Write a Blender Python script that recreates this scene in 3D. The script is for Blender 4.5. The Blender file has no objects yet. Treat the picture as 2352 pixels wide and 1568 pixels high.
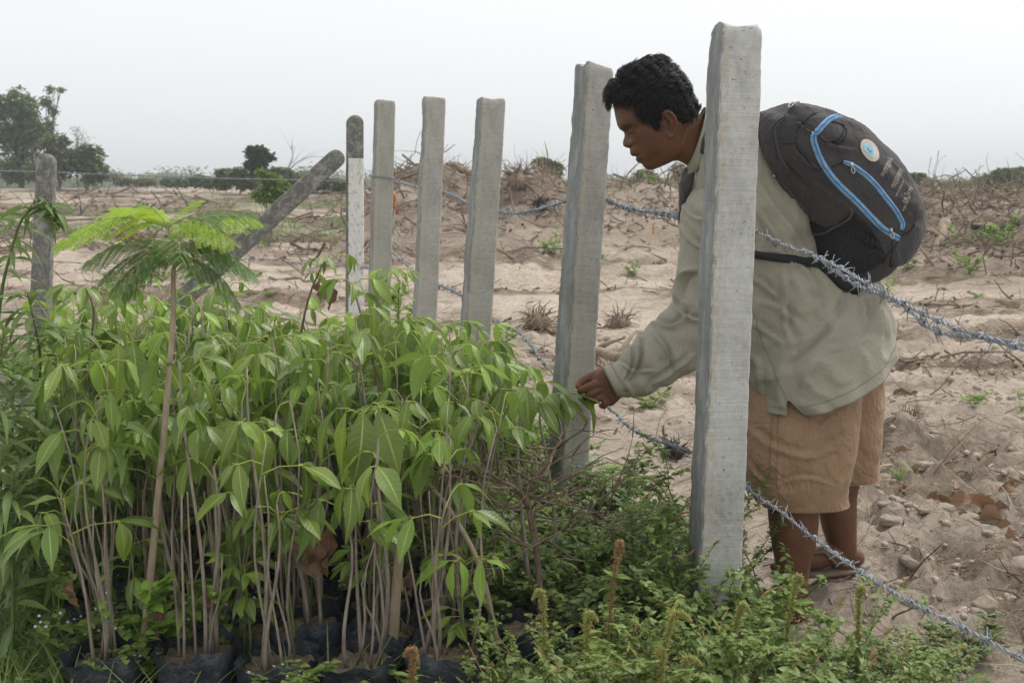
import bpy, bmesh, math, random
import numpy as np
from mathutils import Vector, Matrix, Quaternion
from mathutils.bvhtree import BVHTree

# ------------------------------------------------------------ camera, world, sun
SC = bpy.context.scene
COL = SC.collection
FW, FH = 2352.0, 1568.0
LENS = 40.0
FPX = LENS / 36.0 * FW
PITCH = math.atan((784 - 432) / FPX)
CAMH = 1.16
cam_d = bpy.data.cameras.new('camera')
cam = bpy.data.objects.new('camera', cam_d)
COL.objects.link(cam)
cam.location = (0, 0, CAMH)
cam.rotation_euler = (math.pi / 2 - PITCH, 0, 0)
cam_d.lens = LENS
cam_d.sensor_width = 36
cam_d.clip_start = 0.05
cam_d.clip_end = 3000
cam_d.dof.use_dof = True
cam_d.dof.focus_distance = 3.0
cam_d.dof.aperture_fstop = 9.0
SC.camera = cam

world = bpy.data.worlds.new('World')
SC.world = world
world.use_nodes = True
wn = world.node_tree
wn.nodes.clear()
SUN_EL, SUN_ROT = math.radians(58), math.radians(55)
sky = wn.nodes.new('ShaderNodeTexSky')
sky.sky_type = 'NISHITA'
sky.sun_disc = False
sky.sun_elevation = SUN_EL
sky.sun_rotation = SUN_ROT
sky.dust_density = 4
hsv = wn.nodes.new('ShaderNodeHueSaturation')
hsv.inputs['Saturation'].default_value = 0.1
bg1 = wn.nodes.new('ShaderNodeBackground'); bg1.inputs[1].default_value = 0.05
tc = wn.nodes.new('ShaderNodeTexCoord')
sep = wn.nodes.new('ShaderNodeSeparateXYZ')
nz = wn.nodes.new('ShaderNodeTexNoise'); nz.inputs['Scale'].default_value = 1.3; nz.inputs['Detail'].default_value = 2
ramp = wn.nodes.new('ShaderNodeValToRGB')
ramp.color_ramp.elements[0].position = 0.0
ramp.color_ramp.elements[0].color = (0.86, 0.885, 0.90, 1)
ramp.color_ramp.elements[1].position = 0.34
ramp.color_ramp.elements[1].color = (0.93, 0.95, 0.965, 1)
e = ramp.color_ramp.elements.new(1.0); e.color = (0.97, 0.99, 1.01, 1)
bg2 = wn.nodes.new('ShaderNodeBackground'); bg2.inputs[1].default_value = 0.76
add = wn.nodes.new('ShaderNodeAddShader')
wo = wn.nodes.new('ShaderNodeOutputWorld')
L = wn.links.new
L(sky.outputs[0], hsv.inputs['Color']); L(hsv.outputs[0], bg1.inputs[0])
L(tc.outputs['Generated'], sep.inputs[0])
mm = wn.nodes.new('ShaderNodeMath'); mm.operation = 'MULTIPLY_ADD'
L(tc.outputs['Generated'], nz.inputs['Vector'])
L(nz.outputs[0], mm.inputs[0]); mm.inputs[1].default_value = 0.06
L(sep.outputs[2], mm.inputs[2])
L(mm.outputs[0], ramp.inputs[0]); L(ramp.outputs[0], bg2.inputs[0])
L(bg1.outputs[0], add.inputs[0]); L(bg2.outputs[0], add.inputs[1]); L(add.outputs[0], wo.inputs[0])

sun_d = bpy.data.lights.new('sun', 'SUN')
sun_d.energy = 1.9
sun_d.angle = math.radians(18)
sun_d.color = (1.0, 0.95, 0.87)
sun = bpy.data.objects.new('sun', sun_d)
COL.objects.link(sun)
sd = Vector((math.sin(SUN_ROT) * math.cos(SUN_EL), math.cos(SUN_ROT) * math.cos(SUN_EL), math.sin(SUN_EL)))
sun.rotation_euler = sd.to_track_quat('Z', 'Y').to_euler()
sun.location = (20, 20, 40)

SC.view_settings.view_transform = 'Standard'
SC.view_settings.look = 'None'
SC.view_settings.exposure = 0.14
SC.view_settings.gamma = 1
SC.view_settings.use_curve_mapping = False
SC.render.engine = 'CYCLES'
SC.cycles.max_bounces = 8
SC.cycles.transparent_max_bounces = 8
SC.cycles.volume_bounces = 0
SC.cycles.use_denoising = True

# ------------------------------------------------------------ pixel helpers (points of the place, found from the photograph)
CA, SA = math.cos(PITCH), math.sin(PITCH)
def ray(x, y):
    a = (x - FW / 2) / FPX; b = (FH / 2 - y) / FPX
    return Vector((a, CA + b * SA, -SA + b * CA))
def PY(x, y, Y):
    d = ray(x, y)
    return Vector((0, 0, CAMH)) + d * (Y / d.y)
def XG(x, Y):            # world X of pixel column x on the ground at distance Y
    return (x - FW / 2) / FPX * (Y * CA + CAMH * SA)

RNG = random.Random(7)
NPR = np.random.RandomState(5)

# ------------------------------------------------------------ vector noise
def _hash(ix, iy, iz, seed):
    n = (ix.astype(np.int64) * 374761393 + iy.astype(np.int64) * 668265263 + iz.astype(np.int64) * 2147483647 + seed * 144269504) & 0x7fffffff
    n = ((n ^ (n >> 13)) * 1274126177) & 0x7fffffff
    n = (n ^ (n >> 16)) & 0xffff
    return n / 65535.0
def vnoise(x, y, z=None, seed=0):
    x = np.asarray(x, float); y = np.asarray(y, float)
    z = np.zeros_like(x) if z is None else np.asarray(z, float)
    x0 = np.floor(x); y0 = np.floor(y); z0 = np.floor(z)
    fx, fy, fz = x - x0, y - y0, z - z0
    fx = fx * fx * (3 - 2 * fx); fy = fy * fy * (3 - 2 * fy); fz = fz * fz * (3 - 2 * fz)
    r = 0
    for dx in (0, 1):
        for dy in (0, 1):
            for dz in (0, 1):
                w = (fx if dx else 1 - fx) * (fy if dy else 1 - fy) * (fz if dz else 1 - fz)
                r = r + w * _hash(x0 + dx, y0 + dy, z0 + dz, seed)
    return r
def fbm(x, y, z=None, oct=4, seed=0, gain=0.5):
    s = 0; a = 1; t = 0
    x = np.asarray(x, float); y = np.asarray(y, float)
    z = np.zeros_like(x) if z is None else np.asarray(z, float)
    for o in range(oct):
        s = s + a * vnoise(x, y, z, seed + o * 17); t += a
        a *= gain; x = x * 2.03 + 3.1; y = y * 2.01 + 1.7; z = z * 2.02 + 5.3
    return s / t
def sstep(a, b, x):
    t = np.clip((np.asarray(x, float) - a) / (b - a), 0, 1)
    return t * t * (3 - 2 * t)

# ------------------------------------------------------------ materials
def new_mat(name):
    m = bpy.data.materials.new(name); m.use_nodes = True
    nt = m.node_tree; nt.nodes.clear()
    out = nt.nodes.new('ShaderNodeOutputMaterial')
    return m, nt, out
def N(nt, t, **kw):
    n = nt.nodes.new(t)
    for k, v in kw.items():
        if k.startswith('i_'):
            n.inputs[k[2:].replace('_', ' ')].default_value = v
        else:
            setattr(n, k, v)
    return n
def ramp_node(nt, stops, fac):
    r = nt.nodes.new('ShaderNodeValToRGB')
    els = r.color_ramp.elements
    while len(els) > 1: els.remove(els[-1])
    els[0].position = stops[0][0]; els[0].color = (*stops[0][1], 1)
    for p, c in stops[1:]:
        q = els.new(p); q.color = (*c, 1)
    nt.links.new(fac, r.inputs[0])
    return r.outputs[0]
def noise_node(nt, vec, scale, detail=4, rough=0.55, stretch=None, dist=0):
    if stretch is not None:
        mp = nt.nodes.new('ShaderNodeMapping'); mp.inputs['Scale'].default_value = stretch
        nt.links.new(vec, mp.inputs[0]); vec = mp.outputs[0]
    n = nt.nodes.new('ShaderNodeTexNoise')
    n.inputs['Scale'].default_value = scale; n.inputs['Detail'].default_value = detail
    n.inputs['Roughness'].default_value = rough; n.inputs['Distortion'].default_value = dist
    nt.links.new(vec, n.inputs['Vector'])
    return n.outputs[0]
def mix_col(nt, fac, a, b, mode='MIX'):
    m = nt.nodes.new('ShaderNodeMix'); m.data_type = 'RGBA'; m.blend_type = mode
    for s, v in ((m.inputs[0], fac), (m.inputs[6], a), (m.inputs[7], b)):
        if isinstance(v, (int, float)): s.default_value = v
        elif isinstance(v, tuple): s.default_value = (*v, 1)
        else: nt.links.new(v, s)
    return m.outputs[2]
def math_node(nt, op, a, b=None, c=None, clamp=False):
    m = nt.nodes.new('ShaderNodeMath'); m.operation = op; m.use_clamp = clamp
    for s, v in zip(m.inputs, (a, b, c)):
        if v is None: continue
        if isinstance(v, (int, float)): s.default_value = v
        else: nt.links.new(v, s)
    return m.outputs[0]
def bump_chain(nt, items):
    prev = None
    for h, strength, dist in items:
        b = nt.nodes.new('ShaderNodeBump'); b.inputs['Strength'].default_value = strength; b.inputs['Distance'].default_value = dist
        nt.links.new(h, b.inputs['Height'])
        if prev: nt.links.new(prev, b.inputs['Normal'])
        prev = b.outputs[0]
    return prev
def pbr(nt, out, col, rough=0.8, normal=None, spec=0.3, metal=0.0, **kw):
    p = nt.nodes.new('ShaderNodeBsdfPrincipled')
    if isinstance(col, tuple): p.inputs['Base Color'].default_value = (*col, 1)
    else: nt.links.new(col, p.inputs['Base Color'])
    if isinstance(rough, (int, float)): p.inputs['Roughness'].default_value = rough
    else: nt.links.new(rough, p.inputs['Roughness'])
    p.inputs['Specular IOR Level'].default_value = spec
    p.inputs['Metallic'].default_value = metal
    for k, v in kw.items(): p.inputs[k.replace('_', ' ')].default_value = v
    if normal: nt.links.new(normal, p.inputs['Normal'])
    nt.links.new(p.outputs[0], out.inputs[0])
    return p
def simple(name, c1, c2, scale=20, rough=0.8, bump=0.3, bdist=0.002, spec=0.3, stretch=None, metal=0.0, detail=5):
    m, nt, out = new_mat(name)
    tcn = nt.nodes.new('ShaderNodeTexCoord').outputs['Object']
    n = noise_node(nt, tcn, scale, detail, 0.6, stretch)
    col = ramp_node(nt, [(0.3, c1), (0.7, c2)], n)
    pbr(nt, out, col, rough, bump_chain(nt, [(n, bump, bdist)]) if bump else None, spec, metal)
    return m

def leaf_mat(name, top, top2, under, vein, nveins=9, trans=0.35, rough=0.45, vary=0.25, veinw=0.035):
    m, nt, out = new_mat(name)
    uv = nt.nodes.new('ShaderNodeUVMap').outputs[0]
    sp = nt.nodes.new('ShaderNodeSeparateXYZ'); nt.links.new(uv, sp.inputs[0])
    u, v = sp.outputs[0], sp.outputs[1]
    av = math_node(nt, 'ABSOLUTE', math_node(nt, 'SUBTRACT', v, 0.5))
    mid = math_node(nt, 'LESS_THAN', av, veinw)
    f = math_node(nt, 'FRACT', math_node(nt, 'SUBTRACT', math_node(nt, 'MULTIPLY', u, nveins), math_node(nt, 'MULTIPLY', av, 2.6)))
    side = math_node(nt, 'LESS_THAN', f, 0.10)
    vf = math_node(nt, 'MAXIMUM', mid, math_node(nt, 'MULTIPLY', side, 0.16))
    oi = nt.nodes.new('ShaderNodeObjectInfo')
    geo = nt.nodes.new('ShaderNodeNewGeometry')
    ri = geo.outputs['Random Per Island']
    rnd = math_node(nt, 'FRACT', math_node(nt, 'ADD', oi.outputs['Random'], ri))
    tcn = nt.nodes.new('ShaderNodeTexCoord').outputs['Object']
    n = noise_node(nt, tcn, 35, 3, 0.6)
    base = mix_col(nt, math_node(nt, 'ADD', math_node(nt, 'MULTIPLY', rnd, 0.8), math_node(nt, 'MULTIPLY', n, 0.25), clamp=True), top, top2)
    hs = nt.nodes.new('ShaderNodeHueSaturation')
    nt.links.new(base, hs.inputs['Color'])
    r2 = math_node(nt, 'FRACT', math_node(nt, 'MULTIPLY', rnd, 7.31))
    nt.links.new(math_node(nt, 'ADD', math_node(nt, 'MULTIPLY', r2, vary * 2), 1 - vary), hs.inputs['Value'])
    col = mix_col(nt, vf, hs.outputs[0], vein)
    col = mix_col(nt, math_node(nt, 'MULTIPLY', geo.outputs['Backfacing'], 0.8), col, under)
    # brown blemishes on some leaves
    sp2 = noise_node(nt, tcn, 60, 2, 0.5)
    bl = math_node(nt, 'MULTIPLY', math_node(nt, 'GREATER_THAN', sp2, 0.70), math_node(nt, 'GREATER_THAN', r2, 0.55))
    col = mix_col(nt, math_node(nt, 'MULTIPLY', bl, 0.7), col, (0.16, 0.10, 0.03))
    wv = math_node(nt, 'SINE', math_node(nt, 'MULTIPLY', f, 6.283))
    nrm = bump_chain(nt, [(wv, 0.16, 0.001), (n, 0.25, 0.001)])
    p = pbr(nt, out, col, rough, nrm, 0.6)
    t = nt.nodes.new('ShaderNodeBsdfTranslucent')
    tcol = mix_col(nt, 0.5, col, tuple(min(1, c * 2.2) for c in top2), 'MIX')
    nt.links.new(tcol, t.inputs[0])
    ms = nt.nodes.new('ShaderNodeMixShader'); ms.inputs[0].default_value = trans
    nt.links.new(p.outputs[0], ms.inputs[1]); nt.links.new(t.outputs[0], ms.inputs[2])
    nt.links.new(ms.outputs[0], out.inputs[0])
    return m

# ------------------------------------------------------------ mesh helpers
class MB:
    def __init__(s):
        s.v = []; s.f = []; s.m = []; s.uv = []; s.has_uv = False
    def add(s, V, F, mat=0, UV=None):
        o = len(s.v)
        s.v.extend([tuple(p) for p in V])
        s.f.extend([tuple(i + o for i in f) for f in F])
        s.m.extend([mat] * len(F))
        if UV is None: s.uv.extend([(0.25, 0.3)] * len(V))
        else: s.uv.extend([tuple(u) for u in UV]); s.has_uv = True
    def tube(s, pts, rad, k=6, mat=0, cap=True):
        V, F = tube(pts, rad, k, cap); s.add(V, F, mat)
    def mesh(s, name, mats, smooth=True):
        me = bpy.data.meshes.new(name)
        me.from_pydata(s.v, [], s.f)
        for mt in mats: me.materials.append(mt)
        if s.m and max(s.m) > 0: me.polygons.foreach_set('material_index', s.m)
        if s.has_uv:
            uvl = me.uv_layers.new(name='UVMap')
            li = np.zeros(len(me.loops), dtype=np.int32); me.loops.foreach_get('vertex_index', li)
            uvl.data.foreach_set('uv', np.array(s.uv, dtype=np.float32)[li].ravel())
        if smooth: me.polygons.foreach_set('use_smooth', [True] * len(me.polygons))
        me.update()
        return me
def np_mesh(name, V, F, mats, smooth=True, uv=None, mi=None):
    """V (n,3) array, F (m,k) array of one face size"""
    me = bpy.data.meshes.new(name)
    V = np.asarray(V, np.float32); F = np.asarray(F, np.int32)
    k = F.shape[1]
    me.vertices.add(len(V)); me.vertices.foreach_set('co', V.ravel())
    me.loops.add(F.size); me.loops.foreach_set('vertex_index', F.ravel())
    me.polygons.add(len(F)); me.polygons.foreach_set('loop_start', np.arange(len(F), dtype=np.int32) * k)
    for mt in mats: me.materials.append(mt)
    if mi is not None: me.polygons.foreach_set('material_index', np.asarray(mi, np.int32))
    if smooth: me.polygons.foreach_set('use_smooth', np.ones(len(F), dtype=bool))
    if uv is not None:
        uvl = me.uv_layers.new(name='UVMap')
        uvl.data.foreach_set('uv', np.asarray(uv, np.float32)[F.ravel()].ravel())
    me.update(calc_edges=True)
    return me
def frame_of(t, prev=None):
    t = t.normalized()
    if prev is None:
        a = Vector((0, 0, 1)) if abs(t.z) < 0.9 else Vector((1, 0, 0))
    else: a = prev
    n = (a - t * a.dot(t))
    if n.length < 1e-6: n = t.orthogonal()
    n.normalize()
    return n, t.cross(n)
def tube(pts, rad, k=6, cap=True):
    pts = [Vector(p) for p in pts]; n = len(pts)
    if not hasattr(rad, '__len__'): rad = [rad] * n
    V = []; F = []; prev = None
    for i, p in enumerate(pts):
        t = pts[min(i + 1, n - 1)] - pts[max(i - 1, 0)]
        if t.length < 1e-9: t = Vector((0, 0, 1))
        a, b = frame_of(t, prev); prev = a
        for j in range(k):
            an = 2 * math.pi * j / k
            V.append(p + (a * math.cos(an) + b * math.sin(an)) * rad[i])
    for i in range(n - 1):
        for j in range(k):
            j2 = (j + 1) % k
            F.append((i * k + j, i * k + j2, (i + 1) * k + j2, (i + 1) * k + j))
    if cap:
        F.append(tuple(range(k - 1, -1, -1))); F.append(tuple((n - 1) * k + j for j in range(k)))
    return V, F
def spline(pts, n):
    """Catmull-Rom through rows of numbers, n samples"""
    A = np.array([list(p) for p in pts], float); m = len(A)
    out = []
    for q in range(n):
        t = q / (n - 1) * (m - 1); i = min(int(t), m - 2); f = t - i
        p0 = A[max(i - 1, 0)]; p1 = A[i]; p2 = A[i + 1]; p3 = A[min(i + 2, m - 1)]
        out.append(0.5 * ((2 * p1) + (-p0 + p2) * f + (2 * p0 - 5 * p1 + 4 * p2 - p3) * f * f + (-p0 + 3 * p1 - 3 * p2 + p3) * f ** 3))
    return np.array(out)
def ob(name, me, parent=None, loc=None, mat4=None):
    o = bpy.data.objects.new(name, me); COL.objects.link(o)
    if parent: o.parent = parent
    if loc is not None: o.location = loc
    if mat4 is not None: o.matrix_basis = mat4
    return o
def tag(o, label=None, cat=None, group=None, kind=None):
    if label: o['label'] = label
    if cat: o['category'] = cat
    if group: o['group'] = group
    if kind: o['kind'] = kind
    return o
def empty(name, loc, label=None, cat=None, group=None):
    o = bpy.data.objects.new(name, None); COL.objects.link(o); o.location = loc
    o.empty_display_size = 0.05
    return tag(o, label, cat, group)
def bake(TV, TF, M, Pn, TUV=None):
    """copies of a template baked to arrays: M (N,3,3), Pn (N,3)"""
    TV = np.asarray(TV, float); TF = np.asarray(TF, int)
    V = np.einsum('nij,vj->nvi', M, TV) + Pn[:, None, :]
    n, k = V.shape[:2]
    F = TF[None] + (np.arange(n) * k)[:, None, None]
    uv = None if TUV is None else np.tile(np.asarray(TUV, float), (n, 1))
    return V.reshape(-1, 3), F.reshape(-1, TF.shape[1]), uv
def basis(D, up=None, roll=None, scale=1.0):
    """N matrices whose x axis is D (leaf direction), z close to up"""
    D = D / np.linalg.norm(D, axis=1, keepdims=True)
    if up is None: up = np.tile([0, 0, 1.0], (len(D), 1))
    S = np.cross(up, D); l = np.linalg.norm(S, axis=1, keepdims=True); S = np.where(l > 1e-4, S / np.maximum(l, 1e-6), [1, 0, 0])
    U = np.cross(D, S)
    if roll is not None:
        c, s = np.cos(roll)[:, None], np.sin(roll)[:, None]
        S, U = S * c + U * s, U * c - S * s
    sc = np.asarray(scale).reshape(-1, 1, 1) if hasattr(scale, '__len__') else scale
    return np.stack([D, S, U], axis=2) * sc

# ------------------------------------------------------------ ground shape
def ridge_amp(x):
    a = sstep(-2.9, -1.7, x) * 0.98
    a = a + 0.30 * np.exp(-((x - 0.35) / 0.55) ** 2) + 0.42 * np.exp(-((x + 1.9) / 0.6) ** 2) * (x > -3.4) + 0.22 * np.exp(-((x + 1.1) / 0.4) ** 2)
    a = a + 0.10 * np.exp(-((x - 2.3) / 0.5) ** 2) + 0.12 * sstep(4.5, 7, x)
    return a
def gh(x, y):
    x = np.asarray(x, float); y = np.asarray(y, float)
    h = np.zeros_like(x + y)
    far = sstep(4.3, 6.5, y)
    right = sstep(0.55, 1.2, x) * sstep(2.2, 3.2, y) 
    h = h + far * 0.10 * (fbm(x * 0.35, y * 0.5, seed=3, oct=3) - 0.5)
    # low furrows across the field
    fur = fbm(x * 0.5 + 9, y * 1.6, seed=21, oct=4)
    h = h + sstep(3.8, 7, y) * (1 - sstep(30, 60, y)) * 0.16 * (np.abs(fur - 0.5) * 2)
    ch = np.abs(fbm(x * 1.9 + 3, y * 2.6, seed=27, oct=5, gain=0.6) - 0.5) * 2
    h = h + sstep(4.2, 6.5, y) * (1 - sstep(26, 40, y)) * 0.19 * (0.35 - ch) * (0.4 + 1.2 * sstep(0.42, 0.6, fbm(x * 0.4, y * 0.6, seed=28)))
    # ragged clods right of the man
    cl = np.abs(fbm(x * 2.6, y * 2.6, seed=40, oct=4, gain=0.55) - 0.5) * 2
    cl2 = fbm(x * 9, y * 9, seed=55, oct=4, gain=0.6)
    nearc = right * (1 - sstep(4.6, 6.0, y) * 0.75)
    cl3 = np.abs(fbm(x * 5.5, y * 5.5, seed=47, oct=4, gain=0.6) - 0.5) * 2
    h = h + nearc * (0.17 * (0.5 - cl) + 0.17 * (0.35 - cl3) + 0.10 * (cl2 - 0.5) + 0.035 * (fbm(x * 20, y * 20, seed=57, oct=3, gain=0.6) - 0.5))
    h = h + (0.25 + 0.75 * sstep(3.4, 5, y)) * 0.03 * (fbm(x * 5, y * 5, seed=60, oct=4, gain=0.6) - 0.5)
    h = h - 0.045 * np.exp(-(((x - 0.78) / 0.35) ** 2 + ((y - 3.1) / 0.35) ** 2))
    # root clump behind the man's leg and one by the second post
    h = h + 0.15 * np.exp(-(((x - 1.62) / 0.13) ** 2 + ((y - 4.55) / 0.13) ** 2)) * (0.7 + 0.6 * cl2)
    # pushed-up bank at the back
    r = (y - 19.0)
    prof = np.exp(-(r / 2.9) ** 2) * (r < 0) + np.exp(-(r / 5.0) ** 2) * (r >= 0)
    lump = 0.72 + 0.55 * fbm(x * 0.9, y * 0.9, seed=71, oct=5, gain=0.55)
    h = h + ridge_amp(x + 0.6 * (fbm(y * 0.3, x * 0.2, seed=5) - 0.5)) * prof * lump
    # debris wave in front of the bank at far right
    h = h + 0.30 * sstep(3.5, 5.5, x) * np.exp(-((y - 13.5) / 1.2) ** 2) * (0.5 + fbm(x, y, seed=81))
    # the land rises slightly far away
    h = h + sstep(23, 42, y) * 1.08 + sstep(24, 30, y) * 0.12 * (fbm(x * 0.3, y * 0.5, seed=91) - 0.5)
    return h
def g1(x, y): return float(gh(np.array([x]), np.array([y]))[0])
def debris_mask(x, y):
    a = fbm(x * 0.45 + 4, y * 1.5, seed=101, oct=5, gain=0.6)
    m = sstep(0.50, 0.62, a) * sstep(4.0, 6.5, y) * 0.85
    ri = (y - 18.6)
    m2 = np.exp(-(ri / 3.0) ** 2) * sstep(-3.2, -1.8, x) * sstep(0.30, 0.52, fbm(x * 0.8, y * 0.8, seed=111, oct=4))
    m3 = sstep(4.2, 5.6, x) * np.exp(-((y - 14.5) / 2.4) ** 2)
    m4 = sstep(0.9, 1.3, x) * (1 - sstep(4.3, 5.5, y)) * sstep(0.53, 0.66, fbm(x * 2.2, y * 2.2, seed=121, oct=4)) * 0.7
    far = sstep(-4.5, -2.5, -np.abs(x + 4.2)) * 0
    m5 = sstep(0.47, 0.58, fbm(x * 0.22 + 7, y * 0.9, seed=151, oct=4, gain=0.6)) * sstep(16, 20, y) * (1 - sstep(44, 55, y)) * 0.95
    return np.clip(np.maximum(np.maximum(np.maximum(m, m2), np.maximum(m3, m4)), m5), 0, 1)
def green_mask(x, y):
    patch = sstep(0.50, 0.62, fbm(x * 0.35, y * 0.35, seed=131, oct=4))
    g = np.exp(-((y - 27 - 0.1 * x) / 2.6) ** 2) * (1 - sstep(-3.0, -1.5, x)) * (0.55 + 0.45 * patch)
    g = g + 0.5 * patch * sstep(19, 23, y) * (1 - sstep(34, 42, y)) * (1 - sstep(-3.0, -1.5, x))
    g = g + sstep(44, 60, y) * 0.8
    return np.clip(g, 0, 1)

def build_ground():
    ys = [-4.0]
    while ys[-1] < 1.7: ys.append(ys[-1] + 0.15)
    while ys[-1] < 700:
        ys.append(ys[-1] + max(0.015, 0.0078 * ys[-1]))
    ys = np.array(ys); nc = 430
    t = np.linspace(-1, 1, nc)
    hw = 0.58 * np.maximum(ys, 0) + 2.6 + sstep(60, 300, ys) * 500
    X = hw[:, None] * t[None, :]; Y = np.repeat(ys[:, None], nc, 1)
    Z = gh(X, Y)
    # micro clods only where rows are dense enough
    V = np.stack([X, Y, Z], 2).reshape(-1, 3)
    nr = len(ys)
    i = np.arange(nr - 1)[:, None] * nc + np.arange(nc - 1)[None, :]
    F = np.stack([i, i + 1, i + nc + 1, i + nc], 2).reshape(-1, 4)
    m, nt, out = new_mat('sandy_soil')
    tcn = nt.nodes.new('ShaderNodeTexCoord').outputs['Object']
    at = nt.nodes.new('ShaderNodeAttribute'); at.attribute_name = 'masks'
    sp = nt.nodes.new('ShaderNodeSeparateColor'); nt.links.new(at.outputs['Color'], sp.inputs[0])
    big = noise_node(nt, tcn, 0.55, 6, 0.6, (1, 1.6, 1))
    mid = noise_node(nt, tcn, 3.1, 8, 0.65, (1, 1.8, 1))
    fine = noise_node(nt, tcn, 28, 8, 0.7)
    grit = noise_node(nt, tcn, 160, 3, 0.6)
    sand = ramp_node(nt, [(0.34, (0.30, 0.245, 0.195)), (0.5, (0.475, 0.395, 0.32)), (0.66, (0.62, 0.535, 0.45))], math_node(nt, 'ADD', math_node(nt, 'MULTIPLY', big, 0.5), math_node(nt, 'MULTIPLY', mid, 0.5)))
    sand = mix_col(nt, 1.0, sand, ramp_node(nt, [(0.32, (0.62, 0.60, 0.58)), (0.5, (0.94, 0.94, 0.94)), (0.7, (1.1, 1.1, 1.1))], fine), 'MULTIPLY')
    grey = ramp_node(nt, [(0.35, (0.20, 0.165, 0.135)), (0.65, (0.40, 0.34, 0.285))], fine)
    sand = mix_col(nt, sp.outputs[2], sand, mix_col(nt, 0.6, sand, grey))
    deb = ramp_node(nt, [(0.3, (0.055, 0.042, 0.03)), (0.5, (0.155, 0.115, 0.083)), (0.7, (0.31, 0.24, 0.18))], noise_node(nt, tcn, 7, 8, 0.75, (1, 2.2, 1)))
    dm = math_node(nt, 'MULTIPLY', sp.outputs[0], ramp_node(nt, [(0.33, (0, 0, 0)), (0.50, (1, 1, 1))], mid))
    col = mix_col(nt, dm, sand, deb)
    gr = ramp_node(nt, [(0.3, (0.035, 0.06, 0.018)), (0.7, (0.14, 0.18, 0.06))], noise_node(nt, tcn, 9, 6, 0.7))
    gm = math_node(nt, 'MULTIPLY', sp.outputs[1], ramp_node(nt, [(0.38, (0, 0, 0)), (0.52, (1, 1, 1))], noise_node(nt, tcn, 2.3, 6, 0.7)))
    col = mix_col(nt, gm, col, gr)
    nrm = bump_chain(nt, [(mid, 0.8, 0.07), (fine, 0.9, 0.016), (grit, 0.5, 0.003)])
    pbr(nt, out, col, 0.95, nrm, 0.12)
    me = np_mesh('ground', V, F, [m])
    ca = me.color_attributes.new('masks', 'FLOAT_COLOR', 'POINT')
    xs, yy = V[:, 0], V[:, 1]
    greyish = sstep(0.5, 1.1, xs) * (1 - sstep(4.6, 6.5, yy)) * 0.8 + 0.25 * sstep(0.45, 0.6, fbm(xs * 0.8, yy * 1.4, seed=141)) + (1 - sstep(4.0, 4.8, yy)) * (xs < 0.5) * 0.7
    data = np.stack([debris_mask(xs, yy), green_mask(xs, yy), np.clip(greyish, 0, 1), np.ones_like(xs)], 1)
    ca.data.foreach_set('color', data.astype(np.float32).ravel())
    tag(ob('ground', me), kind='structure')
build_ground()
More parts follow.
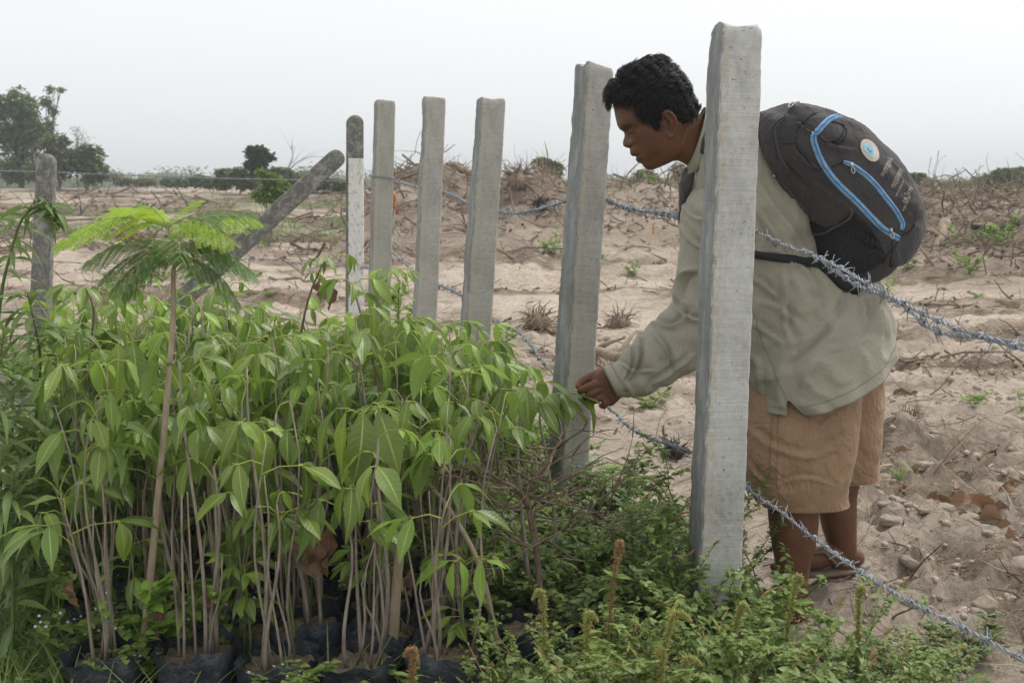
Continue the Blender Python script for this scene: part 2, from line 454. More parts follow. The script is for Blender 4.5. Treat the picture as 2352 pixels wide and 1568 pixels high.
# ------------------------------------------------------------ concrete posts
def concrete_mat(name, c1, c2, c3, dark=(0.11, 0.11, 0.105), dark_amt=0.0, ribs=True, white_from=None):
    m, nt, out = new_mat(name)
    tcn = nt.nodes.new('ShaderNodeTexCoord').outputs['Object']
    a = noise_node(nt, tcn, 5, 5, 0.6, (1, 1, 0.7))
    f = noise_node(nt, tcn, 55, 9, 0.88)
    rib = noise_node(nt, tcn, 26, 4, 0.6, (0.25, 0.25, 9))
    col = ramp_node(nt, [(0.3, tuple(q * 0.5 for q in c1)), (0.45, c2), (0.60, c3)], math_node(nt, 'ADD', math_node(nt, 'MULTIPLY', a, 0.45), math_node(nt, 'MULTIPLY', f, 0.55)))
    if ribs: col = mix_col(nt, 0.32, col, ramp_node(nt, [(0.36, (0.72, 0.71, 0.69)), (0.5, (1, 1, 1)), (0.66, (1.12, 1.12, 1.12))], rib), 'MULTIPLY')
    pit = noise_node(nt, tcn, 75, 4, 0.75)
    pm = ramp_node(nt, [(0.31, (1, 1, 1)), (0.37, (0, 0, 0))], pit)
    col = mix_col(nt, math_node(nt, 'MULTIPLY', pm, 0.75), col, (0.10, 0.09, 0.075))
    tan = ramp_node(nt, [(0.56, (0, 0, 0)), (0.68, (1, 1, 1))], noise_node(nt, tcn, 40, 3, 0.6))
    col = mix_col(nt, math_node(nt, 'MULTIPLY', tan, 0.35), col, (0.47, 0.39, 0.27))
    st = ramp_node(nt, [(0.5, (0, 0, 0)), (0.7, (1, 1, 1))], noise_node(nt, tcn, 9, 6, 0.7, (1.5, 1.5, 0.5)))
    col = mix_col(nt, math_node(nt, 'MULTIPLY', st, 0.3), col, (0.16, 0.15, 0.135))
    sp0 = nt.nodes.new('ShaderNodeSeparateXYZ'); nt.links.new(tcn, sp0.inputs[0])
    arr = math_node(nt, 'MULTIPLY', math_node(nt, 'LESS_THAN', sp0.outputs[0], -0.030), math_node(nt, 'GREATER_THAN', noise_node(nt, tcn, 80, 5, 0.7), 0.49))
    if dark_amt == 0: col = mix_col(nt, math_node(nt, 'MULTIPLY', arr, 0.6), col, (0.52, 0.46, 0.36))
    # side faces, picked by normal: shade painted into the colour, darker and bluer
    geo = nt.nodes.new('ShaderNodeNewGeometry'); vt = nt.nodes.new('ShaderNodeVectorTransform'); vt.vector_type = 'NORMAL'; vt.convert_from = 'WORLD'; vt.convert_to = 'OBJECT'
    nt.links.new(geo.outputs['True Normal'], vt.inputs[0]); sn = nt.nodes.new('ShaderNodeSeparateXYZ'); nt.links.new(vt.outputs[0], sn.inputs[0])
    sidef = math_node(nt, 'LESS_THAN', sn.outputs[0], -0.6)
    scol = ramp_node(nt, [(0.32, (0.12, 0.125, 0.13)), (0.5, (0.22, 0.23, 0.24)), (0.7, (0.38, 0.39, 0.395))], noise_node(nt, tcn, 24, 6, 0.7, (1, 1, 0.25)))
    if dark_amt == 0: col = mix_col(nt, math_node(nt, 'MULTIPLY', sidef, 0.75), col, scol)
    if dark_amt > 0:
        dk = ramp_node(nt, [(0.50 - dark_amt * 0.12, (0, 0, 0)), (0.60 - dark_amt * 0.1, (1, 1, 1))], noise_node(nt, tcn, 20, 10, 0.85, (1, 1, 0.7), 0.25))
        col = mix_col(nt, math_node(nt, 'MULTIPLY', dk, 0.85), col, dark)
    if white_from is not None:
        sp = nt.nodes.new('ShaderNodeSeparateXYZ'); nt.links.new(tcn, sp.inputs[0])
        w = math_node(nt, 'LESS_THAN', math_node(nt, 'ADD', sp.outputs[2], math_node(nt, 'MULTIPLY', a, 0.02)), white_from)
        wc = ramp_node(nt, [(0.36, (0.22, 0.21, 0.19)), (0.46, (0.72, 0.71, 0.67)), (0.7, (0.84, 0.83, 0.80))], noise_node(nt, tcn, 45, 8, 0.8, (1, 1, 0.6)))
        # paint only on the faces turned to the field road (object -y side)
        px = math_node(nt, 'GREATER_THAN', sp.outputs[0], -0.046)
        col = mix_col(nt, math_node(nt, 'MULTIPLY', w, px), col, wc)
    items = [(f, 0.9, 0.005), (math_node(nt, 'SUBTRACT', 1.0, pm), 0.7, 0.004)]
    if ribs: items.append((rib, 0.5, 0.0025))
    pbr(nt, out, col, 0.92, bump_chain(nt, items), 0.2)
    return m
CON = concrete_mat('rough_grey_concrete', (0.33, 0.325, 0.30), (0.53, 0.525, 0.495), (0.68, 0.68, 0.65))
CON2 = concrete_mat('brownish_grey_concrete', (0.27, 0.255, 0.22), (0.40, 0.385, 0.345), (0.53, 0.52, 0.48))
OLD = concrete_mat('blackened_concrete', (0.26, 0.255, 0.23), (0.33, 0.32, 0.28), (0.42, 0.40, 0.35), dark_amt=0.75, ribs=False)
WIRE = simple('galvanised_wire', (0.16, 0.175, 0.195), (0.34, 0.36, 0.385), 120, 0.55, 0.2, 0.001, 0.5, metal=0.3)
RUST = simple('rusty_wire', (0.10, 0.045, 0.02), (0.24, 0.11, 0.05), 60, 0.8, 0.3, 0.001)

def post_mesh(name, height, w, d, seed, mat, rough=0.006, ragged=0.010, rounded=False, taper=0.12, rows=110, below=0.25, chip=0.03):
    """shaft along +z from -below to height; face towards -y, ragged casting edge on the -x side"""
    per = []
    # outline: corners (x,y) walked round with extra points
    TS = [0, .02, .05, .12, .25, .42, .58, .75, .88, .95, .98]
    n = len(TS)
    corners = [(-1, -1), (1, -1), (1, 1), (-1, 1)]
    r = 0.10
    for ci in range(4):
        cx, cy = corners[ci]; nx, ny = corners[(ci + 1) % 4]
        for q in range(n):
            t = TS[q]
            px, py = cx + (nx - cx) * t, cy + (ny - cy) * t
            # soften the corner
            dcorner = min(t, 1 - t)
            k = 1 - 0.05 * math.exp(-(dcorner / 0.035) ** 2)
            per.append((px * k, py * k))
    per = np.array(per)
    zs = np.concatenate([np.linspace(-below, height - 0.03, rows), height - 0.03 + 0.03 * np.sin(np.linspace(0.15, 1, 5) * math.pi / 2)])
    if rounded:
        rr = w * 0.5
        zs = np.concatenate([np.linspace(-below, height - rr, rows), height - rr + rr * np.sin(np.linspace(0.06, 1, 12) * math.pi / 2)])
    V = []
    for z in zs:
        tp = 1 + taper * (1 - max(z, 0) / height)
        sx = sy = tp
        if rounded and z > height - rr:
            q = (z - (height - rr)) / rr; s = math.sqrt(max(1 - q * q, 0.0004)); sx *= s; sy *= 0.55 + 0.45 * s
        elif z > height - 0.03 and not rounded:
            q = (z - (height - 0.03)) / 0.03; s = 1 - 0.12 * q ** 3; sx *= s; sy *= s
        for (a, b) in per: V.append((a * w / 2 * sx, b * d / 2 * sy, z))
    V = np.array(V); k = len(per)
    x, y, z = V[:, 0], V[:, 1], V[:, 2]
    nrm = np.stack([np.sign(x) * (np.abs(x) > w * 0.46), np.sign(y) * (np.abs(y) > d * 0.44)], 1)
    f = fbm(x * 45, y * 45, z * 45, seed=seed, oct=3) - 0.5
    lo = fbm(x * 3, y * 3, z * 6, seed=seed + 5, oct=4) - 0.5
    V[:, 0] += nrm[:, 0] * (f * rough * 0.45 + lo * rough * 0.35); V[:, 1] += nrm[:, 1] * (f * rough * 0.5 + lo * rough * 0.5)
    # ragged flash on the left front edge
    e = np.exp(-((x + w * 0.52) / (w * 0.16)) ** 2) * (x < 0)
    jag = 0.55 * fbm(z * 90, y * 40, x * 0, seed=seed + 9, oct=4, gain=0.8) + 0.75 * fbm(z * 7, y * 6, x * 0, seed=seed + 10, oct=3) - 0.58
    V[:, 0] -= e * jag * ragged * 1.6
    V[:, 1] -= np.exp(-((x + w * 0.5) / (w * 0.12)) ** 2 - ((y + d * 0.5) / (d * 0.2)) ** 2) * (jag * ragged * 0.9 + ragged * 0.25)
    jr = np.minimum(fbm(z * 75, y * 40, x * 0, seed=seed + 19, oct=4, gain=0.7) - 0.52, 0.02)
    V[:, 0] += np.exp(-((x - w * 0.5) / (w * 0.08)) ** 2) * jr * ragged * 0.55
    # worn top
    if not rounded:
        tm = sstep(height - 0.05, height, z)
        V[:, 2] += tm * chip * (fbm(x * 22, y * 22, seed=seed + 31, oct=4) - 0.5)
    nr = len(zs)
    i = np.arange(nr - 1)[:, None] * k + np.arange(k)[None, :]
    j = np.arange(nr - 1)[:, None] * k + (np.arange(k)[None, :] + 1) % k
    F = np.stack([i, j, j + k, i + k], 2).reshape(-1, 4)
    F = [tuple(q) for q in F.tolist()]
    Vl = [tuple(p) for p in V.tolist()]
    o = (nr - 1) * k; c = V[o:o + k].mean(0); Vl.append(tuple(c)); ci = len(Vl) - 1
    F += [(o + a, o + (a + 1) % k, ci) for a in range(k)]
    me = bpy.data.meshes.new(name); me.from_pydata(Vl, [], F); me.materials.append(mat)
    me.polygons.foreach_set('use_smooth', [True] * len(me.polygons)); me.update()
    return me
def place_post(top, bot, Y, w, d, yaw, seed, mat, label, group='concrete fence posts', rounded=False, name='concrete_post', **kw):
    """top/bot: centre pixel of the shaft's top and of a low visible point"""
    A = PY(top[0], top[1], Y); B = PY(bot[0], bot[1], Y)
    ax = (A - B).normalized()
    gz = g1(B.x, Y)
    base = B + ax * ((gz - B.z) / ax.z)
    h = (A - base).length
    me = post_mesh(name, h, w, d, seed, mat, rounded=rounded, **kw)
    q = ax.to_track_quat('Z', 'Y')
    R = Matrix((Vector((1, 0, 0)) - ax * ax.x, Vector((0, 1, 0)), ax)).transposed()
    x = (Vector((1, 0, 0)) - ax * ax.x).normalized(); y = ax.cross(x)
    R = Matrix((x, y, ax)).transposed().to_4x4()
    o = ob(name, me, mat4=Matrix.Translation(base) @ R @ Matrix.Rotation(math.radians(yaw), 4, 'Z'))
    tag(o, label, 'fence post', group)
    return o, base, ax, h
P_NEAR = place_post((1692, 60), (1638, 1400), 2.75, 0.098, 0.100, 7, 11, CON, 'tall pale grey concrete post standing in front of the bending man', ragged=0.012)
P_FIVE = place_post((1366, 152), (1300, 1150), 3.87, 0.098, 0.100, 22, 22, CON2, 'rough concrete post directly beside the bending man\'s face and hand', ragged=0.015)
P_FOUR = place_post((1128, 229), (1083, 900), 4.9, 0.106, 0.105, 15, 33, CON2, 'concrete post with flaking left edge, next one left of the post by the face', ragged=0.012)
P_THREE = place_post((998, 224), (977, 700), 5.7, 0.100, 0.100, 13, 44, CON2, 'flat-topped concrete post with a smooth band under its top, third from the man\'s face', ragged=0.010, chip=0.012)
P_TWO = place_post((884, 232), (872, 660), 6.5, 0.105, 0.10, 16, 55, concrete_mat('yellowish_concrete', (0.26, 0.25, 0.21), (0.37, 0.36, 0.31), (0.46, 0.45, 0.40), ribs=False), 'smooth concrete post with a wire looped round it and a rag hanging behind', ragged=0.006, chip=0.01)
P_CORN = place_post((815, 265), (815, 720), 7.5, 0.105, 0.115, 12, 66, concrete_mat('whitewashed_concrete', (0.22, 0.215, 0.19), (0.33, 0.32, 0.28), (0.42, 0.40, 0.35), dark_amt=0.8, ribs=False, white_from=None), 'round-topped corner post whitewashed below its blackened tip', rounded=True, ragged=0.003, rough=0.004)
P_LEFT = place_post((108, 354), (92, 750), 8.6, 0.125, 0.115, 10, 77, OLD, 'round-topped blackened concrete post standing alone at the left of the saplings', rounded=True, ragged=0.003, rough=0.004)
# whitewash of the corner post: paint in its own local height
def repaint_corner():
    o, base, ax, h = P_CORN
    zt = h * (1 - (360 - 265) / ((1568 * 0 + 985) - 265) )
    pz = (PY(815, 360, 7.5) - base).length
    m = concrete_mat('whitewashed_concrete', (0.22, 0.215, 0.19), (0.33, 0.32, 0.28), (0.42, 0.40, 0.35), dark_amt=0.8, ribs=False, white_from=pz)
    o.data.materials.clear(); o.data.materials.append(m)
repaint_corner()
# brace leaning on the corner post
def brace():
    A = PY(785, 352, 7.45); B = PY(470, 640, 7.2)
    ax = (A - B).normalized()
    L_ = (A - B).length + 0.75
    base = A - ax * L_
    me = post_mesh('concrete_brace', L_, 0.115, 0.11, 88, OLD, rounded=True, ragged=0.004, rough=0.005, taper=0.05, below=0.15)
    x = Vector((0, 1, 0)).cross(ax).normalized(); y = ax.cross(x)
    o = ob('concrete_brace', me, mat4=Matrix.Translation(base) @ Matrix((x, y, ax)).transposed().to_4x4() @ Matrix.Rotation(math.radians(8), 4, 'Z'))
    tag(o, 'blackened concrete brace leaning diagonally against the whitewashed corner post', 'brace')
brace()
def tie(postrec, y_px, px, Y, r, name='tie_wire'):
    o, base, ax, h = postrec
    c = PY(px, y_px, Y); hh = (c - base).dot(ax)
    pts = []
    w = r
    for q in range(17):
        a = q / 16 * 2 * math.pi
        s = 1 / max(abs(math.cos(a)), abs(math.sin(a)))
        s = min(s, 1.36)
        pts.append(Vector((w * s * math.cos(a), w * s * math.sin(a), hh + 0.004 * math.sin(a * 2))))
    mb = MB(); mb.tube(pts, 0.0022, 5); mb.tube([p + Vector((0, 0, 0.006)) for p in pts], 0.0018, 5)
    return ob(name, mb.mesh(name, [WIRE], True), parent=o)
tie(P_TWO, 409, 882, 6.5, 0.058)
tie(P_TWO, 681, 872, 6.5, 0.061)

# ------------------------------------------------------------ barbed wire
def barb_mesh():
    mb = MB()
    r = 0.0017
    pts = []
    for q in range(22):
        a = q / 21 * 2.3 * 2 * math.pi
        pts.append(Vector((-0.0065 + 0.013 * q / 21, 0.0042 * math.cos(a), 0.0042 * math.sin(a))))
    p0 = Vector((-0.012, 0.012, 0.017)); p1 = Vector((0.011, -0.006, -0.020))
    mb.tube([p0] + pts + [p1], [0.0008] + [r] * len(pts) + [0.0008], 5)
    pts2 = [Vector((p.x * 0.8, p.z * 1.15, -p.y * 1.15)) for p in pts]
    mb.tube([Vector((0.012, 0.016, 0.012))] + pts2 + [Vector((-0.009, -0.018, -0.011))], [0.0008] + [r] * len(pts2) + [0.0008], 5)
    return mb.mesh('barb', [WIRE])
BARB = barb_mesh()
def barbed(pts, label, spacing=0.075, r=0.0017, tw=0.0023, seed=0, group=None, loose=0.0, skip=(), mats=None):
    rr = random.Random(seed)
    n0 = 60
    A = spline([tuple(p) for p in pts], n0)
    Ls = np.concatenate([[0], np.cumsum(np.linalg.norm(np.diff(A, axis=0), axis=1))])
    tot = Ls[-1]
    n = max(int(tot / 0.006), 40) if tot < 3 else max(int(tot / 0.02), 40)
    s = np.linspace(0, tot, n)
    C = np.stack([np.interp(s, Ls, A[:, k]) for k in range(3)], 1)
    C[:, 2] += 0.004 * (fbm(s * 6, s * 0, seed=seed + 3) - 0.5) + 0.002 * (fbm(s * 25, s * 0, seed=seed + 4) - 0.5)
    root = Vector(C[0])
    mb = MB(); fr = None; pa = []; pb = []
    for i in range(n):
        t = Vector(C[min(i + 1, n - 1)] - C[max(i - 1, 0)])
        a, b = frame_of(t, fr); fr = a
        an = s[i] / 0.032 * 2 * math.pi if tot < 3 else s[i] / 0.09 * 2 * math.pi
        o = (a * math.cos(an) + b * math.sin(an)) * tw
        pa.append(Vector(C[i]) - root + o); pb.append(Vector(C[i]) - root - o)
    mb.tube(pa, r, 5); mb.tube(pb, r, 5)
    e = empty('barbed_wire', root, label, 'barbed wire', group)
    ob('strand', mb.mesh('strand', mats or [WIRE]), parent=e)
    q = spacing * rr.random()
    while q < tot:
        i = min(int(q / tot * (n - 1)), n - 2)
        t = Vector(C[i + 1] - C[i]).normalized()
        a, b = frame_of(t)
        M = Matrix((t, a, b)).transposed().to_4x4()
        o = ob('barb', BARB, parent=e, mat4=Matrix.Translation(Vector(C[i]) - root) @ M @ Matrix.Rotation(rr.uniform(0, 6.28), 4, 'X') @ Matrix.Diagonal((rr.choice((-1, 1)), 1, 1, 1)) @ Matrix.Scale(rr.uniform(0.8, 1.1), 4))
        q += spacing * rr.uniform(0.75, 1.25)
    return e
def wp(*a): return [PY(x, y, Y) for (x, y, Y) in a]
G1 = 'barbed wires strung along the near fence'
barbed(wp((1735, 532, 2.84), (1800, 562, 2.70), (1900, 600, 2.45), (2000, 655, 2.2), (2120, 720, 2.0), (2230, 765, 1.86), (2380, 800, 1.75)),
       'upper barbed wire running over the backpack to the right edge', 0.062, seed=1, group=G1)
barbed(wp((1880, 592, 2.50), (1960, 650, 2.3), (2060, 692, 2.1), (2150, 760, 1.95), (2260, 775, 1.84), (2380, 812, 1.73)),
       'second barbed wire twisted into the upper one right of the backpack', 0.06, seed=2, group=G1)
barbed(wp((1385, 455, 3.95), (1440, 475, 3.7), (1520, 492, 3.4), (1600, 506, 3.12), (1700, 525, 2.86)),
       'upper barbed wire passing under the bending man\'s chin', 0.05, seed=3, group=G1)
barbed(wp((1386, 460, 3.95), (1450, 482, 3.68), (1530, 488, 3.35), (1605, 510, 3.1), (1690, 522, 2.87)),
       'slack barbed wire wound round the strand under the chin', 0.07, seed=4, group=G1)
barbed(wp((1145, 487, 4.95), (1185, 490, 4.6), (1230, 481, 4.3), (1290, 466, 3.98), (1330, 455, 3.96)),
       'short sagging barbed wire bristling with barbs between two posts left of the face', 0.036, seed=5, group=G1)
barbed(wp((1015, 440, 5.76), (1045, 450, 5.35), (1078, 468, 4.98), (1120, 480, 4.97)), 'upper barbed wire between the third and fourth posts from the man', 0.05, seed=6, group=G1)
barbed(wp((905, 417, 6.56), (935, 424, 6.2), (962, 431, 5.78), (1000, 438, 5.77)), 'upper barbed wire between the looped post and the flat-topped post', 0.055, seed=7, group=G1)
barbed(wp((898, 577, 6.56), (925, 600, 6.1), (955, 625, 5.78), (1000, 648, 5.77)), 'middle barbed wire sloping behind the bright leaves by the looped post', 0.055, seed=8, group=G1)
barbed(wp((1005, 655, 5.75), (1035, 665, 5.3), (1062, 680, 4.98), (1110, 720, 4.97)), 'middle barbed wire between the flat-topped post and the flaking post', 0.055, seed=9, group=G1)
barbed(wp((1130, 735, 4.95), (1180, 755, 4.6), (1218, 790, 4.3), (1245, 830, 4.0), (1290, 880, 3.95)), 'middle barbed wire dropping behind the sapling tips to the post by the hand', 0.05, seed=10, group=G1)
barbed(wp((1340, 905, 3.95), (1400, 938, 3.7), (1440, 975, 3.45), (1490, 1005, 3.2), (1540, 1020, 3.0), (1600, 1040, 2.85)), 'middle barbed wire running down from the man\'s hand', 0.055, seed=11, group=G1)
barbed(wp((1700, 1112, 2.83), (1780, 1165, 2.62), (1870, 1235, 2.4), (1960, 1302, 2.2), (2080, 1375, 2.02), (2200, 1435, 1.88), (2380, 1530, 1.74)), 'lower barbed wire crossing the man\'s bare shins to the bottom right corner', 0.052, seed=12, group=G1)
barbed(wp((1325, 1070, 3.95), (1365, 1100, 3.75), (1420, 1150, 3.5), (1470, 1200, 3.3), (1540, 1270, 3.0), (1620, 1350, 2.84)), 'lowest barbed wire sinking into the weeds left of the near post', 0.06, seed=13, group=G1)
G2 = 'wires of the far side fence'
barbed(wp((-60, 391, 9.2), (90, 395, 8.66), (280, 402, 8.3), (520, 410, 7.9), (700, 414, 7.65), (800, 419, 7.57)), 'top wire of the far fence ruled along the tree line', 0.17, r=0.0026, seed=14, group=G2)
barbed(wp((-60, 598, 9.2), (90, 600, 8.66), (300, 607, 8.3), (560, 595, 7.9), (680, 604, 7.65), (800, 612, 7.57)), 'middle wire of the far fence behind the feathery treetop', 0.17, r=0.0024, seed=15, group=G2)
barbed(wp((-60, 712, 9.2), (90, 709, 8.66), (300, 716, 8.3), (560, 690, 7.9), (700, 740, 7.65), (800, 748, 7.57)), 'bottom wire of the far fence just above the sapling leaves', 0.17, r=0.0024, seed=16, group=G2)
barbed(wp((826, 616, 7.5), (840, 614, 7.1), (862, 620, 6.6)), 'short middle wire between the whitewashed corner post and the looped post', 0.05, seed=17, group=G1)
# rag hanging behind the looped post
def rag():
    mb = MB()
    cl = simple('faded_tape', (0.42, 0.42, 0.36), (0.60, 0.60, 0.52), 30, 0.8)
    og = simple('orange_tape', (0.45, 0.12, 0.03), (0.6, 0.2, 0.06), 30, 0.7)
    pts = wp((905, 440, 6.62), (908, 470, 6.63), (903, 520, 6.62), (898, 580, 6.6), (892, 640, 6.6), (900, 690, 6.6))
    S = spline([tuple(p) for p in pts], 24)
    root = Vector(S[0])
    V = []; UV = []
    for i, p in enumerate(S):
        w = 0.006 + 0.004 * math.sin(i * 0.9)
        V += [(p[0] - root.x - w, p[1] - root.y, p[2] - root.z), (p[0] - root.x + w, p[1] - root.y - 0.006 * math.sin(i), p[2] - root.z), (p[0] - root.x, p[1] - root.y + 0.004, p[2] - root.z)]
    F = []
    for i in range(len(S) - 1):
        for j in range(3):
            F.append((3 * i + j, 3 * i + (j + 1) % 3, 3 * i + 3 + (j + 1) % 3, 3 * i + 3 + j))
    mb.add(V, F, 0)
    o = ob('hanging_tape', mb.mesh('hanging_tape', [cl]), loc=root)
    tag(o, 'faded cloth tape hanging from the wire behind the looped post', 'tape')
    mb = MB(); mb.tube([Vector((-0.004, -0.01, 0)), Vector((0.006, -0.012, -0.04)), Vector((0.0, -0.01, -0.08)), Vector((0.02, -0.012, -0.13))], [0.007, 0.009, 0.007, 0.003], 5)
    ob('orange_end', mb.mesh('orange_end', [og]), parent=o)
rag()
# ------------------------------------------------------------ the bending man
def loft_v(rows, nseg=40, nrow=60, expo=2.2, cap=True, span=None):
    """rows: (x1,y1,x2,y2,Y,thick[,bend]) pixel silhouette pairs at distance Y, half thickness in metres -> closed surface"""
    R = spline([tuple(r) + ((0,) if len(r) < 7 else ()) for r in rows], nrow)
    V = []; F = []
    for r in R:
        A = PY(r[0], r[1], r[4]); B = PY(r[2], r[3], r[4]); c = (A + B) / 2; a = (B - A) / 2
        nd = Vector((0, 1, 0)); nd = (nd - a.normalized() * nd.dot(a.normalized())).normalized()
        for j in range(nseg):
            t = 2 * math.pi * j / nseg
            ct, st = math.cos(t), math.sin(t)
            k = (abs(ct) ** expo + abs(st) ** expo) ** (-1 / expo)
            V.append(c + a * (ct * k) + nd * (st * k * r[5]))
    n = len(R)
    for i in range(n - 1):
        for j in range(nseg):
            j2 = (j + 1) % nseg
            F.append((i * nseg + j, i * nseg + j2, (i + 1) * nseg + j2, (i + 1) * nseg + j))
    if cap:
        c0 = sum(V[:nseg], Vector()) / nseg; c1 = sum(V[-nseg:], Vector()) / nseg
        V += [c0, c1]
        F += [(j2, j, n * nseg) for j, j2 in ((j, (j + 1) % nseg) for j in range(nseg))]
        o = (n - 1) * nseg
        F += [(o + j, o + (j + 1) % nseg, n * nseg + 1) for j in range(nseg)]
    return V, F
def remesh(mb, voxel, smooth=2, factor=0.5):
    me = mb.mesh('tmp', [])
    bm = bmesh.new(); bm.from_mesh(me); bmesh.ops.recalc_face_normals(bm, faces=bm.faces); bm.to_mesh(me); bm.free()
    o = bpy.data.objects.new('tmp', me); COL.objects.link(o)
    r = o.modifiers.new('r', 'REMESH'); r.mode = 'VOXEL'; r.voxel_size = voxel; r.use_smooth_shade = True
    if smooth:
        s = o.modifiers.new('s', 'SMOOTH'); s.factor = factor; s.iterations = smooth
    dg = bpy.context.evaluated_depsgraph_get()
    out = bpy.data.meshes.new_from_object(o.evaluated_get(dg), depsgraph=dg)
    bpy.data.objects.remove(o); bpy.data.meshes.remove(me)
    return out
def mcoords(me):
    a = np.zeros(len(me.vertices) * 3); me.vertices.foreach_get('co', a); return a.reshape(-1, 3)
def set_coords(me, V):
    me.vertices.foreach_set('co', np.asarray(V, np.float32).ravel()); me.update()
def mnormals(me):
    a = np.zeros(len(me.vertices) * 3); me.vertices.foreach_get('normal', a); return a.reshape(-1, 3)

# head frame: zoom pixels h of the head crop, plane of the face profile at distance HY
HY = 3.10
def HP(hx, hy, lat=0.0):
    p = PY(1378.2 + 0.1875 * hx, 119.4 + 0.1875 * hy, HY)
    return p + Vector((0, lat, 0))
HM = (HP(1000, 900) - HP(0, 900)).length / 1000       # metres per h pixel
UD = Vector((-0.5, -0.866)); FD = Vector((-0.866, 0.5))
def hfu(f, u, lat):      # head coords (f forward, u up, lat lateral; h pixels) -> world; lat<0 is the side towards the camera
    x = 800 + f * FD.x + u * UD.x; y = 900 + f * FD.y + u * UD.y
    return HP(x, y, lat * HM)
front = np.array([(-430, 60), (-422, 225), (-396, 414), (-370, 452), (-330, 479), (-265, 484), (-224, 520), (-182, 526), (-160, 508), (-117, 545), (-77, 545), (-40, 522), (-20, 520), (2, 553), (41, 573), (80, 560), (137, 500), (179, 482), (238, 505), (292, 508), (392, 478), (487, 444), (540, 410), (600, 365), (660, 300), (705, 200), (735, 60), (745, -60)])
base_f = np.array([(-430, 50), (-422, 215), (-396, 400), (-370, 435), (-330, 455), (-265, 458), (-224, 472), (-160, 482), (-77, 488), (-20, 485), (41, 470), (80, 462), (137, 460), (179, 470), (238, 496), (292, 503), (392, 476), (487, 444), (540, 410), (600, 365), (660, 300), (705, 200), (735, 60), (745, -60)])
back = np.array([(-430, -60), (-400, -130), (-300, -170), (-200, -210), (-110, -300), (-60, -395), (0, -425), (127, -440), (320, -430), (430, -412), (510, -385), (600, -335), (670, -265), (715, -180), (740, -90), (745, -70)])
wid = np.array([(-430, 15), (-415, 75), (-380, 140), (-330, 178), (-270, 212), (-200, 252), (-100, 292), (0, 318), (100, 330), (200, 342), (320, 350), (450, 335), (540, 308), (620, 262), (680, 195), (720, 110), (740, 45), (745, 10)])
def head_loft(nseg=120, nrow=190):
    V = []; F = []
    us = np.concatenate([np.linspace(-430, -90, 90), np.linspace(-86, 300, 90)[0:], np.linspace(306, 745, 60)])
    n = len(us)
    for u in us:
        ff = np.interp(u, front[:, 0], front[:, 1]); fb = np.interp(u, base_f[:, 0], base_f[:, 1]); bk = np.interp(u, back[:, 0], back[:, 1]); w = np.interp(u, wid[:, 0], wid[:, 1])
        bl = float(sstep(-330, 60, u))
        fc = (0.5 * (fb + bk) - 40) * bl + (fb * 0.3 + bk * 0.7) * (1 - bl)
        ex = ff - fb
        for j in range(nseg):
            t = 2 * math.pi * j / nseg; c, s = math.cos(t), math.sin(t)
            e = 2.35 if c > 0 else 2.2
            k = (abs(c) ** e + abs(s) ** e) ** (-1 / e)
            f = fc + ((fb - fc) if c > 0 else (fc - bk)) * c * k
            lat = w * s * k
            if c > 0:
                # nose, lips and chin stand off the base face only near the middle
                if u > -30: sg = 42 + 40 * math.exp(-((u - 25) / 45) ** 2)
                elif u > -260: sg = 115
                else: sg = 120
                if u > 200: sg = 300
                f += ex * math.exp(-(lat / sg) ** 2)
                al = abs(lat)
                f -= 38 * math.exp(-((al - 120) / 66) ** 2 - ((u - 170) / 46) ** 2)          # eye sockets
                f += 26 * math.exp(-((al - 135) / 48) ** 2 - ((u - 148) / 28) ** 2)          # lid over the eyeball
                f += 10 * math.exp(-((al - 130) / 90) ** 2 - ((u - 235) / 26) ** 2)          # brow
                f += 14 * math.exp(-((al - 225) / 80) ** 2 - ((u - 70) / 60) ** 2)           # cheekbone
                f += 16 * math.exp(-((al - 82) / 26) ** 2 - ((u - 22) / 26) ** 2)            # nostril wing
                f -= 9 * math.exp(-((al - 150) / 40) ** 2 - ((u + 60) / 60) ** 2)            # fold beside the mouth
                f -= 22 * math.exp(-(lat / 105) ** 2 - ((u + 152) / 12) ** 2)                # mouth slit
                f -= 13 * math.exp(-((al - 140) / 60) ** 2 - ((u - 178) / 9) ** 2)           # lid crease
                f -= 12 * math.exp(-((al - 140) / 50) ** 2 - ((u - 122) / 8) ** 2)
            V.append(hfu(f, u, lat))
    for i in range(n - 1):
        for j in range(nseg):
            j2 = (j + 1) % nseg
            F.append((i * nseg + j, i * nseg + j2, (i + 1) * nseg + j2, (i + 1) * nseg + j))
    V += [sum(V[:nseg], Vector()) / nseg, sum(V[-nseg:], Vector()) / nseg]
    F += [((j + 1) % nseg, j, n * nseg) for j in range(nseg)]
    o = (n - 1) * nseg
    F += [(o + j, o + (j + 1) % nseg, n * nseg + 1) for j in range(nseg)]
    return V, F
def hand_pt(zx, zy, Y): return PY(1286.3 + 0.0996 * zx, 808.5 + 0.0996 * zy, Y)
def ell(mb, c, rx, ry, rz, R=None, k=14):
    V = []; F = []
    for i in range(k + 1):
        th = math.pi * i / k
        for j in range(2 * k):
            ph = math.pi * j / k
            p = Vector((rx * math.sin(th) * math.cos(ph), ry * math.sin(th) * math.sin(ph), rz * math.cos(th)))
            if R: p = R @ p
            V.append(c + p)
    m = 2 * k
    for i in range(k):
        for j in range(m):
            j2 = (j + 1) % m
            F.append((i * m + j, i * m + j2, (i + 1) * m + j2, (i + 1) * m + j))
    bm_v = V; mb.add(bm_v, F)
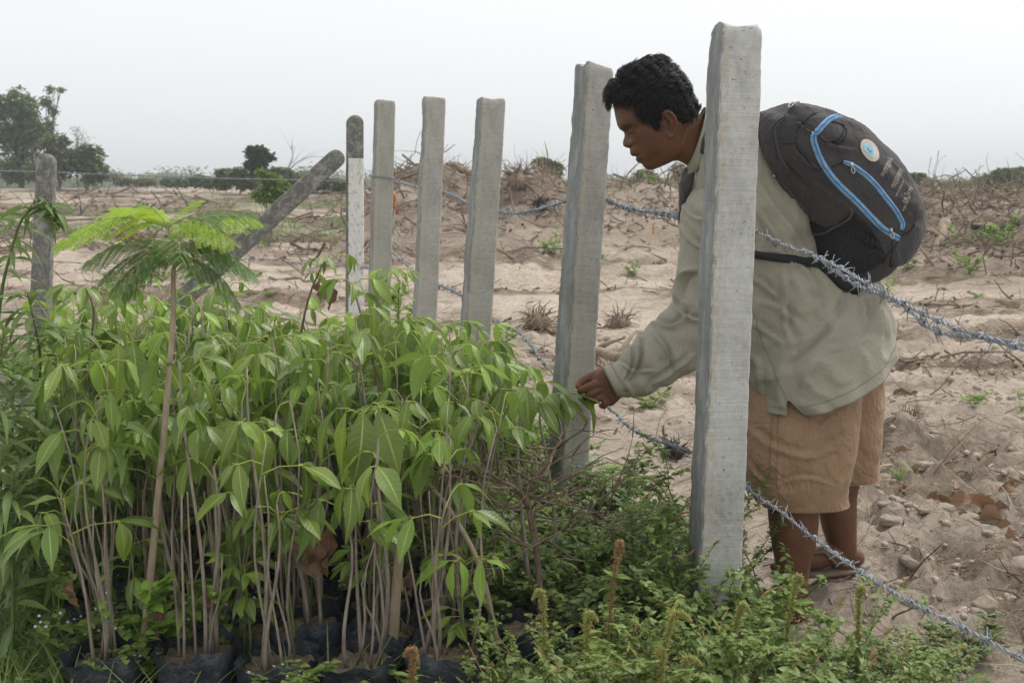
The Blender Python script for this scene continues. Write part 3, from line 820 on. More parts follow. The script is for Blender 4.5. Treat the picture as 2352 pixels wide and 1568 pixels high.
def limb(mb, pts, rad, k=14, n=24):
    R = spline([tuple(p) + (r,) for p, r in zip(pts, rad)], n)
    P_ = [Vector(r[:3]) for r in R]; rr = [r[3] for r in R]
    mb.tube(P_, rr, k)
    ell(mb, P_[0], rr[0], rr[0], rr[0], k=7); ell(mb, P_[-1], rr[-1], rr[-1], rr[-1], k=7)

BODY = MB()
BODY.add(*head_loft())
# neck
def hv(x, y): return (1378.2 + 0.1875 * x, 119.4 + 0.1875 * y)
nk = [(700, 1180, 900, 640), (860, 1330, 1120, 700), (960, 1336, 1215, 770), (1085, 1402, 1285, 850), (1230, 1500, 1400, 960), (1400, 1640, 1560, 1080)]
BODY.add(*loft_v([hv(a, b) + hv(c, d) + (HY + 0.01 * i, t) for i, ((a, b, c, d), t) in enumerate(zip(nk, (0.050, 0.058, 0.060, 0.062, 0.075, 0.09)))], 40, 40, 2.1))
# inner torso under the clothes
BODY.add(*loft_v([(1610, 400, 1680, 300, 3.14, 0.10), (1640, 520, 1790, 380, 3.18, 0.13), (1700, 640, 1880, 520, 3.2, 0.13), (1760, 760, 1950, 660, 3.2, 0.14), (1770, 870, 1970, 840, 3.2, 0.14)], 28, 30))
# near leg, far leg (pixel outlines below the shorts)
def leg(rows): BODY.add(*loft_v(rows, 36, 60, 2.15))
NL, FL = 3.02, 3.22
leg([(1785, 860, 1920, 860, NL + 0.13, 0.06), (1775, 1020, 1890, 1020, NL + 0.04, 0.060), (1765, 1120, 1886, 1120, NL, 0.060), (1764, 1168, 1881, 1168, NL, 0.058), (1770, 1228, 1876, 1228, NL, 0.055), (1780, 1290, 1862, 1290, NL, 0.043), (1786, 1330, 1856, 1330, NL, 0.036), (1786, 1366, 1856, 1366, NL, 0.034), (1778, 1400, 1866, 1400, NL, 0.036), (1770, 1425, 1872, 1425, NL, 0.034)])
leg([(1860, 830, 2000, 830, FL, 0.085), (1882, 1020, 1995, 1020, FL, 0.065), (1880, 1120, 1970, 1120, FL, 0.058), (1880, 1160, 1966, 1160, FL, 0.056), (1888, 1210, 1966, 1210, FL, 0.052), (1903, 1256, 1966, 1256, FL, 0.042), (1907, 1298, 1967, 1298, FL, 0.036), (1900, 1326, 1977, 1326, FL, 0.035), (1890, 1350, 1990, 1350, FL, 0.036), (1885, 1368, 1994, 1368, FL, 0.034)])
def foot(hx, hy, Y, toe_dx, toe_dy):
    """heel pixel, toe offset in pixels"""
    h = PY(hx, hy, Y); t = PY(hx + toe_dx, hy + toe_dy, Y - 0.05)
    gz = g1(h.x, h.y)
    t.z = gz + 0.018; h.z = gz + 0.03
    limb(BODY, [h + Vector((0, 0, 0.004)), h.lerp(t, 0.3) + Vector((0, 0, 0.022)), h.lerp(t, 0.62) + Vector((0, 0, 0.012)), h.lerp(t, 0.9)], [0.029, 0.033, 0.029, 0.022], 16)
    d = (t - h).normalized(); sd_ = Vector((-d.y, d.x, 0))
    for q in range(5):
        o = (q - 2) * 0.017
        a = h.lerp(t, 0.75) + sd_ * o * 0.9; b = h.lerp(t, 1.06 - 0.02 * abs(q - 0.6) - 0.012 * q) + sd_ * o
        a.z = gz + 0.02; b.z = gz + 0.012
        limb(BODY, [a, a.lerp(b, 0.6) + Vector((0, 0, 0.004)), b], [0.013, 0.0105 if q else 0.013, 0.009 if q else 0.012], 10, 10)
    return h, t
F1 = foot(1842, 1426, NL, -185, 20)
F2 = foot(1960, 1364, FL, -165, 25)
# reaching left arm inside the sleeve, then wrist and hand
AY0, AY1 = 3.06, 2.97
arm_rows = [(1620, 455, 1720, 400, AY0 + 0.03, 0.04), (1605, 560, 1685, 580, AY0, 0.04), (1600, 660, 1665, 700, AY0, 0.038), (1568, 764, 1610, 780, AY0 - 0.01, 0.026), (1502, 816, 1528, 834, AY1 + 0.03, 0.018), (1452, 852, 1470, 872, AY1 + 0.015, 0.014), (1396, 852, 1424, 905, AY1, 0.024), (1386, 846, 1410, 910, AY1, 0.022)]
BODY.add(*loft_v(arm_rows, 30, 60, 2.1))
HYH = AY1
def hp(x, y, dy=0.0): return hand_pt(x, y, HYH + dy)
# palm / back of the hand: rows from wrist to knuckles
def hv2(x, y): return (1286.3 + 0.0996 * x, 808.5 + 0.0996 * y)
palm = [((1130, 330), (1470, 1000), 0.021), ((1000, 350), (1400, 1060), 0.022), ((890, 420), (1320, 1140), 0.020), ((800, 520), (1230, 1220), 0.019), ((730, 640), (1140, 1250), 0.018), ((690, 740), (1060, 1225), 0.016)]
BODY.add(*loft_v([hv2(*a) + hv2(*b) + (HYH + 0.004 * i * 0.5, t) for i, (a, b, t) in enumerate(palm)], 30, 30, 2.2))
r1 = 0.0095
limb(BODY, [hp(900, 720, 0.0), hp(730, 770, -0.006), hp(560, 850, 0.0), hp(455, 900, 0.012)], [0.0120, 0.0112, 0.0100, 0.0082])           # index
limb(BODY, [hp(960, 880, 0.0), hp(820, 920, -0.008), hp(690, 990, -0.006), hp(570, 1060, 0.010)], [0.0115, 0.0112, 0.0098, 0.0078])       # middle
limb(BODY, [hp(1030, 1020, 0.0), hp(900, 1060, -0.008), hp(800, 1120, -0.004), hp(700, 1150, 0.012)], [0.0108, 0.0106, 0.0092, 0.0074])   # ring
limb(BODY, [hp(1120, 1140, 0.002), hp(1040, 1190, -0.006), hp(1010, 1240, 0.0), hp(950, 1230, 0.012)], [0.0098, 0.0095, 0.0085, 0.0070])    # little
limb(BODY, [hp(1000, 470, 0.012), hp(780, 540, 0.022), hp(590, 620, 0.022), hp(480, 700, 0.018), hp(415, 775, 0.014)], [0.016, 0.0135, 0.0115, 0.0105, 0.0080])  # thumb
for kx, ky in ((745, 755), (825, 905), (905, 1045), (1045, 1170)):
    ell(BODY, hp(kx, ky, -0.010), 0.0085, 0.006, 0.0085, k=6)
# ear on the near side
def ear():
    def e(x, y, dl=0):   # on the side of the head
        dx, dy = x - 800, y - 900
        u = dx * UD.x + dy * UD.y
        w = np.interp(u, wid[:, 0], wid[:, 1])
        return HP(x, y, -(w * 0.97 + dl) * HM)
    helix = [(760, 930, 4), (722, 850, 20), (718, 790, 44), (755, 752, 62), (805, 765, 76), (848, 808, 84), (878, 870, 84), (886, 940, 74), (872, 1000, 58), (845, 1045, 38), (815, 1060, 24), (800, 1020, 14), (797, 985, 6)]
    pts = [e(*q) for q in helix]
    R = spline([tuple(p) for p in pts], 50)
    BODY.tube([Vector(r) for r in R], [0.0030 + 0.0012 * math.sin(i / 49 * math.pi) for i in range(50)], 8)
    anti = [(770, 830, 26), (800, 850, 44), (828, 890, 50), (836, 940, 44), (822, 985, 30)]
    R = spline([tuple(e(*q)) for q in anti], 24)
    BODY.tube([Vector(r) for r in R], 0.0030, 8)
    ell(BODY, e(748, 915, 6), 0.0045, 0.0045, 0.006, k=6)      # tragus
    ell(BODY, e(822, 1035, 24), 0.0062, 0.0042, 0.0070, k=6)   # lobe
    # bowl plate joining helix to head
    c = e(800, 890, 22)
    V = [c] ; F = []
    n = 50
    RR = spline([tuple(p) for p in pts], n)
    for r in RR: V.append(Vector(r).lerp(c, 0.06))
    for r in RR: V.append(Vector(r).lerp(c, 0.15) + Vector((0, 0.016, 0)))
    V.append(c + Vector((0, 0.016, 0)))
    for i in range(n):
        j = (i + 1) % n
        F += [(0, 1 + i, 1 + j), (1 + i, 1 + n + i, 1 + n + j, 1 + j), (1 + n + i, 2 * n + 1, 1 + n + j)]
    BODY.add(V, F)
ear()
body_me = remesh(BODY, 0.0023, 2, 0.4)

def skin_material():
    m, nt, out = new_mat('brown_skin')
    tcn = nt.nodes.new('ShaderNodeTexCoord').outputs['Object']
    n1 = noise_node(nt, tcn, 14, 4, 0.6); n2 = noise_node(nt, tcn, 260, 4, 0.65)
    col = ramp_node(nt, [(0.3, (0.090, 0.036, 0.019)), (0.55, (0.145, 0.061, 0.032)), (0.75, (0.205, 0.092, 0.051))], math_node(nt, 'ADD', math_node(nt, 'MULTIPLY', n1, 0.75), math_node(nt, 'MULTIPLY', n2, 0.25)))
    at = nt.nodes.new('ShaderNodeAttribute'); at.attribute_name = 'tone'
    sp = nt.nodes.new('ShaderNodeSeparateColor'); nt.links.new(at.outputs['Color'], sp.inputs[0])
    col = mix_col(nt, sp.outputs[0], col, (0.10, 0.038, 0.030))     # lips
    col = mix_col(nt, sp.outputs[1], col, (0.022, 0.013, 0.010))    # lashes, brows, stubble; shade painted into mouth, nostril, ear and lid creases
    col = mix_col(nt, sp.outputs[2], col, (0.33, 0.165, 0.10))      # soles, heels, nails
    p = pbr(nt, out, col, 0.52, bump_chain(nt, [(n1, 0.12, 0.003), (n2, 0.28, 0.0009)]), 0.35)
    p.inputs['Subsurface Weight'].default_value = 0.06
    p.inputs['Subsurface Radius'].default_value = (0.008, 0.003, 0.0015)
    p.inputs['Subsurface Scale'].default_value = 1.0
    return m
SKIN = skin_material()
body_me.materials.clear(); body_me.materials.append(SKIN)
V = mcoords(body_me)
tone = np.zeros((len(V), 4)); tone[:, 3] = 1
def near(pt, r):
    d = np.linalg.norm(V - np.array(pt)[None], axis=1); return np.clip(1.3 - d / r, 0, 1)
def capsule(p, q, r):
    p = np.array(p); q = np.array(q); d = q - p; t = np.clip(((V - p) @ d) / (d @ d), 0, 1)
    dd = np.linalg.norm(V - (p + t[:, None] * d), axis=1); return np.clip(1.4 - dd / r, 0, 1)
# face painting in the coordinates of the profile (hx, hy) and the lateral distance
def to_h(Vv):
    d = np.stack([Vv[:, 0], np.full(len(Vv), HY), Vv[:, 2] - CAMH], 1)
    zc = d[:, 1] * CA - d[:, 2] * SA; up = d[:, 1] * SA + d[:, 2] * CA
    px = FW / 2 + d[:, 0] / zc * FPX; py = FH / 2 - up / zc * FPX
    return (px - 1378.2) / 0.1875, (py - 119.4) / 0.1875, (Vv[:, 1] - HY) / HM
HX, HYY, HL = to_h(V)
def seg2(p, q, r, soft=0.5):
    ax_, ay_ = q[0] - p[0], q[1] - p[1]; t = np.clip(((HX - p[0]) * ax_ + (HYY - p[1]) * ay_) / (ax_ * ax_ + ay_ * ay_ + 1e-9), 0, 1)
    d = np.hypot(HX - p[0] - t * ax_, HYY - p[1] - t * ay_); return np.clip((1 + soft - d / r) / (2 * soft), 0, 1)
isface = (np.abs(HL) > 40) & (HX < 700) & (HYY > 600) & (HYY < 1460)
mid_ = np.abs(HL) < 200
def paint(ch, val, m): tone[:, ch] = np.maximum(tone[:, ch], val * m)
paint(1, 0.62, seg2((262, 925), (350, 905), 22) * isface); paint(1, 0.45, seg2((350, 905), (430, 925), 16) * isface)
paint(1, 0.95, seg2((322, 1008), (408, 1008), 9, .35) * isface); paint(1, 0.45, seg2((330, 985), (400, 978), 7) * isface)
paint(1, 0.30, seg2((330, 1040), (395, 1050), 10) * isface)
paint(0, 0.8, np.maximum(seg2((362, 1258), (440, 1290), 22), seg2((445, 1335), (500, 1318), 24)) * (HX < 530) * (HYY > 1200))
paint(1, 0.9, seg2((430, 1300), (515, 1312), 8, .4) * (HX < 560))
paint(1, 0.85, seg2((340, 1172), (362, 1165), 12, .4) * (np.abs(HL) > 15) * (HX < 400))
paint(1, 0.30, seg2((385, 1215), (450, 1255), 22) * (HX < 520)); paint(1, 0.22, seg2((560, 1400), (640, 1425), 34))
paint(1, 0.8, seg2((778, 885), (782, 905), 10, .5) * (HL < -250)); paint(1, 0.35, seg2((790, 830), (800, 960), 18) * (HL < -290))
low = V[:, 2]
tone[:, 2] = np.maximum(tone[:, 2], 0.6 * (np.clip((F1[0].z - 0.002 - V[:, 2]) / 0.02, 0, 1) * (V[:, 0] > F1[0].x - 0.01) * (V[:, 2] < 0.2)))
tone[:, 2] = np.maximum(tone[:, 2], 0.55 * near(F2[0] + Vector((0.03, 0, 0.0)), 0.035))
tone[:, 2] = np.maximum(tone[:, 2], 0.55 * near(F1[0] + Vector((0.03, 0, 0.0)), 0.03))
tone[:, 2] = np.maximum(tone[:, 2], 0.5 * near(hp(405, 750, 0.012), 0.006))
tone[:, 1] = np.maximum(tone[:, 1], 0.75 * near(hp(415, 925, 0.006), 0.0055))
ca = body_me.color_attributes.new('tone', 'FLOAT_COLOR', 'POINT'); ca.data.foreach_set('color', tone.astype(np.float32).ravel())

man_base = Vector((PY(1850, 1428, 3.1).x, 3.1, g1(0.78, 3.1)))
MAN = empty('person', man_base, 'man in khaki shirt and tan shorts bending over the fence to touch a sapling leaf', 'person')
def manpart(name, me):
    V = mcoords(me) - np.array(man_base)[None]; set_coords(me, V)
    return ob(name, me, parent=MAN)
BODYTREE_V = None
manpart('body', body_me)

# ---- hair
hair_poly = [(95, 540), (110, 450), (160, 400), (180, 340), (230, 300), (320, 275), (330, 220), (380, 170), (470, 150), (550, 105), (620, 85), (700, 100), (780, 130), (850, 180), (940, 230), (1000, 290), (1060, 380), (1130, 460), (1170, 540), (1210, 620), (1232, 720), (1190, 800), (1110, 890), (1030, 895), (960, 880), (900, 860), (868, 800), (820, 755), (750, 742), (712, 780), (708, 860), (700, 930), (670, 975), (635, 985), (598, 955), (560, 905), (520, 876), (440, 865), (400, 820), (372, 740), (350, 655), (300, 655), (240, 650), (170, 628)]
HPOLY = np.array(hair_poly, float)
def poly_sd(x, y, PL):
    x = np.asarray(x, float); y = np.asarray(y, float)
    n = len(PL); inside = np.zeros(x.shape, bool); d = np.full(x.shape, 1e9)
    for i in range(n):
        a = PL[i]; b = PL[(i + 1) % n]
        c = ((a[1] > y) != (b[1] > y))
        with np.errstate(divide='ignore', invalid='ignore'):
            xi = (b[0] - a[0]) * (y - a[1]) / (b[1] - a[1] + 1e-12) + a[0]
        inside ^= c & (x < xi)
        e = b - a; t = np.clip(((x - a[0]) * e[0] + (y - a[1]) * e[1]) / (e @ e), 0, 1)
        d = np.minimum(d, np.hypot(x - a[0] - t * e[0], y - a[1] - t * e[1]))
    return np.where(inside, d, -d)
hfront = np.array([(-120, 0), (450, 455), (520, 450), (600, 450), (664, 428), (735, 370), (795, 255), (824, 67), (828, -20)])
hback = np.array([(-120, -455), (-50, -475), (60, -498), (127, -502), (320, -487), (430, -478), (510, -458), (598, -405), (680, -350), (743, -313), (790, -240), (815, -120), (828, -30)])
hwid = np.array([(-120, 330), (0, 352), (200, 375), (320, 385), (450, 382), (540, 365), (640, 320), (720, 250), (780, 165), (815, 80), (828, 8)])
def hair_shell():
    us = np.linspace(-90, 828, 90); nseg = 96
    V = []; S = []
    for u in us:
        bk = np.interp(u, hback[:, 0], hback[:, 1]); w = np.interp(u, hwid[:, 0], hwid[:, 1])
        ff = np.interp(u, hfront[:, 0], hfront[:, 1]) if u > 400 else np.interp(u, front[:, 0], front[:, 1]) + 10
        sf = np.interp(u, base_f[:, 0], base_f[:, 1]); sb = np.interp(u, back[:, 0], back[:, 1]); sw = np.interp(u, wid[:, 0], wid[:, 1])
        if u > 745: sf, sb, sw = -60, -70, 5
        fc = 0.5 * (ff + bk) - 20
        for j in range(nseg):
            t = 2 * math.pi * j / nseg; c, s = math.cos(t), math.sin(t); k = (abs(c) ** 2.3 + abs(s) ** 2.3) ** (-1 / 2.3)
            f = fc + ((ff - fc) if c > 0 else (fc - bk)) * c * k; lat = w * s * k
            fi = fc + ((sf - fc) if c > 0 else (fc - sb)) * c * k; li = sw * s * k
            x = 800 + f * FD.x + u * UD.x; y = 900 + f * FD.y + u * UD.y
            V.append((f, lat, fi, li, u, x, y))
    A = np.array(V)
    sd_ = poly_sd(A[:, 5], A[:, 6], HPOLY)
    m = sstep(-18, 40, sd_ + 14 * (fbm(A[:, 5] / 30, A[:, 6] / 30, seed=9) - 0.5))
    m = np.where(A[:, 4] > 560, 1.0, m)
    lump = 1 + 0.26 * (fbm(A[:, 0] / 75, A[:, 1] / 75, A[:, 4] / 75, seed=13, oct=4) - 0.5)
    f = A[:, 2] * 0.96 * (1 - m) + A[:, 0] * m; lat = A[:, 3] * 0.93 * (1 - m) + A[:, 1] * m
    f = f + (f + 20) * (lump - 1) * m * 0.55; lat = lat * (1 + (lump - 1) * m); u2 = A[:, 4] + (lump - 1) * 120 * m * (A[:, 4] > 500)
    P_ = [hfu(a, b, c) for a, b, c in zip(f, u2, lat)]
    F = []
    n = len(us)
    for i in range(n - 1):
        for j in range(nseg):
            j2 = (j + 1) % nseg
            q = (i * nseg + j, i * nseg + j2, (i + 1) * nseg + j2, (i + 1) * nseg + j)
            if max(m[a] for a in q) > 0.03: F.append(q)
    return P_, F, m.reshape(n, nseg), np.array([tuple(p) for p in P_]).reshape(n, nseg, 3)
hm, hnt, hout = new_mat('black_hair')
htc = hnt.nodes.new('ShaderNodeTexCoord').outputs['Object']
hn = noise_node(hnt, htc, 120, 5, 0.7, (1, 1, 0.4))
pbr(hnt, hout, ramp_node(hnt, [(0.35, (0.006, 0.0055, 0.006)), (0.7, (0.013, 0.011, 0.011))], hn), 0.6, bump_chain(hnt, [(hn, 0.6, 0.003)]), 0.15)
HAIR = hm
HV, HF, HMASK, HGRID = hair_shell()
mb = MB(); mb.add(HV, HF)
hr = random.Random(3)
nU, nS = HMASK.shape
cen = np.array(hfu(-20, 250, 0))
cnt = 0
while cnt < 11000:
    i = int(nU * (hr.random() ** 0.85)); j = hr.randrange(nS)
    if i >= nU - 2 or HMASK[i, j] < 0.75: continue
    p = HGRID[i, j] * (1 - 0) ; q = HGRID[i, (j + 1) % nS]; r = HGRID[i + 1, j]
    a, b = hr.random(), hr.random()
    p0 = Vector(p + (q - p) * a + (r - p) * b)
    nrm = (p0 - Vector(cen)).normalized()
    # combing direction: backwards and down along the skull, lifted at the front
    back_dir = hfu(-100, 250, 0) - hfu(0, 250, 0); back_dir.normalize()
    down = hfu(0, 150, 0) - hfu(0, 250, 0); down.normalize()
    w = hr.gauss(0, 0.35)
    t = back_dir * 0.7 + down * 0.5 + nrm.cross(back_dir) * w
    frontness = (p0 - Vector(cen)).dot(-back_dir)
    if frontness > 0.055: t = -back_dir * 0.55 + down * 0.55 + nrm.cross(down) * w
    t = (t - nrm * t.dot(nrm)).normalized()
    s = nrm.cross(t)
    L_ = hr.uniform(0.012, 0.028); lift = hr.uniform(0.05, 0.34) + (0.22 if i > nU * 0.80 else 0); curl = 0.9 * math.sin(p0.x * 170 + p0.z * 130 + p0.y * 90) + hr.uniform(-0.3, 0.3)
    if i < nU * 0.4: L_ *= 0.75; lift *= 0.5
    pts = [p0 - nrm * 0.003]
    for k in range(1, 5):
        z = k / 4
        pts.append(p0 + t * L_ * z + nrm * (L_ * lift * math.sin(z * 2.4) - 0.0005) + s * (L_ * curl * math.sin(z * 3.0)))
    mb.tube(pts, [0.0008, 0.0008, 0.0007, 0.0005, 0.0002], 3, cap=False, mat=1)
    cnt += 1
HAIR2 = simple('hair_strands', (0.006, 0.0055, 0.0055), (0.024, 0.021, 0.020), 90, 0.42, 0, spec=0.35)
manpart('hair', mb.mesh('hair', [HAIR, HAIR2]))

# ---- cloth
def cloth_mat(name, c1, c2, scale=900, bump=0.2, stain=None, crease=0.13):
    m, nt, out = new_mat(name)
    tcn = nt.nodes.new('ShaderNodeTexCoord').outputs['Object']
    a = noise_node(nt, tcn, 5, 5, 0.6); w = noise_node(nt, tcn, 420, 3, 0.6)
    cr = noise_node(nt, tcn, 16, 5, 0.6, (1, 1, 0.45), 1.6)
    col = ramp_node(nt, [(0.3, c1), (0.7, c2)], math_node(nt, 'ADD', math_node(nt, 'MULTIPLY', a, 0.8), math_node(nt, 'MULTIPLY', w, 0.2)))
    if stain: col = mix_col(nt, math_node(nt, 'MULTIPLY', ramp_node(nt, [(0.55, (0, 0, 0)), (0.75, (1, 1, 1))], noise_node(nt, tcn, 11, 6, 0.7)), 0.35), col, stain)
    c2 = noise_node(nt, tcn, 22, 2, 0.5, (1, 1, 0.35), 2.2)
    rg = math_node(nt, 'SUBTRACT', 1.0, math_node(nt, 'POWER', math_node(nt, 'MULTIPLY', math_node(nt, 'ABSOLUTE', math_node(nt, 'SUBTRACT', c2, 0.5)), 6.0, clamp=True), 0.5))
    c3 = noise_node(nt, tcn, 9, 2, 0.5, (1, 1, 0.8), 2.8)
    rg3 = math_node(nt, 'SUBTRACT', 1.0, math_node(nt, 'POWER', math_node(nt, 'MULTIPLY', math_node(nt, 'ABSOLUTE', math_node(nt, 'SUBTRACT', c3, 0.5)), 7.0, clamp=True), 0.5))
    p = pbr(nt, out, col, 0.9, bump_chain(nt, [(cr, 0.3, 0.010), (rg, crease, 0.004), (rg3, crease * 1.3, 0.007), (w, bump, 0.0008)]), 0.15)
    p.inputs['Sheen Weight'].default_value = 0.15
    return m
SHIRT = cloth_mat('khaki_shirt_cloth', (0.275, 0.255, 0.20), (0.35, 0.33, 0.262), stain=(0.22, 0.19, 0.13))
SHIRTD = cloth_mat('khaki_seam_cloth', (0.175, 0.17, 0.115), (0.22, 0.21, 0.15))
SHORTS = cloth_mat('tan_shorts_cloth', (0.275, 0.175, 0.105), (0.345, 0.225, 0.138), stain=(0.20, 0.12, 0.07), crease=0.3)
SHORTD = cloth_mat('tan_seam_cloth', (0.22, 0.125, 0.065), (0.28, 0.16, 0.085))

def to_px(Vv):
    zc = Vv[:, 1] * CA - (Vv[:, 2] - CAMH) * SA; up = Vv[:, 1] * SA + (Vv[:, 2] - CAMH) * CA
    return FW / 2 + Vv[:, 0] / zc * FPX, FH / 2 - up / zc * FPX
CREASE_GAIN = 1.45
def crease_lines(V, Nn, lines, side=True):
    """sewn-in folds: a ridge with a hollow beside it along each line (pixel points of the place, width px, height m)"""
    px, py = to_px(V); near_ = (Nn[:, 1] < 0.25) if side else np.ones(len(V), bool); D = np.zeros(len(V))
    for pts, w, a in lines:
        S = spline(pts, 24); best = np.full(len(V), 1e9); sg = np.zeros(len(V)); tt_ = np.zeros(len(V))
        for i in range(23):
            p, q = S[i], S[i + 1]; e = q - p; L2 = e @ e + 1e-9
            t = np.clip(((px - p[0]) * e[0] + (py - p[1]) * e[1]) / L2, 0, 1); dx, dy = px - p[0] - t * e[0], py - p[1] - t * e[1]; d = np.hypot(dx, dy)
            u = d < best; best = np.where(u, d, best); sg = np.where(u, np.sign(e[0] * dy - e[1] * dx), sg); tt_ = np.where(u, (i + t) / 23, tt_)
        w = w * 0.72; x = best * sg / w; env = np.sin(np.pi * np.clip(tt_ * .92 + .04, 0, 1)) ** .6
        D += a * CREASE_GAIN * env * (np.exp(-(x - .25) ** 2 * 2.2) - .8 * np.exp(-(x + .9) ** 2 * 1.6)) * (best < w * 4)
    return V + Nn * (D * near_)[:, None]
def folds(V, Nn, amp, fr, seed, direction=(0.5, 0, -0.85), stretch=5.0, mask=None, sharpness=0.0):
    d = np.array(direction, float); d /= np.linalg.norm(d)
    along = V @ d
    perp = V - along[:, None] * d
    wx = fbm(V[:, 0] * 5, V[:, 1] * 5, V[:, 2] * 5, seed=seed + 1, oct=3) - 0.5
    n = fbm(perp[:, 0] * fr + along * fr / stretch + wx * 2.2, perp[:, 1] * fr, perp[:, 2] * fr - along * fr / stretch + wx * 2.2, seed=seed, oct=3)
    rdg = 1 - np.abs(n - 0.5) * 4
    rdg = np.clip(rdg, -0.6, 1)
    sharp = np.exp(-np.abs(n - 0.5) / 0.035)
    dsp = amp * ((1 - sharpness) * (rdg - 0.62) + 0.9 * sharpness * (sharp - 0.35))
    if mask is not None: dsp = dsp * mask
    return V + Nn * dsp[:, None]
def loft_grid(rows, nseg, nrow, expo=2.2):
    V, F = loft_v(rows, nseg, nrow, expo, cap=False)
    return np.array([tuple(p) for p in V]).reshape(nrow, nseg, 3)
def grid_normals(G):
    du = np.gradient(G, axis=0); dv = np.roll(G, -1, 1) - np.roll(G, 1, 1)
    n = np.cross(dv, du); n /= np.maximum(np.linalg.norm(n, axis=2, keepdims=True), 1e-9)
    c = G.mean(axis=1, keepdims=True)
    if ((G - c) * n).sum() < 0: n = -n
    return n
def grid_mesh(name, G, mats, thick=0.0015, drop=None, mi=None):
    nr, ns, _ = G.shape
    Nn = grid_normals(G)
    I = G - Nn * thick
    V = np.concatenate([G.reshape(-1, 3), I.reshape(-1, 3)])
    o = nr * ns
    F = []; MI = []
    for i in range(nr - 1):
        for j in range(ns):
            if drop is not None and drop(i, j): continue
            j2 = (j + 1) % ns
            a, b, c, d = i * ns + j, i * ns + j2, (i + 1) * ns + j2, (i + 1) * ns + j
            F.append((a, b, c, d)); F.append((o + d, o + c, o + b, o + a))
            m_ = mi(i, j) if mi else 0
            MI += [m_, m_]
    for i, s in ((0, 1), (nr - 1, -1)):
        for j in range(ns):
            j2 = (j + 1) % ns
            a, b = i * ns + j, i * ns + j2
            F.append((a, o + a, o + b, b) if s > 0 else (a, b, o + b, o + a)); MI.append(0)
    me = bpy.data.meshes.new(name); me.from_pydata([tuple(p) for p in V.tolist()], [], F)
    for mt in mats: me.materials.append(mt)
    me.polygons.foreach_set('material_index', MI)
    me.polygons.foreach_set('use_smooth', [True] * len(F)); me.update()
    return me

# shirt body
YT = 3.2
sh_rows = [(1588, 398, 1628, 262, 3.13, 0.078), (1578, 425, 1662, 262, 3.14, 0.13), (1568, 480, 1725, 285, 3.17, 0.165), (1570, 560, 1810, 372, 3.19, 0.175), (1598, 650, 1892, 470, YT - 0.01, 0.18),
           (1640, 740, 1968, 560, YT - 0.02, 0.185), (1670, 815, 2012, 640, YT - 0.035, 0.205), (1700, 872, 2038, 712, YT - 0.045, 0.228), (1712, 905, 2049, 775, YT - 0.05, 0.242)]
NS, NR = 150, 130
G = loft_grid(sh_rows, NS, NR, 2.25)
tt = np.linspace(0, 1, NR)[:, None]; th = 2 * np.pi * np.arange(NS)[None, :] / NS
# hem dips on the two sides, between belly and seat
dip = sstep(0.45, 1.0, tt) * (np.abs(np.sin(th)) ** 1.3) * 0.072
dip = dip * (1 + 0.10 * np.cos(th))
G[:, :, 2] -= dip
G[:, :, 0] -= dip * 0.10
Nn = grid_normals(G)
Vf = G.reshape(-1, 3); Nf = Nn.reshape(-1, 3)
mask = (sstep(0.12, 0.5, tt) * np.ones_like(th)).ravel()
hemoff = (1 - 0.8 * sstep(0.90, 0.97, tt) * np.ones_like(th)).ravel()
Vf = folds(Vf, Nf, 0.020, 7, 201, (-0.25, 0, 1), 6, mask * hemoff, 0.25)
Vf = folds(Vf, Nf, 0.006, 15, 231, (0.7, 0, 0.7), 5, mask * hemoff, 0.3)
Vf = crease_lines(Vf, Nf, [([(1800, 598), (1850, 612), (1876, 660), (1886, 728)], 10, .014), ([(1812, 640), (1804, 700), (1806, 745), (1822, 790)], 12, .012), ([(1940, 700), (1900, 748), (1858, 790), (1820, 826)], 10, .011),
    ([(1730, 742), (1765, 762), (1796, 785)], 11, .010), ([(1725, 640), (1762, 662), (1796, 692)], 10, .011), ([(1906, 756), (1932, 706), (1950, 662)], 9, .009), ([(1968, 655), (1982, 700), (1992, 760)], 10, .010),
    ([(1735, 690), (1790, 705), (1850, 760)], 13, .009), ([(1740, 480), (1775, 530), (1800, 590)], 12, .012), ([(1745, 420), (1800, 500), (1850, 560)], 12, .011), ([(1740, 560), (1780, 570), (1820, 590)], 8, .008),
    ([(2010, 660), (2022, 720), (2030, 780)], 9, .008), ([(1900, 800), (1950, 790), (2000, 770)], 12, .007), ([(1740, 820), (1745, 870), (1750, 905)], 12, .007), ([(1870, 830), (1850, 870), (1845, 905)], 12, .006),
    ([(1600, 330), (1590, 400), (1580, 470)], 9, .008)])
lowm = (sstep(0.62, 0.95, tt) * np.ones_like(th)).ravel()
Vf = Vf + Nf * (0.007 * 0.6 * np.sin(th * 13 + 3 * fbm(th * 2, th * 0, seed=3)) * sstep(0.7, 1.0, tt)).reshape(-1)[:, None]
G = Vf.reshape(NR, NS, 3)
# belt pinch at the hip strap
pin = np.exp(-((tt - 0.56) / 0.05) ** 2)
ctr = G.mean(axis=1, keepdims=True)
G = ctr + (G - ctr) * (1 - 0.07 * pin[:, :, None])
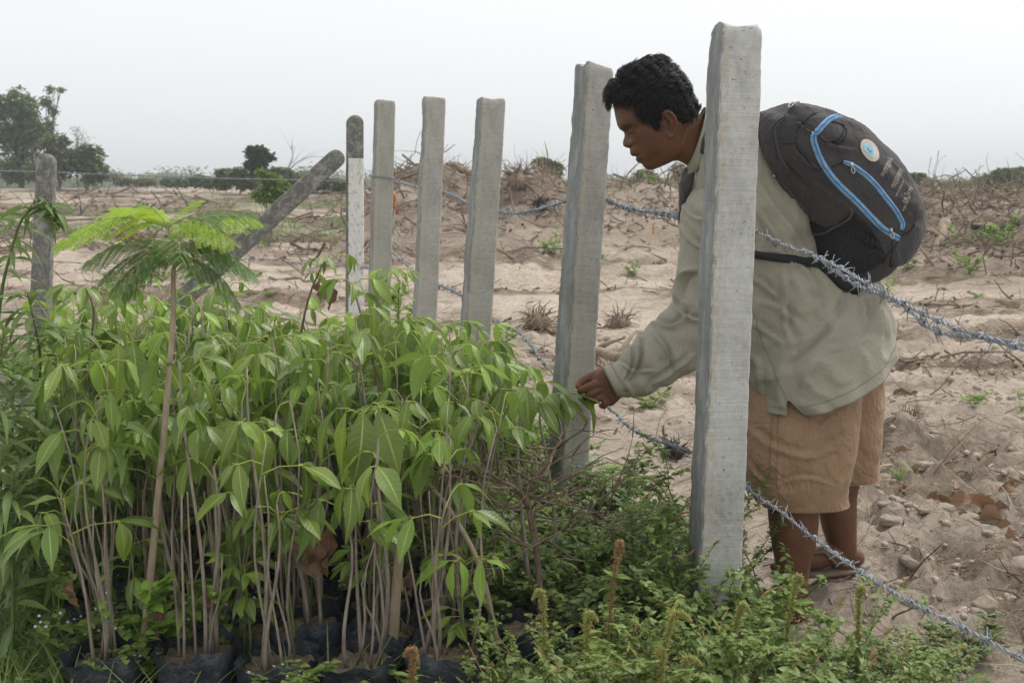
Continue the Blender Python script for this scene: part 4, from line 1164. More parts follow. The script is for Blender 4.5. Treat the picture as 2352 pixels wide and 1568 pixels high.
# side slit: rings j nearest the slit pixel on the near side
slit_px = PY(1795, 860, YT - 0.19)
lastrow = G[int(NR * 0.9)]
js = min(range(NS), key=lambda j: abs(lastrow[j, 0] - slit_px.x) + (0 if lastrow[j, 1] < YT else 9))
i0 = int(NR * 0.905)
for i in range(i0, NR):
    q = (i - i0) / (NR - 1 - i0)
    for dj in range(-12, 13):
        j = (js + dj) % NS
        if dj <= 0: sh_ = -0.012 * math.exp(-(dj / 7.0) ** 2) * q
        else: sh_ = 0.034 * q * math.exp(-((dj - 1) / 9.0) ** 2)
        G[i, j, 0] += sh_
def seam(i, j):
    if i >= NR - 9 and i < NR - 7: return 1
    if abs(((j - js + NS // 2) % NS) - NS // 2) < 1 and i > NR * 0.55: return 1
    return 0
SHIRT_OB = manpart('shirt', grid_mesh('shirt', G, [SHIRT], 0.0016, drop=lambda i, j: i >= i0 and j == js))
def grid_line(G, mat, parent, i=None, j=None, a=0, b=None, off=0.0006, r=0.0009, skip=None):
    nrm = grid_normals(G)
    if i is not None:
        idx = [(i, q % G.shape[1]) for q in range(a, (b or G.shape[1]) + 1)]
    else: idx = [(q, j % G.shape[1]) for q in range(a, b or G.shape[0])]
    P_ = [Vector(G[k] + nrm[k] * off) for k in idx]
    mb = MB(); mb.tube(P_, r, 4)
    me = mb.mesh('seam', [mat]); V = mcoords(me) - np.array(man_base)[None]; set_coords(me, V)
    return ob('seam', me, parent=parent)
grid_line(G, SHIRTD, SHIRT_OB, i=NR - 9, a=js + 2, b=js + NS - 1)
grid_line(G, SHIRTD, SHIRT_OB, i=NR - 2, a=js + 2, b=js + NS - 1)
grid_line(G, SHIRTD, SHIRT_OB, j=js, a=int(NR * 0.5), b=i0)
SHIRT_G = G
# collar standing round the neck
cg = loft_grid([(1592, 402, 1634, 258, 3.12, 0.082), (1583, 396, 1624, 252, 3.12, 0.080), (1580, 375, 1618, 246, 3.12, 0.074), (1588, 386, 1622, 256, 3.12, 0.066)], 70, 16, 2.1)
manpart('collar', grid_mesh('collar', cg, [SHIRT], 0.002))
# sleeve
sl_rows = [(1600, 420, 1745, 350, 3.10, 0.075), (1568, 485, 1735, 470, 3.06, 0.082), (1562, 560, 1712, 580, 3.05, 0.080), (1556, 630, 1704, 670, 3.05, 0.077), (1544, 692, 1686, 770, 3.04, 0.075),
           (1506, 732, 1632, 822, 3.03, 0.070), (1470, 772, 1566, 862, 3.01, 0.062), (1440, 796, 1510, 893, 2.99, 0.054), (1414, 830, 1466, 912, 2.98, 0.046), (1400, 838, 1440, 912, 2.975, 0.042), (1384, 841, 1417, 909, 2.97, 0.040)]
NS2, NR2 = 90, 150
G2_ = loft_grid(sl_rows, NS2, NR2, 2.15)
N2 = grid_normals(G2_)
t2 = np.linspace(0, 1, NR2)[:, None] * np.ones((1, NS2))
Vf = folds(G2_.reshape(-1, 3), N2.reshape(-1, 3), 0.010, 11, 301, (-0.5, 0.1, 0.8), 3, ((1 - sstep(0.86, 0.9, t2)) * 0.8).ravel(), 0.2)
Vf = crease_lines(Vf, N2.reshape(-1, 3), [([(1600, 622), (1572, 632), (1552, 690)], 11, .014), ([(1500, 738), (1545, 748), (1590, 715)], 11, .012), ([(1470, 772), (1466, 825), (1448, 868)], 8, .012), ([(1448, 792), (1450, 830), (1436, 868)], 6, .008),
    ([(1503, 762), (1530, 805), (1538, 850)], 9, .010), ([(1545, 700), (1585, 730), (1620, 735)], 10, .011), ([(1566, 520), (1600, 560), (1640, 570)], 10, .010), ([(1570, 470), (1600, 500), (1660, 505)], 10, .009), ([(1500, 880), (1545, 850), (1590, 815)], 9, .008), ([(1430, 835), (1455, 850), (1500, 850)], 7, .007)])
# transverse creases round the elbow and above the cuff
cre = np.sin(t2 * 70 + 3.5 * (fbm(t2 * 3, th[:, :1] * 0 + np.arange(NS2)[None, :] / 14.0, seed=8) - 0.5) * 2)
Vf = Vf + N2.reshape(-1, 3) * ((0.0022 * cre * (sstep(0.35, 0.55, t2) * (1 - sstep(0.84, 0.88, t2)))).ravel())[:, None]
G2_ = Vf.reshape(NR2, NS2, 3)
def cuffseam(i, j):
    return 1 if (i in (int(NR2 * 0.875), NR2 - 5)) else 0
SL_OB = manpart('sleeve', grid_mesh('sleeve', G2_, [SHIRT], 0.0016))
grid_line(G2_, SHIRTD, SL_OB, i=int(NR2 * 0.875)); grid_line(G2_, SHIRTD, SL_OB, i=NR2 - 4)
SLEEVE_G = G2_
mb = MB(); ell(mb, hp(1520, 870, -0.040), 0.006, 0.0022, 0.006, k=7)
btn = simple('olive_button', (0.10, 0.095, 0.06), (0.13, 0.12, 0.08), 50, 0.4)
manpart('button', mb.mesh('button', [btn]))

# shorts: two legs and a seat
def shorts_leg(rows, seed, nm, amp=0.008, lines=()):
    G = loft_grid(rows, 110, 110, 2.35)
    Nn = grid_normals(G); t = np.linspace(0, 1, 110)[:, None] * np.ones((1, 110))
    Vf = folds(G.reshape(-1, 3), Nn.reshape(-1, 3), amp, 10, seed, (0.75, 0, 0.5), 4, (1 - 0.8 * sstep(0.92, 0.97, t)).ravel())
    Vf = folds(Vf, Nn.reshape(-1, 3), amp * 0.4, 24, seed + 7, (-0.6, 0, 0.7), 3, (1 - 0.8 * sstep(0.92, 0.97, t)).ravel())
    Vf = crease_lines(Vf, Nn.reshape(-1, 3), lines)
    G = Vf.reshape(110, 110, 3)
    return G
SG = shorts_leg([(1715, 770, 1960, 740, 3.19, 0.13), (1704, 840, 1990, 810, 3.15, 0.145), (1706, 930, 1976, 900, 3.09, 0.125), (1706, 1030, 1964, 1010, 3.04, 0.11), (1712, 1100, 1954, 1090, 3.03, 0.105), (1734, 1146, 1949, 1142, 3.03, 0.10), (1746, 1156, 1948, 1153, 3.03, 0.10)], 401, 'a', lines=[
    ([(1800, 930), (1850, 960), (1910, 985)], 6, .005), ([(1900, 930), (1925, 990), (1935, 1060)], 7, .006), ([(1720, 985), (1790, 1030), (1870, 1045), (1930, 1010)], 16, .007), ([(1850, 990), (1900, 965), (1950, 930)], 5, .004), ([(1840, 1060), (1890, 1035), (1930, 1030)], 5, .004),
    ([(1720, 1060), (1740, 1090), (1765, 1110)], 8, .006), ([(1790, 1110), (1850, 1095), (1910, 1110)], 9, .005), ([(1860, 915), (1905, 905), (1960, 880)], 6, .004), ([(1775, 900), (1778, 1000), (1788, 1140)], 5, .004)])
def sseam(i, j):
    if i in (102, 103): return 1
    return 0
# outside seam of the near leg as its own lines: columns whose bottom pixel is at x=1775
lr = SG[60]
x1 = PY(1770, 1000, 2.95).x; x2 = PY(1781, 1000, 2.95).x
ja = min(range(110), key=lambda j: abs(lr[j, 0] - x1) + (0 if lr[j, 1] < 3.05 else 9)); jb = min(range(110), key=lambda j: abs(lr[j, 0] - x2) + (0 if lr[j, 1] < 3.05 else 9))
if ja == jb: jb = ja + 2
SHO = manpart('shorts', grid_mesh('shorts', SG, [SHORTS], 0.002))
grid_line(SG, SHORTD, SHO, i=101); grid_line(SG, SHORTD, SHO, j=ja, a=20, r=0.0012); grid_line(SG, SHORTD, SHO, j=jb, a=20, r=0.0010)
SG2 = shorts_leg([(1850, 770, 1990, 750, 3.24, 0.11), (1850, 820, 2026, 800, 3.26, 0.12), (1860, 930, 2024, 915, 3.26, 0.11), (1868, 1010, 2020, 1000, 3.25, 0.10), (1876, 1075, 2018, 1070, 3.25, 0.095), (1880, 1100, 2019, 1092, 3.25, 0.095)], 431, 'b')
SHO2 = manpart('shorts_leg', grid_mesh('shorts_leg', SG2, [SHORTS], 0.002))
grid_line(SG2, SHORTD, SHO2, i=100)
# thin sandal under the farther foot
def sandal(h, t, w=0.045):
    d = (t - h); d.z = 0; L_ = d.length; d.normalize(); s = Vector((-d.y, d.x, 0))
    mb = MB(); gz = g1(h.x, h.y)
    V = []; n = 24
    for zz in (0.0, 0.011):
        for q in range(n):
            a = 2 * math.pi * q / n
            p = h + d * (L_ * 0.47 + math.cos(a) * (L_ * 0.56 + 0.03)) + s * math.sin(a) * w * (1 + 0.12 * -math.cos(a))
            V.append((p.x, p.y, gz + zz - 0.004))
    F = [tuple(range(n, 2 * n)), tuple(range(n - 1, -1, -1))] + [(q, (q + 1) % n, n + (q + 1) % n, n + q) for q in range(n)]
    mb.add(V, F)
    for sg in (-1, 1):
        mb.tube([h + d * L_ * 0.35 + s * sg * w * 0.95 + Vector((0, 0, 0.0)), h + d * L_ * 0.5 + s * sg * 0.03 + Vector((0, 0, 0.038)), h + d * L_ * 0.75 + s * sg * 0.004 + Vector((0, 0, 0.02))], [0.005, 0.005, 0.004], 6)
    return mb
sole = simple('worn_sandal_rubber', (0.12, 0.085, 0.06), (0.20, 0.15, 0.11), 40, 0.8)
mbs = sandal(F2[0], F2[1]); me_ = mbs.mesh('sandal', [sole]); manpart('sandal', me_)
# ------------------------------------------------------------ backpack
def bpx(x, y): return (1709 + 0.293 * x, 211.3 + 0.293 * y)
YB = 3.11
bp_rows_z = [((70, 400), (112, 160), .05), ((100, 500), (200, 142), .105), ((150, 610), (320, 105), .13), ((215, 700), (470, 98), .145), ((310, 800), (620, 150), .15), ((400, 900), (790, 205), .155),
             ((465, 1005), (955, 330), .158), ((515, 1120), (1105, 472), .16), ((540, 1260), (1235, 640), .16), ((580, 1380), (1330, 830), .158), ((680, 1460), (1352, 1010), .15), ((780, 1505), (1300, 1180), .135), ((850, 1500), (1190, 1280), .11), ((890, 1470), (1110, 1330), .06)]
rows = [bpx(*a) + bpx(*b) + (YB, t + 0.015) for a, b, t in bp_rows_z]
BG = loft_grid(rows, 120, 130, 2.5)
BN = grid_normals(BG)
tb = (np.linspace(0, 1, 130)[:, None] * np.ones((1, 120)))
Vb = folds(BG.reshape(-1, 3), BN.reshape(-1, 3), 0.014, 6, 501, (0.7, 0.2, -0.7), 2.2, (sstep(0.02, 0.12, tb) * (1 - sstep(0.9, 1, tb))).ravel())
Vb = folds(Vb, BN.reshape(-1, 3), 0.003, 17, 521, (0.3, 0.2, 0.9), 2.0)
Vb = crease_lines(Vb, BN.reshape(-1, 3), [([bpx(430, 480), bpx(500, 560), bpx(600, 600)], 8, .010), ([bpx(600, 360), bpx(700, 420), bpx(860, 450)], 10, .008), ([bpx(560, 700), bpx(680, 800), bpx(800, 900)], 10, .009), ([bpx(430, 250), bpx(500, 300), bpx(540, 330)], 7, .010), ([bpx(300, 560), bpx(420, 700), bpx(520, 820)], 9, .009), ([bpx(900, 1100), bpx(1000, 1180), bpx(1090, 1200)], 9, .009), ([bpx(1240, 900), bpx(1300, 960), bpx(1330, 1040)], 9, .009)])
BG = Vb.reshape(130, 120, 3)
def closed_mesh(name, G, mats):
    nr, ns, _ = G.shape
    V = [tuple(p) for p in G.reshape(-1, 3).tolist()]
    F = []
    for i in range(nr - 1):
        for j in range(ns):
            j2 = (j + 1) % ns
            F.append((i * ns + j, i * ns + j2, (i + 1) * ns + j2, (i + 1) * ns + j))
    V += [tuple(G[0].mean(0)), tuple(G[-1].mean(0))]
    F += [((j + 1) % ns, j, nr * ns) for j in range(ns)]
    o = (nr - 1) * ns
    F += [(o + j, o + (j + 1) % ns, nr * ns + 1) for j in range(ns)]
    me = bpy.data.meshes.new(name); me.from_pydata(V, [], F)
    for m_ in mats: me.materials.append(m_)
    me.polygons.foreach_set('use_smooth', [True] * len(F)); me.update()
    return me
PACK = cloth_mat('charcoal_pack_fabric', (0.048, 0.043, 0.044), (0.068, 0.061, 0.062), stain=(0.09, 0.082, 0.08), crease=0.25)
PACKD = simple('black_piping', (0.012, 0.012, 0.013), (0.022, 0.022, 0.024), 60, 0.7)
GREYT = simple('grey_zip_tape', (0.055, 0.05, 0.052), (0.085, 0.08, 0.082), 80, 0.7)
def mesh_mat(name, c1, c2, sc):
    m, nt, out = new_mat(name)
    tcn = nt.nodes.new('ShaderNodeTexCoord').outputs['Object']
    mp = nt.nodes.new('ShaderNodeMapping'); mp.inputs['Rotation'].default_value = (0, 0.8, 0.3); nt.links.new(tcn, mp.inputs[0])
    v = nt.nodes.new('ShaderNodeTexVoronoi'); v.inputs['Scale'].default_value = sc; v.inputs['Randomness'].default_value = 0.15
    nt.links.new(mp.outputs[0], v.inputs['Vector'])
    col = ramp_node(nt, [(0.25, c1), (0.55, c2)], v.outputs['Distance'])
    pbr(nt, out, col, 0.75, bump_chain(nt, [(v.outputs['Distance'], 0.8, 0.003)]), 0.3)
    return m
MESHM = mesh_mat('spacer_mesh', (0.006, 0.006, 0.007), (0.05, 0.052, 0.05), 260)
MESHM2 = mesh_mat('black_net', (0.004, 0.004, 0.005), (0.022, 0.022, 0.025), 330)
BLUE = simple('light_blue_zip_tape', (0.13, 0.26, 0.43), (0.24, 0.40, 0.58), 70, 0.75, 0.4, 0.001)
BLUED = simple('deep_blue_zip_teeth', (0.03, 0.09, 0.24), (0.06, 0.16, 0.36), 90, 0.6)
STEEL = simple('zip_steel', (0.45, 0.42, 0.38), (0.62, 0.58, 0.52), 60, 0.35, metal=0.8)
CREAM = simple('cream_print', (0.50, 0.46, 0.38), (0.62, 0.57, 0.48), 300, 0.8, 0)
SKYP = simple('pale_blue_print', (0.24, 0.45, 0.55), (0.32, 0.55, 0.65), 100, 0.8, 0)
REDP = simple('grey_print', (0.25, 0.26, 0.27), (0.33, 0.34, 0.35), 100, 0.8, 0)
pk_me = closed_mesh('shell', BG, [PACK])
BVH = BVHTree.FromPolygons([v.co.copy() for v in pk_me.vertices], [tuple(p.vertices) for p in pk_me.polygons])
EYE = Vector((0, 0, CAMH))
def on_pack(x, y, off=0.002, bvh=BVH, fallback=YB):
    vx, vy = bpx(x, y); d = ray(vx, vy).normalized()
    h = bvh.ray_cast(EYE, d)
    if h[0] is None:
        p = PY(vx, vy, fallback)
        n = bvh.find_nearest(p)
        return n[0] + n[1] * off, n[1]
    nn = h[1] if h[1].dot(d) < 0 else -h[1]
    return h[0] + nn * off, nn
pack_base = man_base + Vector((0, 0, 0)); pack_base = Vector(BG[-1].mean(0))
PKR = empty('backpack', pack_base, 'charcoal backpack with light blue zips worn on the bending man\'s back', 'backpack')
def pkpart(name, me, parent=PKR):
    V = mcoords(me) - np.array(pack_base)[None]; set_coords(me, V)
    o = ob(name, me, parent=parent); return o
def ribbon(path, w, off, n=60, bvh=BVH, wend=None):
    """flat strip lying on the pack along pixel path"""
    S = spline(path, n)
    P_, N_ = zip(*[on_pack(a, b, off, bvh) for a, b in S])
    N_ = list(N_)
    for _ in range(3):
        N_ = [(N_[max(i - 1, 0)] + N_[i] + N_[min(i + 1, n - 1)]).normalized() for i in range(n)]
    V = []; F = []
    for i in range(n):
        t = (P_[min(i + 1, n - 1)] - P_[max(i - 1, 0)]).normalized(); s = t.cross(N_[i]).normalized()
        ww = w * (1 if wend is None else (1 - (1 - wend) * (abs(i / (n - 1) - 0.5) * 2) ** 6))
        V += [P_[i] - s * ww / 2 - N_[i] * off * 1.2, P_[i] - s * ww / 2 * 0.8 + N_[i] * 0.001, P_[i] + s * ww / 2 * 0.8 + N_[i] * 0.001, P_[i] + s * ww / 2 - N_[i] * off * 1.2]
    for i in range(n - 1):
        for j in range(3): F.append((4 * i + j, 4 * i + j + 1, 4 * i + j + 5, 4 * i + j + 4))
    return V, F
def strip_part(name, path, w, off, mats, parent=None, lines=None, **k):
    mb = MB(); V, F = ribbon(path, w, off, **k); mb.add(V, F, 0)
    for (dw, mi) in (lines or []):
        V, F = ribbon(path, dw, off + 0.0018, **k); mb.add(V, F, mi)
    return pkpart(name, mb.mesh(name, mats), parent or PKR)
def piping(name, path, r, mat, n=60, off=0.001, parent=None, bvh=BVH):
    S = spline(path, n); P_ = [on_pack(a, b, off, bvh)[0] for a, b in S]
    P_ = [(P_[max(i - 1, 0)] + P_[i] * 2 + P_[min(i + 1, n - 1)]) / 4 for i in range(n)]
    mb = MB(); mb.tube(P_, r, 6)
    return pkpart(name, mb.mesh(name, [mat]), parent or PKR)
def patch(name, poly, mat, off=0.003, step=6, parent=None):
    PL = np.array(poly, float); x0, y0 = PL.min(0); x1, y1 = PL.max(0)
    nx = int((x1 - x0) / step) + 2; ny = int((y1 - y0) / step) + 2
    gx = x0 + np.arange(nx) * step; gy = y0 + np.arange(ny) * step
    XX, YY = np.meshgrid(gx, gy)
    sd_ = poly_sd(XX, YY, PL)
    idx = {}; V = []; F = []
    for i in range(ny):
        for j in range(nx):
            if sd_[i, j] > -step * 0.9:
                p, nn = on_pack(XX[i, j], YY[i, j], off if sd_[i, j] > 0 else -0.001); idx[(i, j)] = len(V); V.append(p)
    for i in range(ny - 1):
        for j in range(nx - 1):
            q = [(i, j), (i, j + 1), (i + 1, j + 1), (i + 1, j)]
            if all(k in idx for k in q): F.append(tuple(idx[k] for k in q))
    mb = MB(); mb.add(V, F)
    return pkpart(name, mb.mesh(name, [mat]), parent or PKR)
pkpart('shell', pk_me)
patch('mesh_panel', [(432, 95), (505, 120), (580, 168), (520, 190), (470, 250), (435, 275), (412, 320), (418, 405), (350, 412), (285, 405), (268, 330), (295, 240), (360, 180)], MESHM)
patch('side_pocket', [(445, 960), (520, 1010), (640, 1060), (720, 1040), (800, 980), (850, 930), (930, 1000), (1010, 1090), (1060, 1180), (1100, 1260), (1085, 1320), (960, 1400), (860, 1440), (700, 1440), (600, 1380), (550, 1270), (500, 1120)], MESHM2, 0.006, 8)
strip_part('zipper', [(752, 190), (700, 200), (660, 222), (615, 265), (575, 310), (548, 330), (545, 375), (560, 430), (590, 510), (640, 600), (700, 680), (770, 755), (850, 830), (925, 905), (1000, 985), (1070, 1055), (1130, 1100), (1212, 1150)], 0.0165, 0.003, [BLUE, BLUED], lines=[(0.0035, 1)], n=110)
strip_part('zipper', [(780, 548), (830, 566), (875, 592), (930, 634), (985, 680), (1040, 738), (1090, 800), (1140, 865), (1190, 930), (1222, 985), (1243, 1035), (1234, 1082)], 0.0145, 0.003, [BLUE, BLUED], lines=[(0.0032, 1)], n=90, wend=0.55)
strip_part('zipper', [(425, 90), (375, 150), (320, 205), (262, 245), (235, 300), (245, 380), (265, 470), (300, 560), (355, 640)], 0.012, 0.003, [GREYT, PACKD], lines=[(0.003, 1)], n=70)
strip_part('zipper', [(112, 520), (190, 600), (270, 690), (340, 770), (410, 850), (495, 945)], 0.012, 0.003, [GREYT, PACKD], lines=[(0.003, 1)], n=60)
piping('seam', [(690, 235), (745, 248), (790, 270), (770, 330), (735, 375), (690, 392)], 0.0021, PACKD)
piping('seam', [(770, 268), (803, 300), (790, 355), (750, 400), (700, 400), (640, 385), (575, 345)], 0.0021, PACKD)
piping('seam', [(415, 410), (440, 470), (500, 540), (560, 605), (620, 600)], 0.0021, PACKD)
piping('seam', [(690, 585), (730, 570), (780, 548)], 0.0021, PACKD)
piping('seam', [(1345, 1000), (1325, 1060), (1270, 1105), (1215, 1130)], 0.0021, PACKD)
piping('pocket_edge', [(452, 965), (490, 1050), (530, 1095), (590, 1112), (650, 1098), (700, 1062), (770, 1025), (830, 985), (848, 940), (832, 905)], 0.0032, GREYT, off=0.006)
piping('seam', [(1225, 1130), (1190, 1200), (1110, 1290), (1090, 1340)], 0.0015, PACKD)
for ex, ey in ((697, 826), (770, 882)):
    p, nn = on_pack(ex, ey, 0.001); mb = MB(); q = nn.to_track_quat('Z', 'Y')
    pts = [p + q @ Vector((0.0035 * math.cos(a), 0.0035 * math.sin(a), 0)) for a in np.linspace(0, 6.283, 13)]
    mb.tube(pts, 0.0012, 5); pkpart('eyelet', mb.mesh('eyelet', [PACKD]))
def puller(x, y, dx, dy, cord=0, mat=STEEL):
    p, nn = on_pack(x, y, 0.006); p2, _ = on_pack(x + dx, y + dy, 0.008)
    mb = MB(); t = (p2 - p).normalized(); s = t.cross(nn).normalized()
    mb.tube([p - t * 0.006, p + t * 0.006], [0.0045, 0.0040], 6)
    ring = [p + t * 0.006 + (t * (0.008 - 0.008 * math.cos(a)) + s * 0.0042 * math.sin(a)) for a in np.linspace(0, 6.283, 15)]
    mb.tube(ring, 0.0014, 5)
    o = pkpart('zip_pull', mb.mesh('zip_pull', [mat]))
    if cord:
        e = p + t * 0.02
        mb = MB(); g = Vector((0.0, -0.002, -1)).normalized()
        mb.tube([e, e + g * cord * 0.7], 0.0018, 5); mb.tube([e + g * cord * 0.66, e + g * cord * 0.7, e + g * cord * 0.98, e + g * cord], [0.003, 0.0055, 0.0058, 0.004], 7)
        me = mb.mesh('cord', [PACKD]); V = mcoords(me) - np.array(pack_base)[None]; set_coords(me, V); ob('cord', me, parent=o)
puller(380, 100, -25, 45); puller(838, 575, 18, 55); puller(1148, 1085, 5, 50, 0.075)
puller(205, 605, 6, 50, 0.055); puller(248, 650, 6, 50, 0.075); puller(124, 240, -10, 30)
# round emblem: cream disc, ring and a pale blue emblem with a fine mark
def disc(name, cx, cy, ax, ay, ang, off, mat, sx=1.0, n=40, inner=0.0, wob=0.0, parent=None):
    ca_, sa_ = math.cos(ang), math.sin(ang); V = []; F = []; K = 7
    for k in range(K + 1):
        r = inner + (1 - inner) * k / K
        for j in range(n):
            t = 2 * math.pi * j / n
            rr = r * (1 + wob * math.sin(3 * t + 1) + wob * 0.6 * math.sin(7 * t))
            u, v = ax * rr * math.cos(t), ay * rr * math.sin(t)
            V.append(on_pack(cx + u * ca_ - v * sa_, cy + u * sa_ + v * ca_, off)[0])
    for k in range(K):
        for j in range(n):
            j2 = (j + 1) % n; F.append((k * n + j, k * n + j2, (k + 1) * n + j2, (k + 1) * n + j))
    mb = MB(); mb.add(V, F); return pkpart(name, mb.mesh(name, [mat]), parent or PKR)
EA = math.radians(56)
emb = disc('emblem', 982, 461, 98, 58, EA, 0.0025, CREAM)
emb_o = Vector(pack_base)
disc('emblem_centre', 975, 458, 56, 31, EA, 0.0032, SKYP, wob=0.12, parent=PKR)
disc('emblem_ring', 982, 461, 74, 42.5, EA, 0.0031, REDP, inner=0.955, parent=PKR)
disc('emblem_ring', 982, 461, 93, 54.5, EA, 0.0031, REDP, inner=0.975, parent=PKR)
piping('emblem_mark', [(962, 440), (978, 468), (990, 478), (996, 462)], 0.0007, GREYT, 12, 0.0036)
# Khmer lettering printed on the pack
def letters(body, x0, y0, x1, y1, height, off=0.0025, name='lettering'):
    cu = bpy.data.curves.new('t', 'FONT'); cu.body = body; cu.size = 1.0; cu.resolution_u = 2; cu.offset = -0.012
    o = bpy.data.objects.new('t', cu); COL.objects.link(o)
    dg = bpy.context.evaluated_depsgraph_get()
    me = bpy.data.meshes.new_from_object(o.evaluated_get(dg), depsgraph=dg)
    bpy.data.objects.remove(o)
    if not len(me.vertices): return
    bm = bmesh.new(); bm.from_mesh(me)
    bmesh.ops.triangulate(bm, faces=bm.faces[:])
    bmesh.ops.subdivide_edges(bm, edges=[e_ for e_ in bm.edges if e_.calc_length() > 0.25], cuts=1)
    bm.to_mesh(me); bm.free()
    V = mcoords(me); lo = V.min(0); hi = V.max(0)
    L_ = math.hypot(x1 - x0, y1 - y0); dx, dy = (x1 - x0) / L_, (y1 - y0) / L_
    px, py = -dy, dx        # text "down" on the picture side
    out = []
    for v in V:
        a = (v[0] - lo[0]) / (hi[0] - lo[0]) * L_; b = (hi[1] - v[1]) / (hi[1] - lo[1]) * height
        out.append(tuple(on_pack(x0 + dx * a + px * b, y0 + dy * a + py * b, off)[0]))
    set_coords(me, np.array(out)); me.materials.clear(); me.materials.append(CREAM)
    pkpart(name, me)
letters('\u1780\u17b6\u1794\u17d2\u179a\u17a1\u1784\u1792\u17c6', 1052, 645, 1120, 508, 58)
letters('\u1794\u178e\u17d2\u178a\u17b6\u179b\u1780\u17b6', 1140, 740, 1210, 602, 52)
letters('\u179f\u17b6\u1780\u179b\u179c\u17b7\u1791\u17d2\u1799', 1178, 815, 1236, 694, 20)
letters('\u1782\u17d2\u179a\u17bf\u1793\u179f', 1222, 850, 1280, 738, 52)
letters('\u1796\u17d2\u179a\u17c7\u179a\u17b6\u1787', 1236, 925, 1286, 818, 20)
# shoulder strap, hip belt on the shirt
SB = BVHTree.FromPolygons([Vector(p) for p in SHIRT_G.reshape(-1, 3)], [(i * NS + j, i * NS + (j + 1) % NS, (i + 1) * NS + (j + 1) % NS, (i + 1) * NS + j) for i in range(NR - 1) for j in range(NS)])
def strap(name, path_px, w, off, mat, n=50, tail=None, bulge=0.006):
    S = spline(path_px, n); P_ = []; N_ = []
    for a, b in S:
        d = ray(a, b).normalized(); h = SB.ray_cast(EYE, d)
        if h[0] is None:
            q = SB.find_nearest(PY(a, b, 3.1)); P_.append(q[0]); N_.append(q[1] if (q[1].dot(q[0] - Vector(SHIRT_G.mean((0, 1)))) > 0) else -q[1])
        else:
            nn = h[1] if h[1].dot(d) < 0 else -h[1]; P_.append(h[0]); N_.append(nn)
    for _ in range(4):
        P_ = [(P_[max(i - 1, 0)] + P_[i] * 2 + P_[min(i + 1, n - 1)]) / 4 for i in range(n)]
        N_ = [(N_[max(i - 1, 0)] + N_[i] + N_[min(i + 1, n - 1)]).normalized() for i in range(n)]
    V = []; F = []
    for i in range(n):
        t = (P_[min(i + 1, n - 1)] - P_[max(i - 1, 0)]).normalized(); s = t.cross(N_[i]).normalized(); ww = w[0] + (w[1] - w[0]) * i / (n - 1)
        c = P_[i] + N_[i] * off
        for (a, b) in ((-1, -1), (-0.9, 0.6), (0, 1), (0.9, 0.6), (1, -1), (0, -1.2)):
            V.append(c + s * ww / 2 * a + N_[i] * bulge * b)
    for i in range(n - 1):
        for j in range(6):
            j2 = (j + 1) % 6; F.append((6 * i + j, 6 * i + j2, 6 * i + 6 + j2, 6 * i + 6 + j))
    mb = MB(); mb.add(V, F); return pkpart(name, mb.mesh(name, [mat]))
strap('shoulder_strap', [(1760, 280), (1700, 268), (1650, 290), (1618, 340), (1594, 380), (1578, 430), (1572, 480)], (0.05, 0.045), 0.010, PACK)
strap('webbing', [(1572, 478), (1566, 505), (1572, 540), (1600, 575)], (0.022, 0.022), 0.008, PACKD, bulge=0.002)
strap('hip_belt', [(1640, 560), (1700, 575), (1760, 588), (1830, 598), (1880, 606), (1925, 630)], (0.016, 0.030), 0.008, PACKD, bulge=0.003)
strap('hip_belt_pad', [(1872, 596), (1905, 612), (1940, 636), (1965, 640)], (0.03, 0.10), 0.012, PACKD, bulge=0.010)
# ------------------------------------------------------------ plants of the nursery
STEM = simple('grey_brown_bark', (0.17, 0.14, 0.11), (0.36, 0.305, 0.245), 60, 0.85, 0.5, 0.001, stretch=(1, 1, 0.4))
STEM2 = simple('pale_tan_bark', (0.28, 0.22, 0.15), (0.42, 0.34, 0.25), 60, 0.85, 0.5, 0.001, stretch=(1, 1, 0.4))
PETI = simple('yellow_green_stalk', (0.22, 0.26, 0.05), (0.36, 0.38, 0.09), 30, 0.6, 0)
GSTEM = simple('green_stalk', (0.08, 0.13, 0.03), (0.15, 0.21, 0.05), 30, 0.6, 0.2)
RSTEM = simple('reddish_stalk', (0.14, 0.07, 0.035), (0.26, 0.14, 0.07), 40, 0.7, 0.3)
TWIG = simple('dry_brown_twig', (0.10, 0.07, 0.05), (0.22, 0.165, 0.12), 40, 0.9, 0.4)
LEAF = leaf_mat('sapling_leaf', (0.085, 0.145, 0.026), (0.18, 0.255, 0.036), (0.14, 0.24, 0.06), (0.32, 0.42, 0.10), 10, 0.27, 0.40)
LEAFY = leaf_mat('young_sapling_leaf', (0.17, 0.29, 0.045), (0.25, 0.38, 0.06), (0.22, 0.32, 0.07), (0.42, 0.50, 0.14), 10, 0.34, 0.42)
LEAFYEL = leaf_mat('yellowing_leaf', (0.50, 0.44, 0.07), (0.58, 0.52, 0.12), (0.5, 0.45, 0.12), (0.6, 0.55, 0.2), 10, 0.35, 0.5)
LANCE = leaf_mat('dark_lance_leaf', (0.085, 0.14, 0.034), (0.15, 0.22, 0.048), (0.09, 0.15, 0.06), (0.15, 0.22, 0.08), 12, 0.3, 0.5, veinw=0.06)
BRIGHT = leaf_mat('bright_weed_leaf', (0.15, 0.27, 0.035), (0.24, 0.38, 0.05), (0.2, 0.32, 0.06), (0.3, 0.42, 0.09), 6, 0.42, 0.5)
WEEDL = leaf_mat('weed_leaf', (0.125, 0.195, 0.042), (0.215, 0.29, 0.06), (0.14, 0.19, 0.07), (0.2, 0.28, 0.09), 6, 0.32, 0.5)
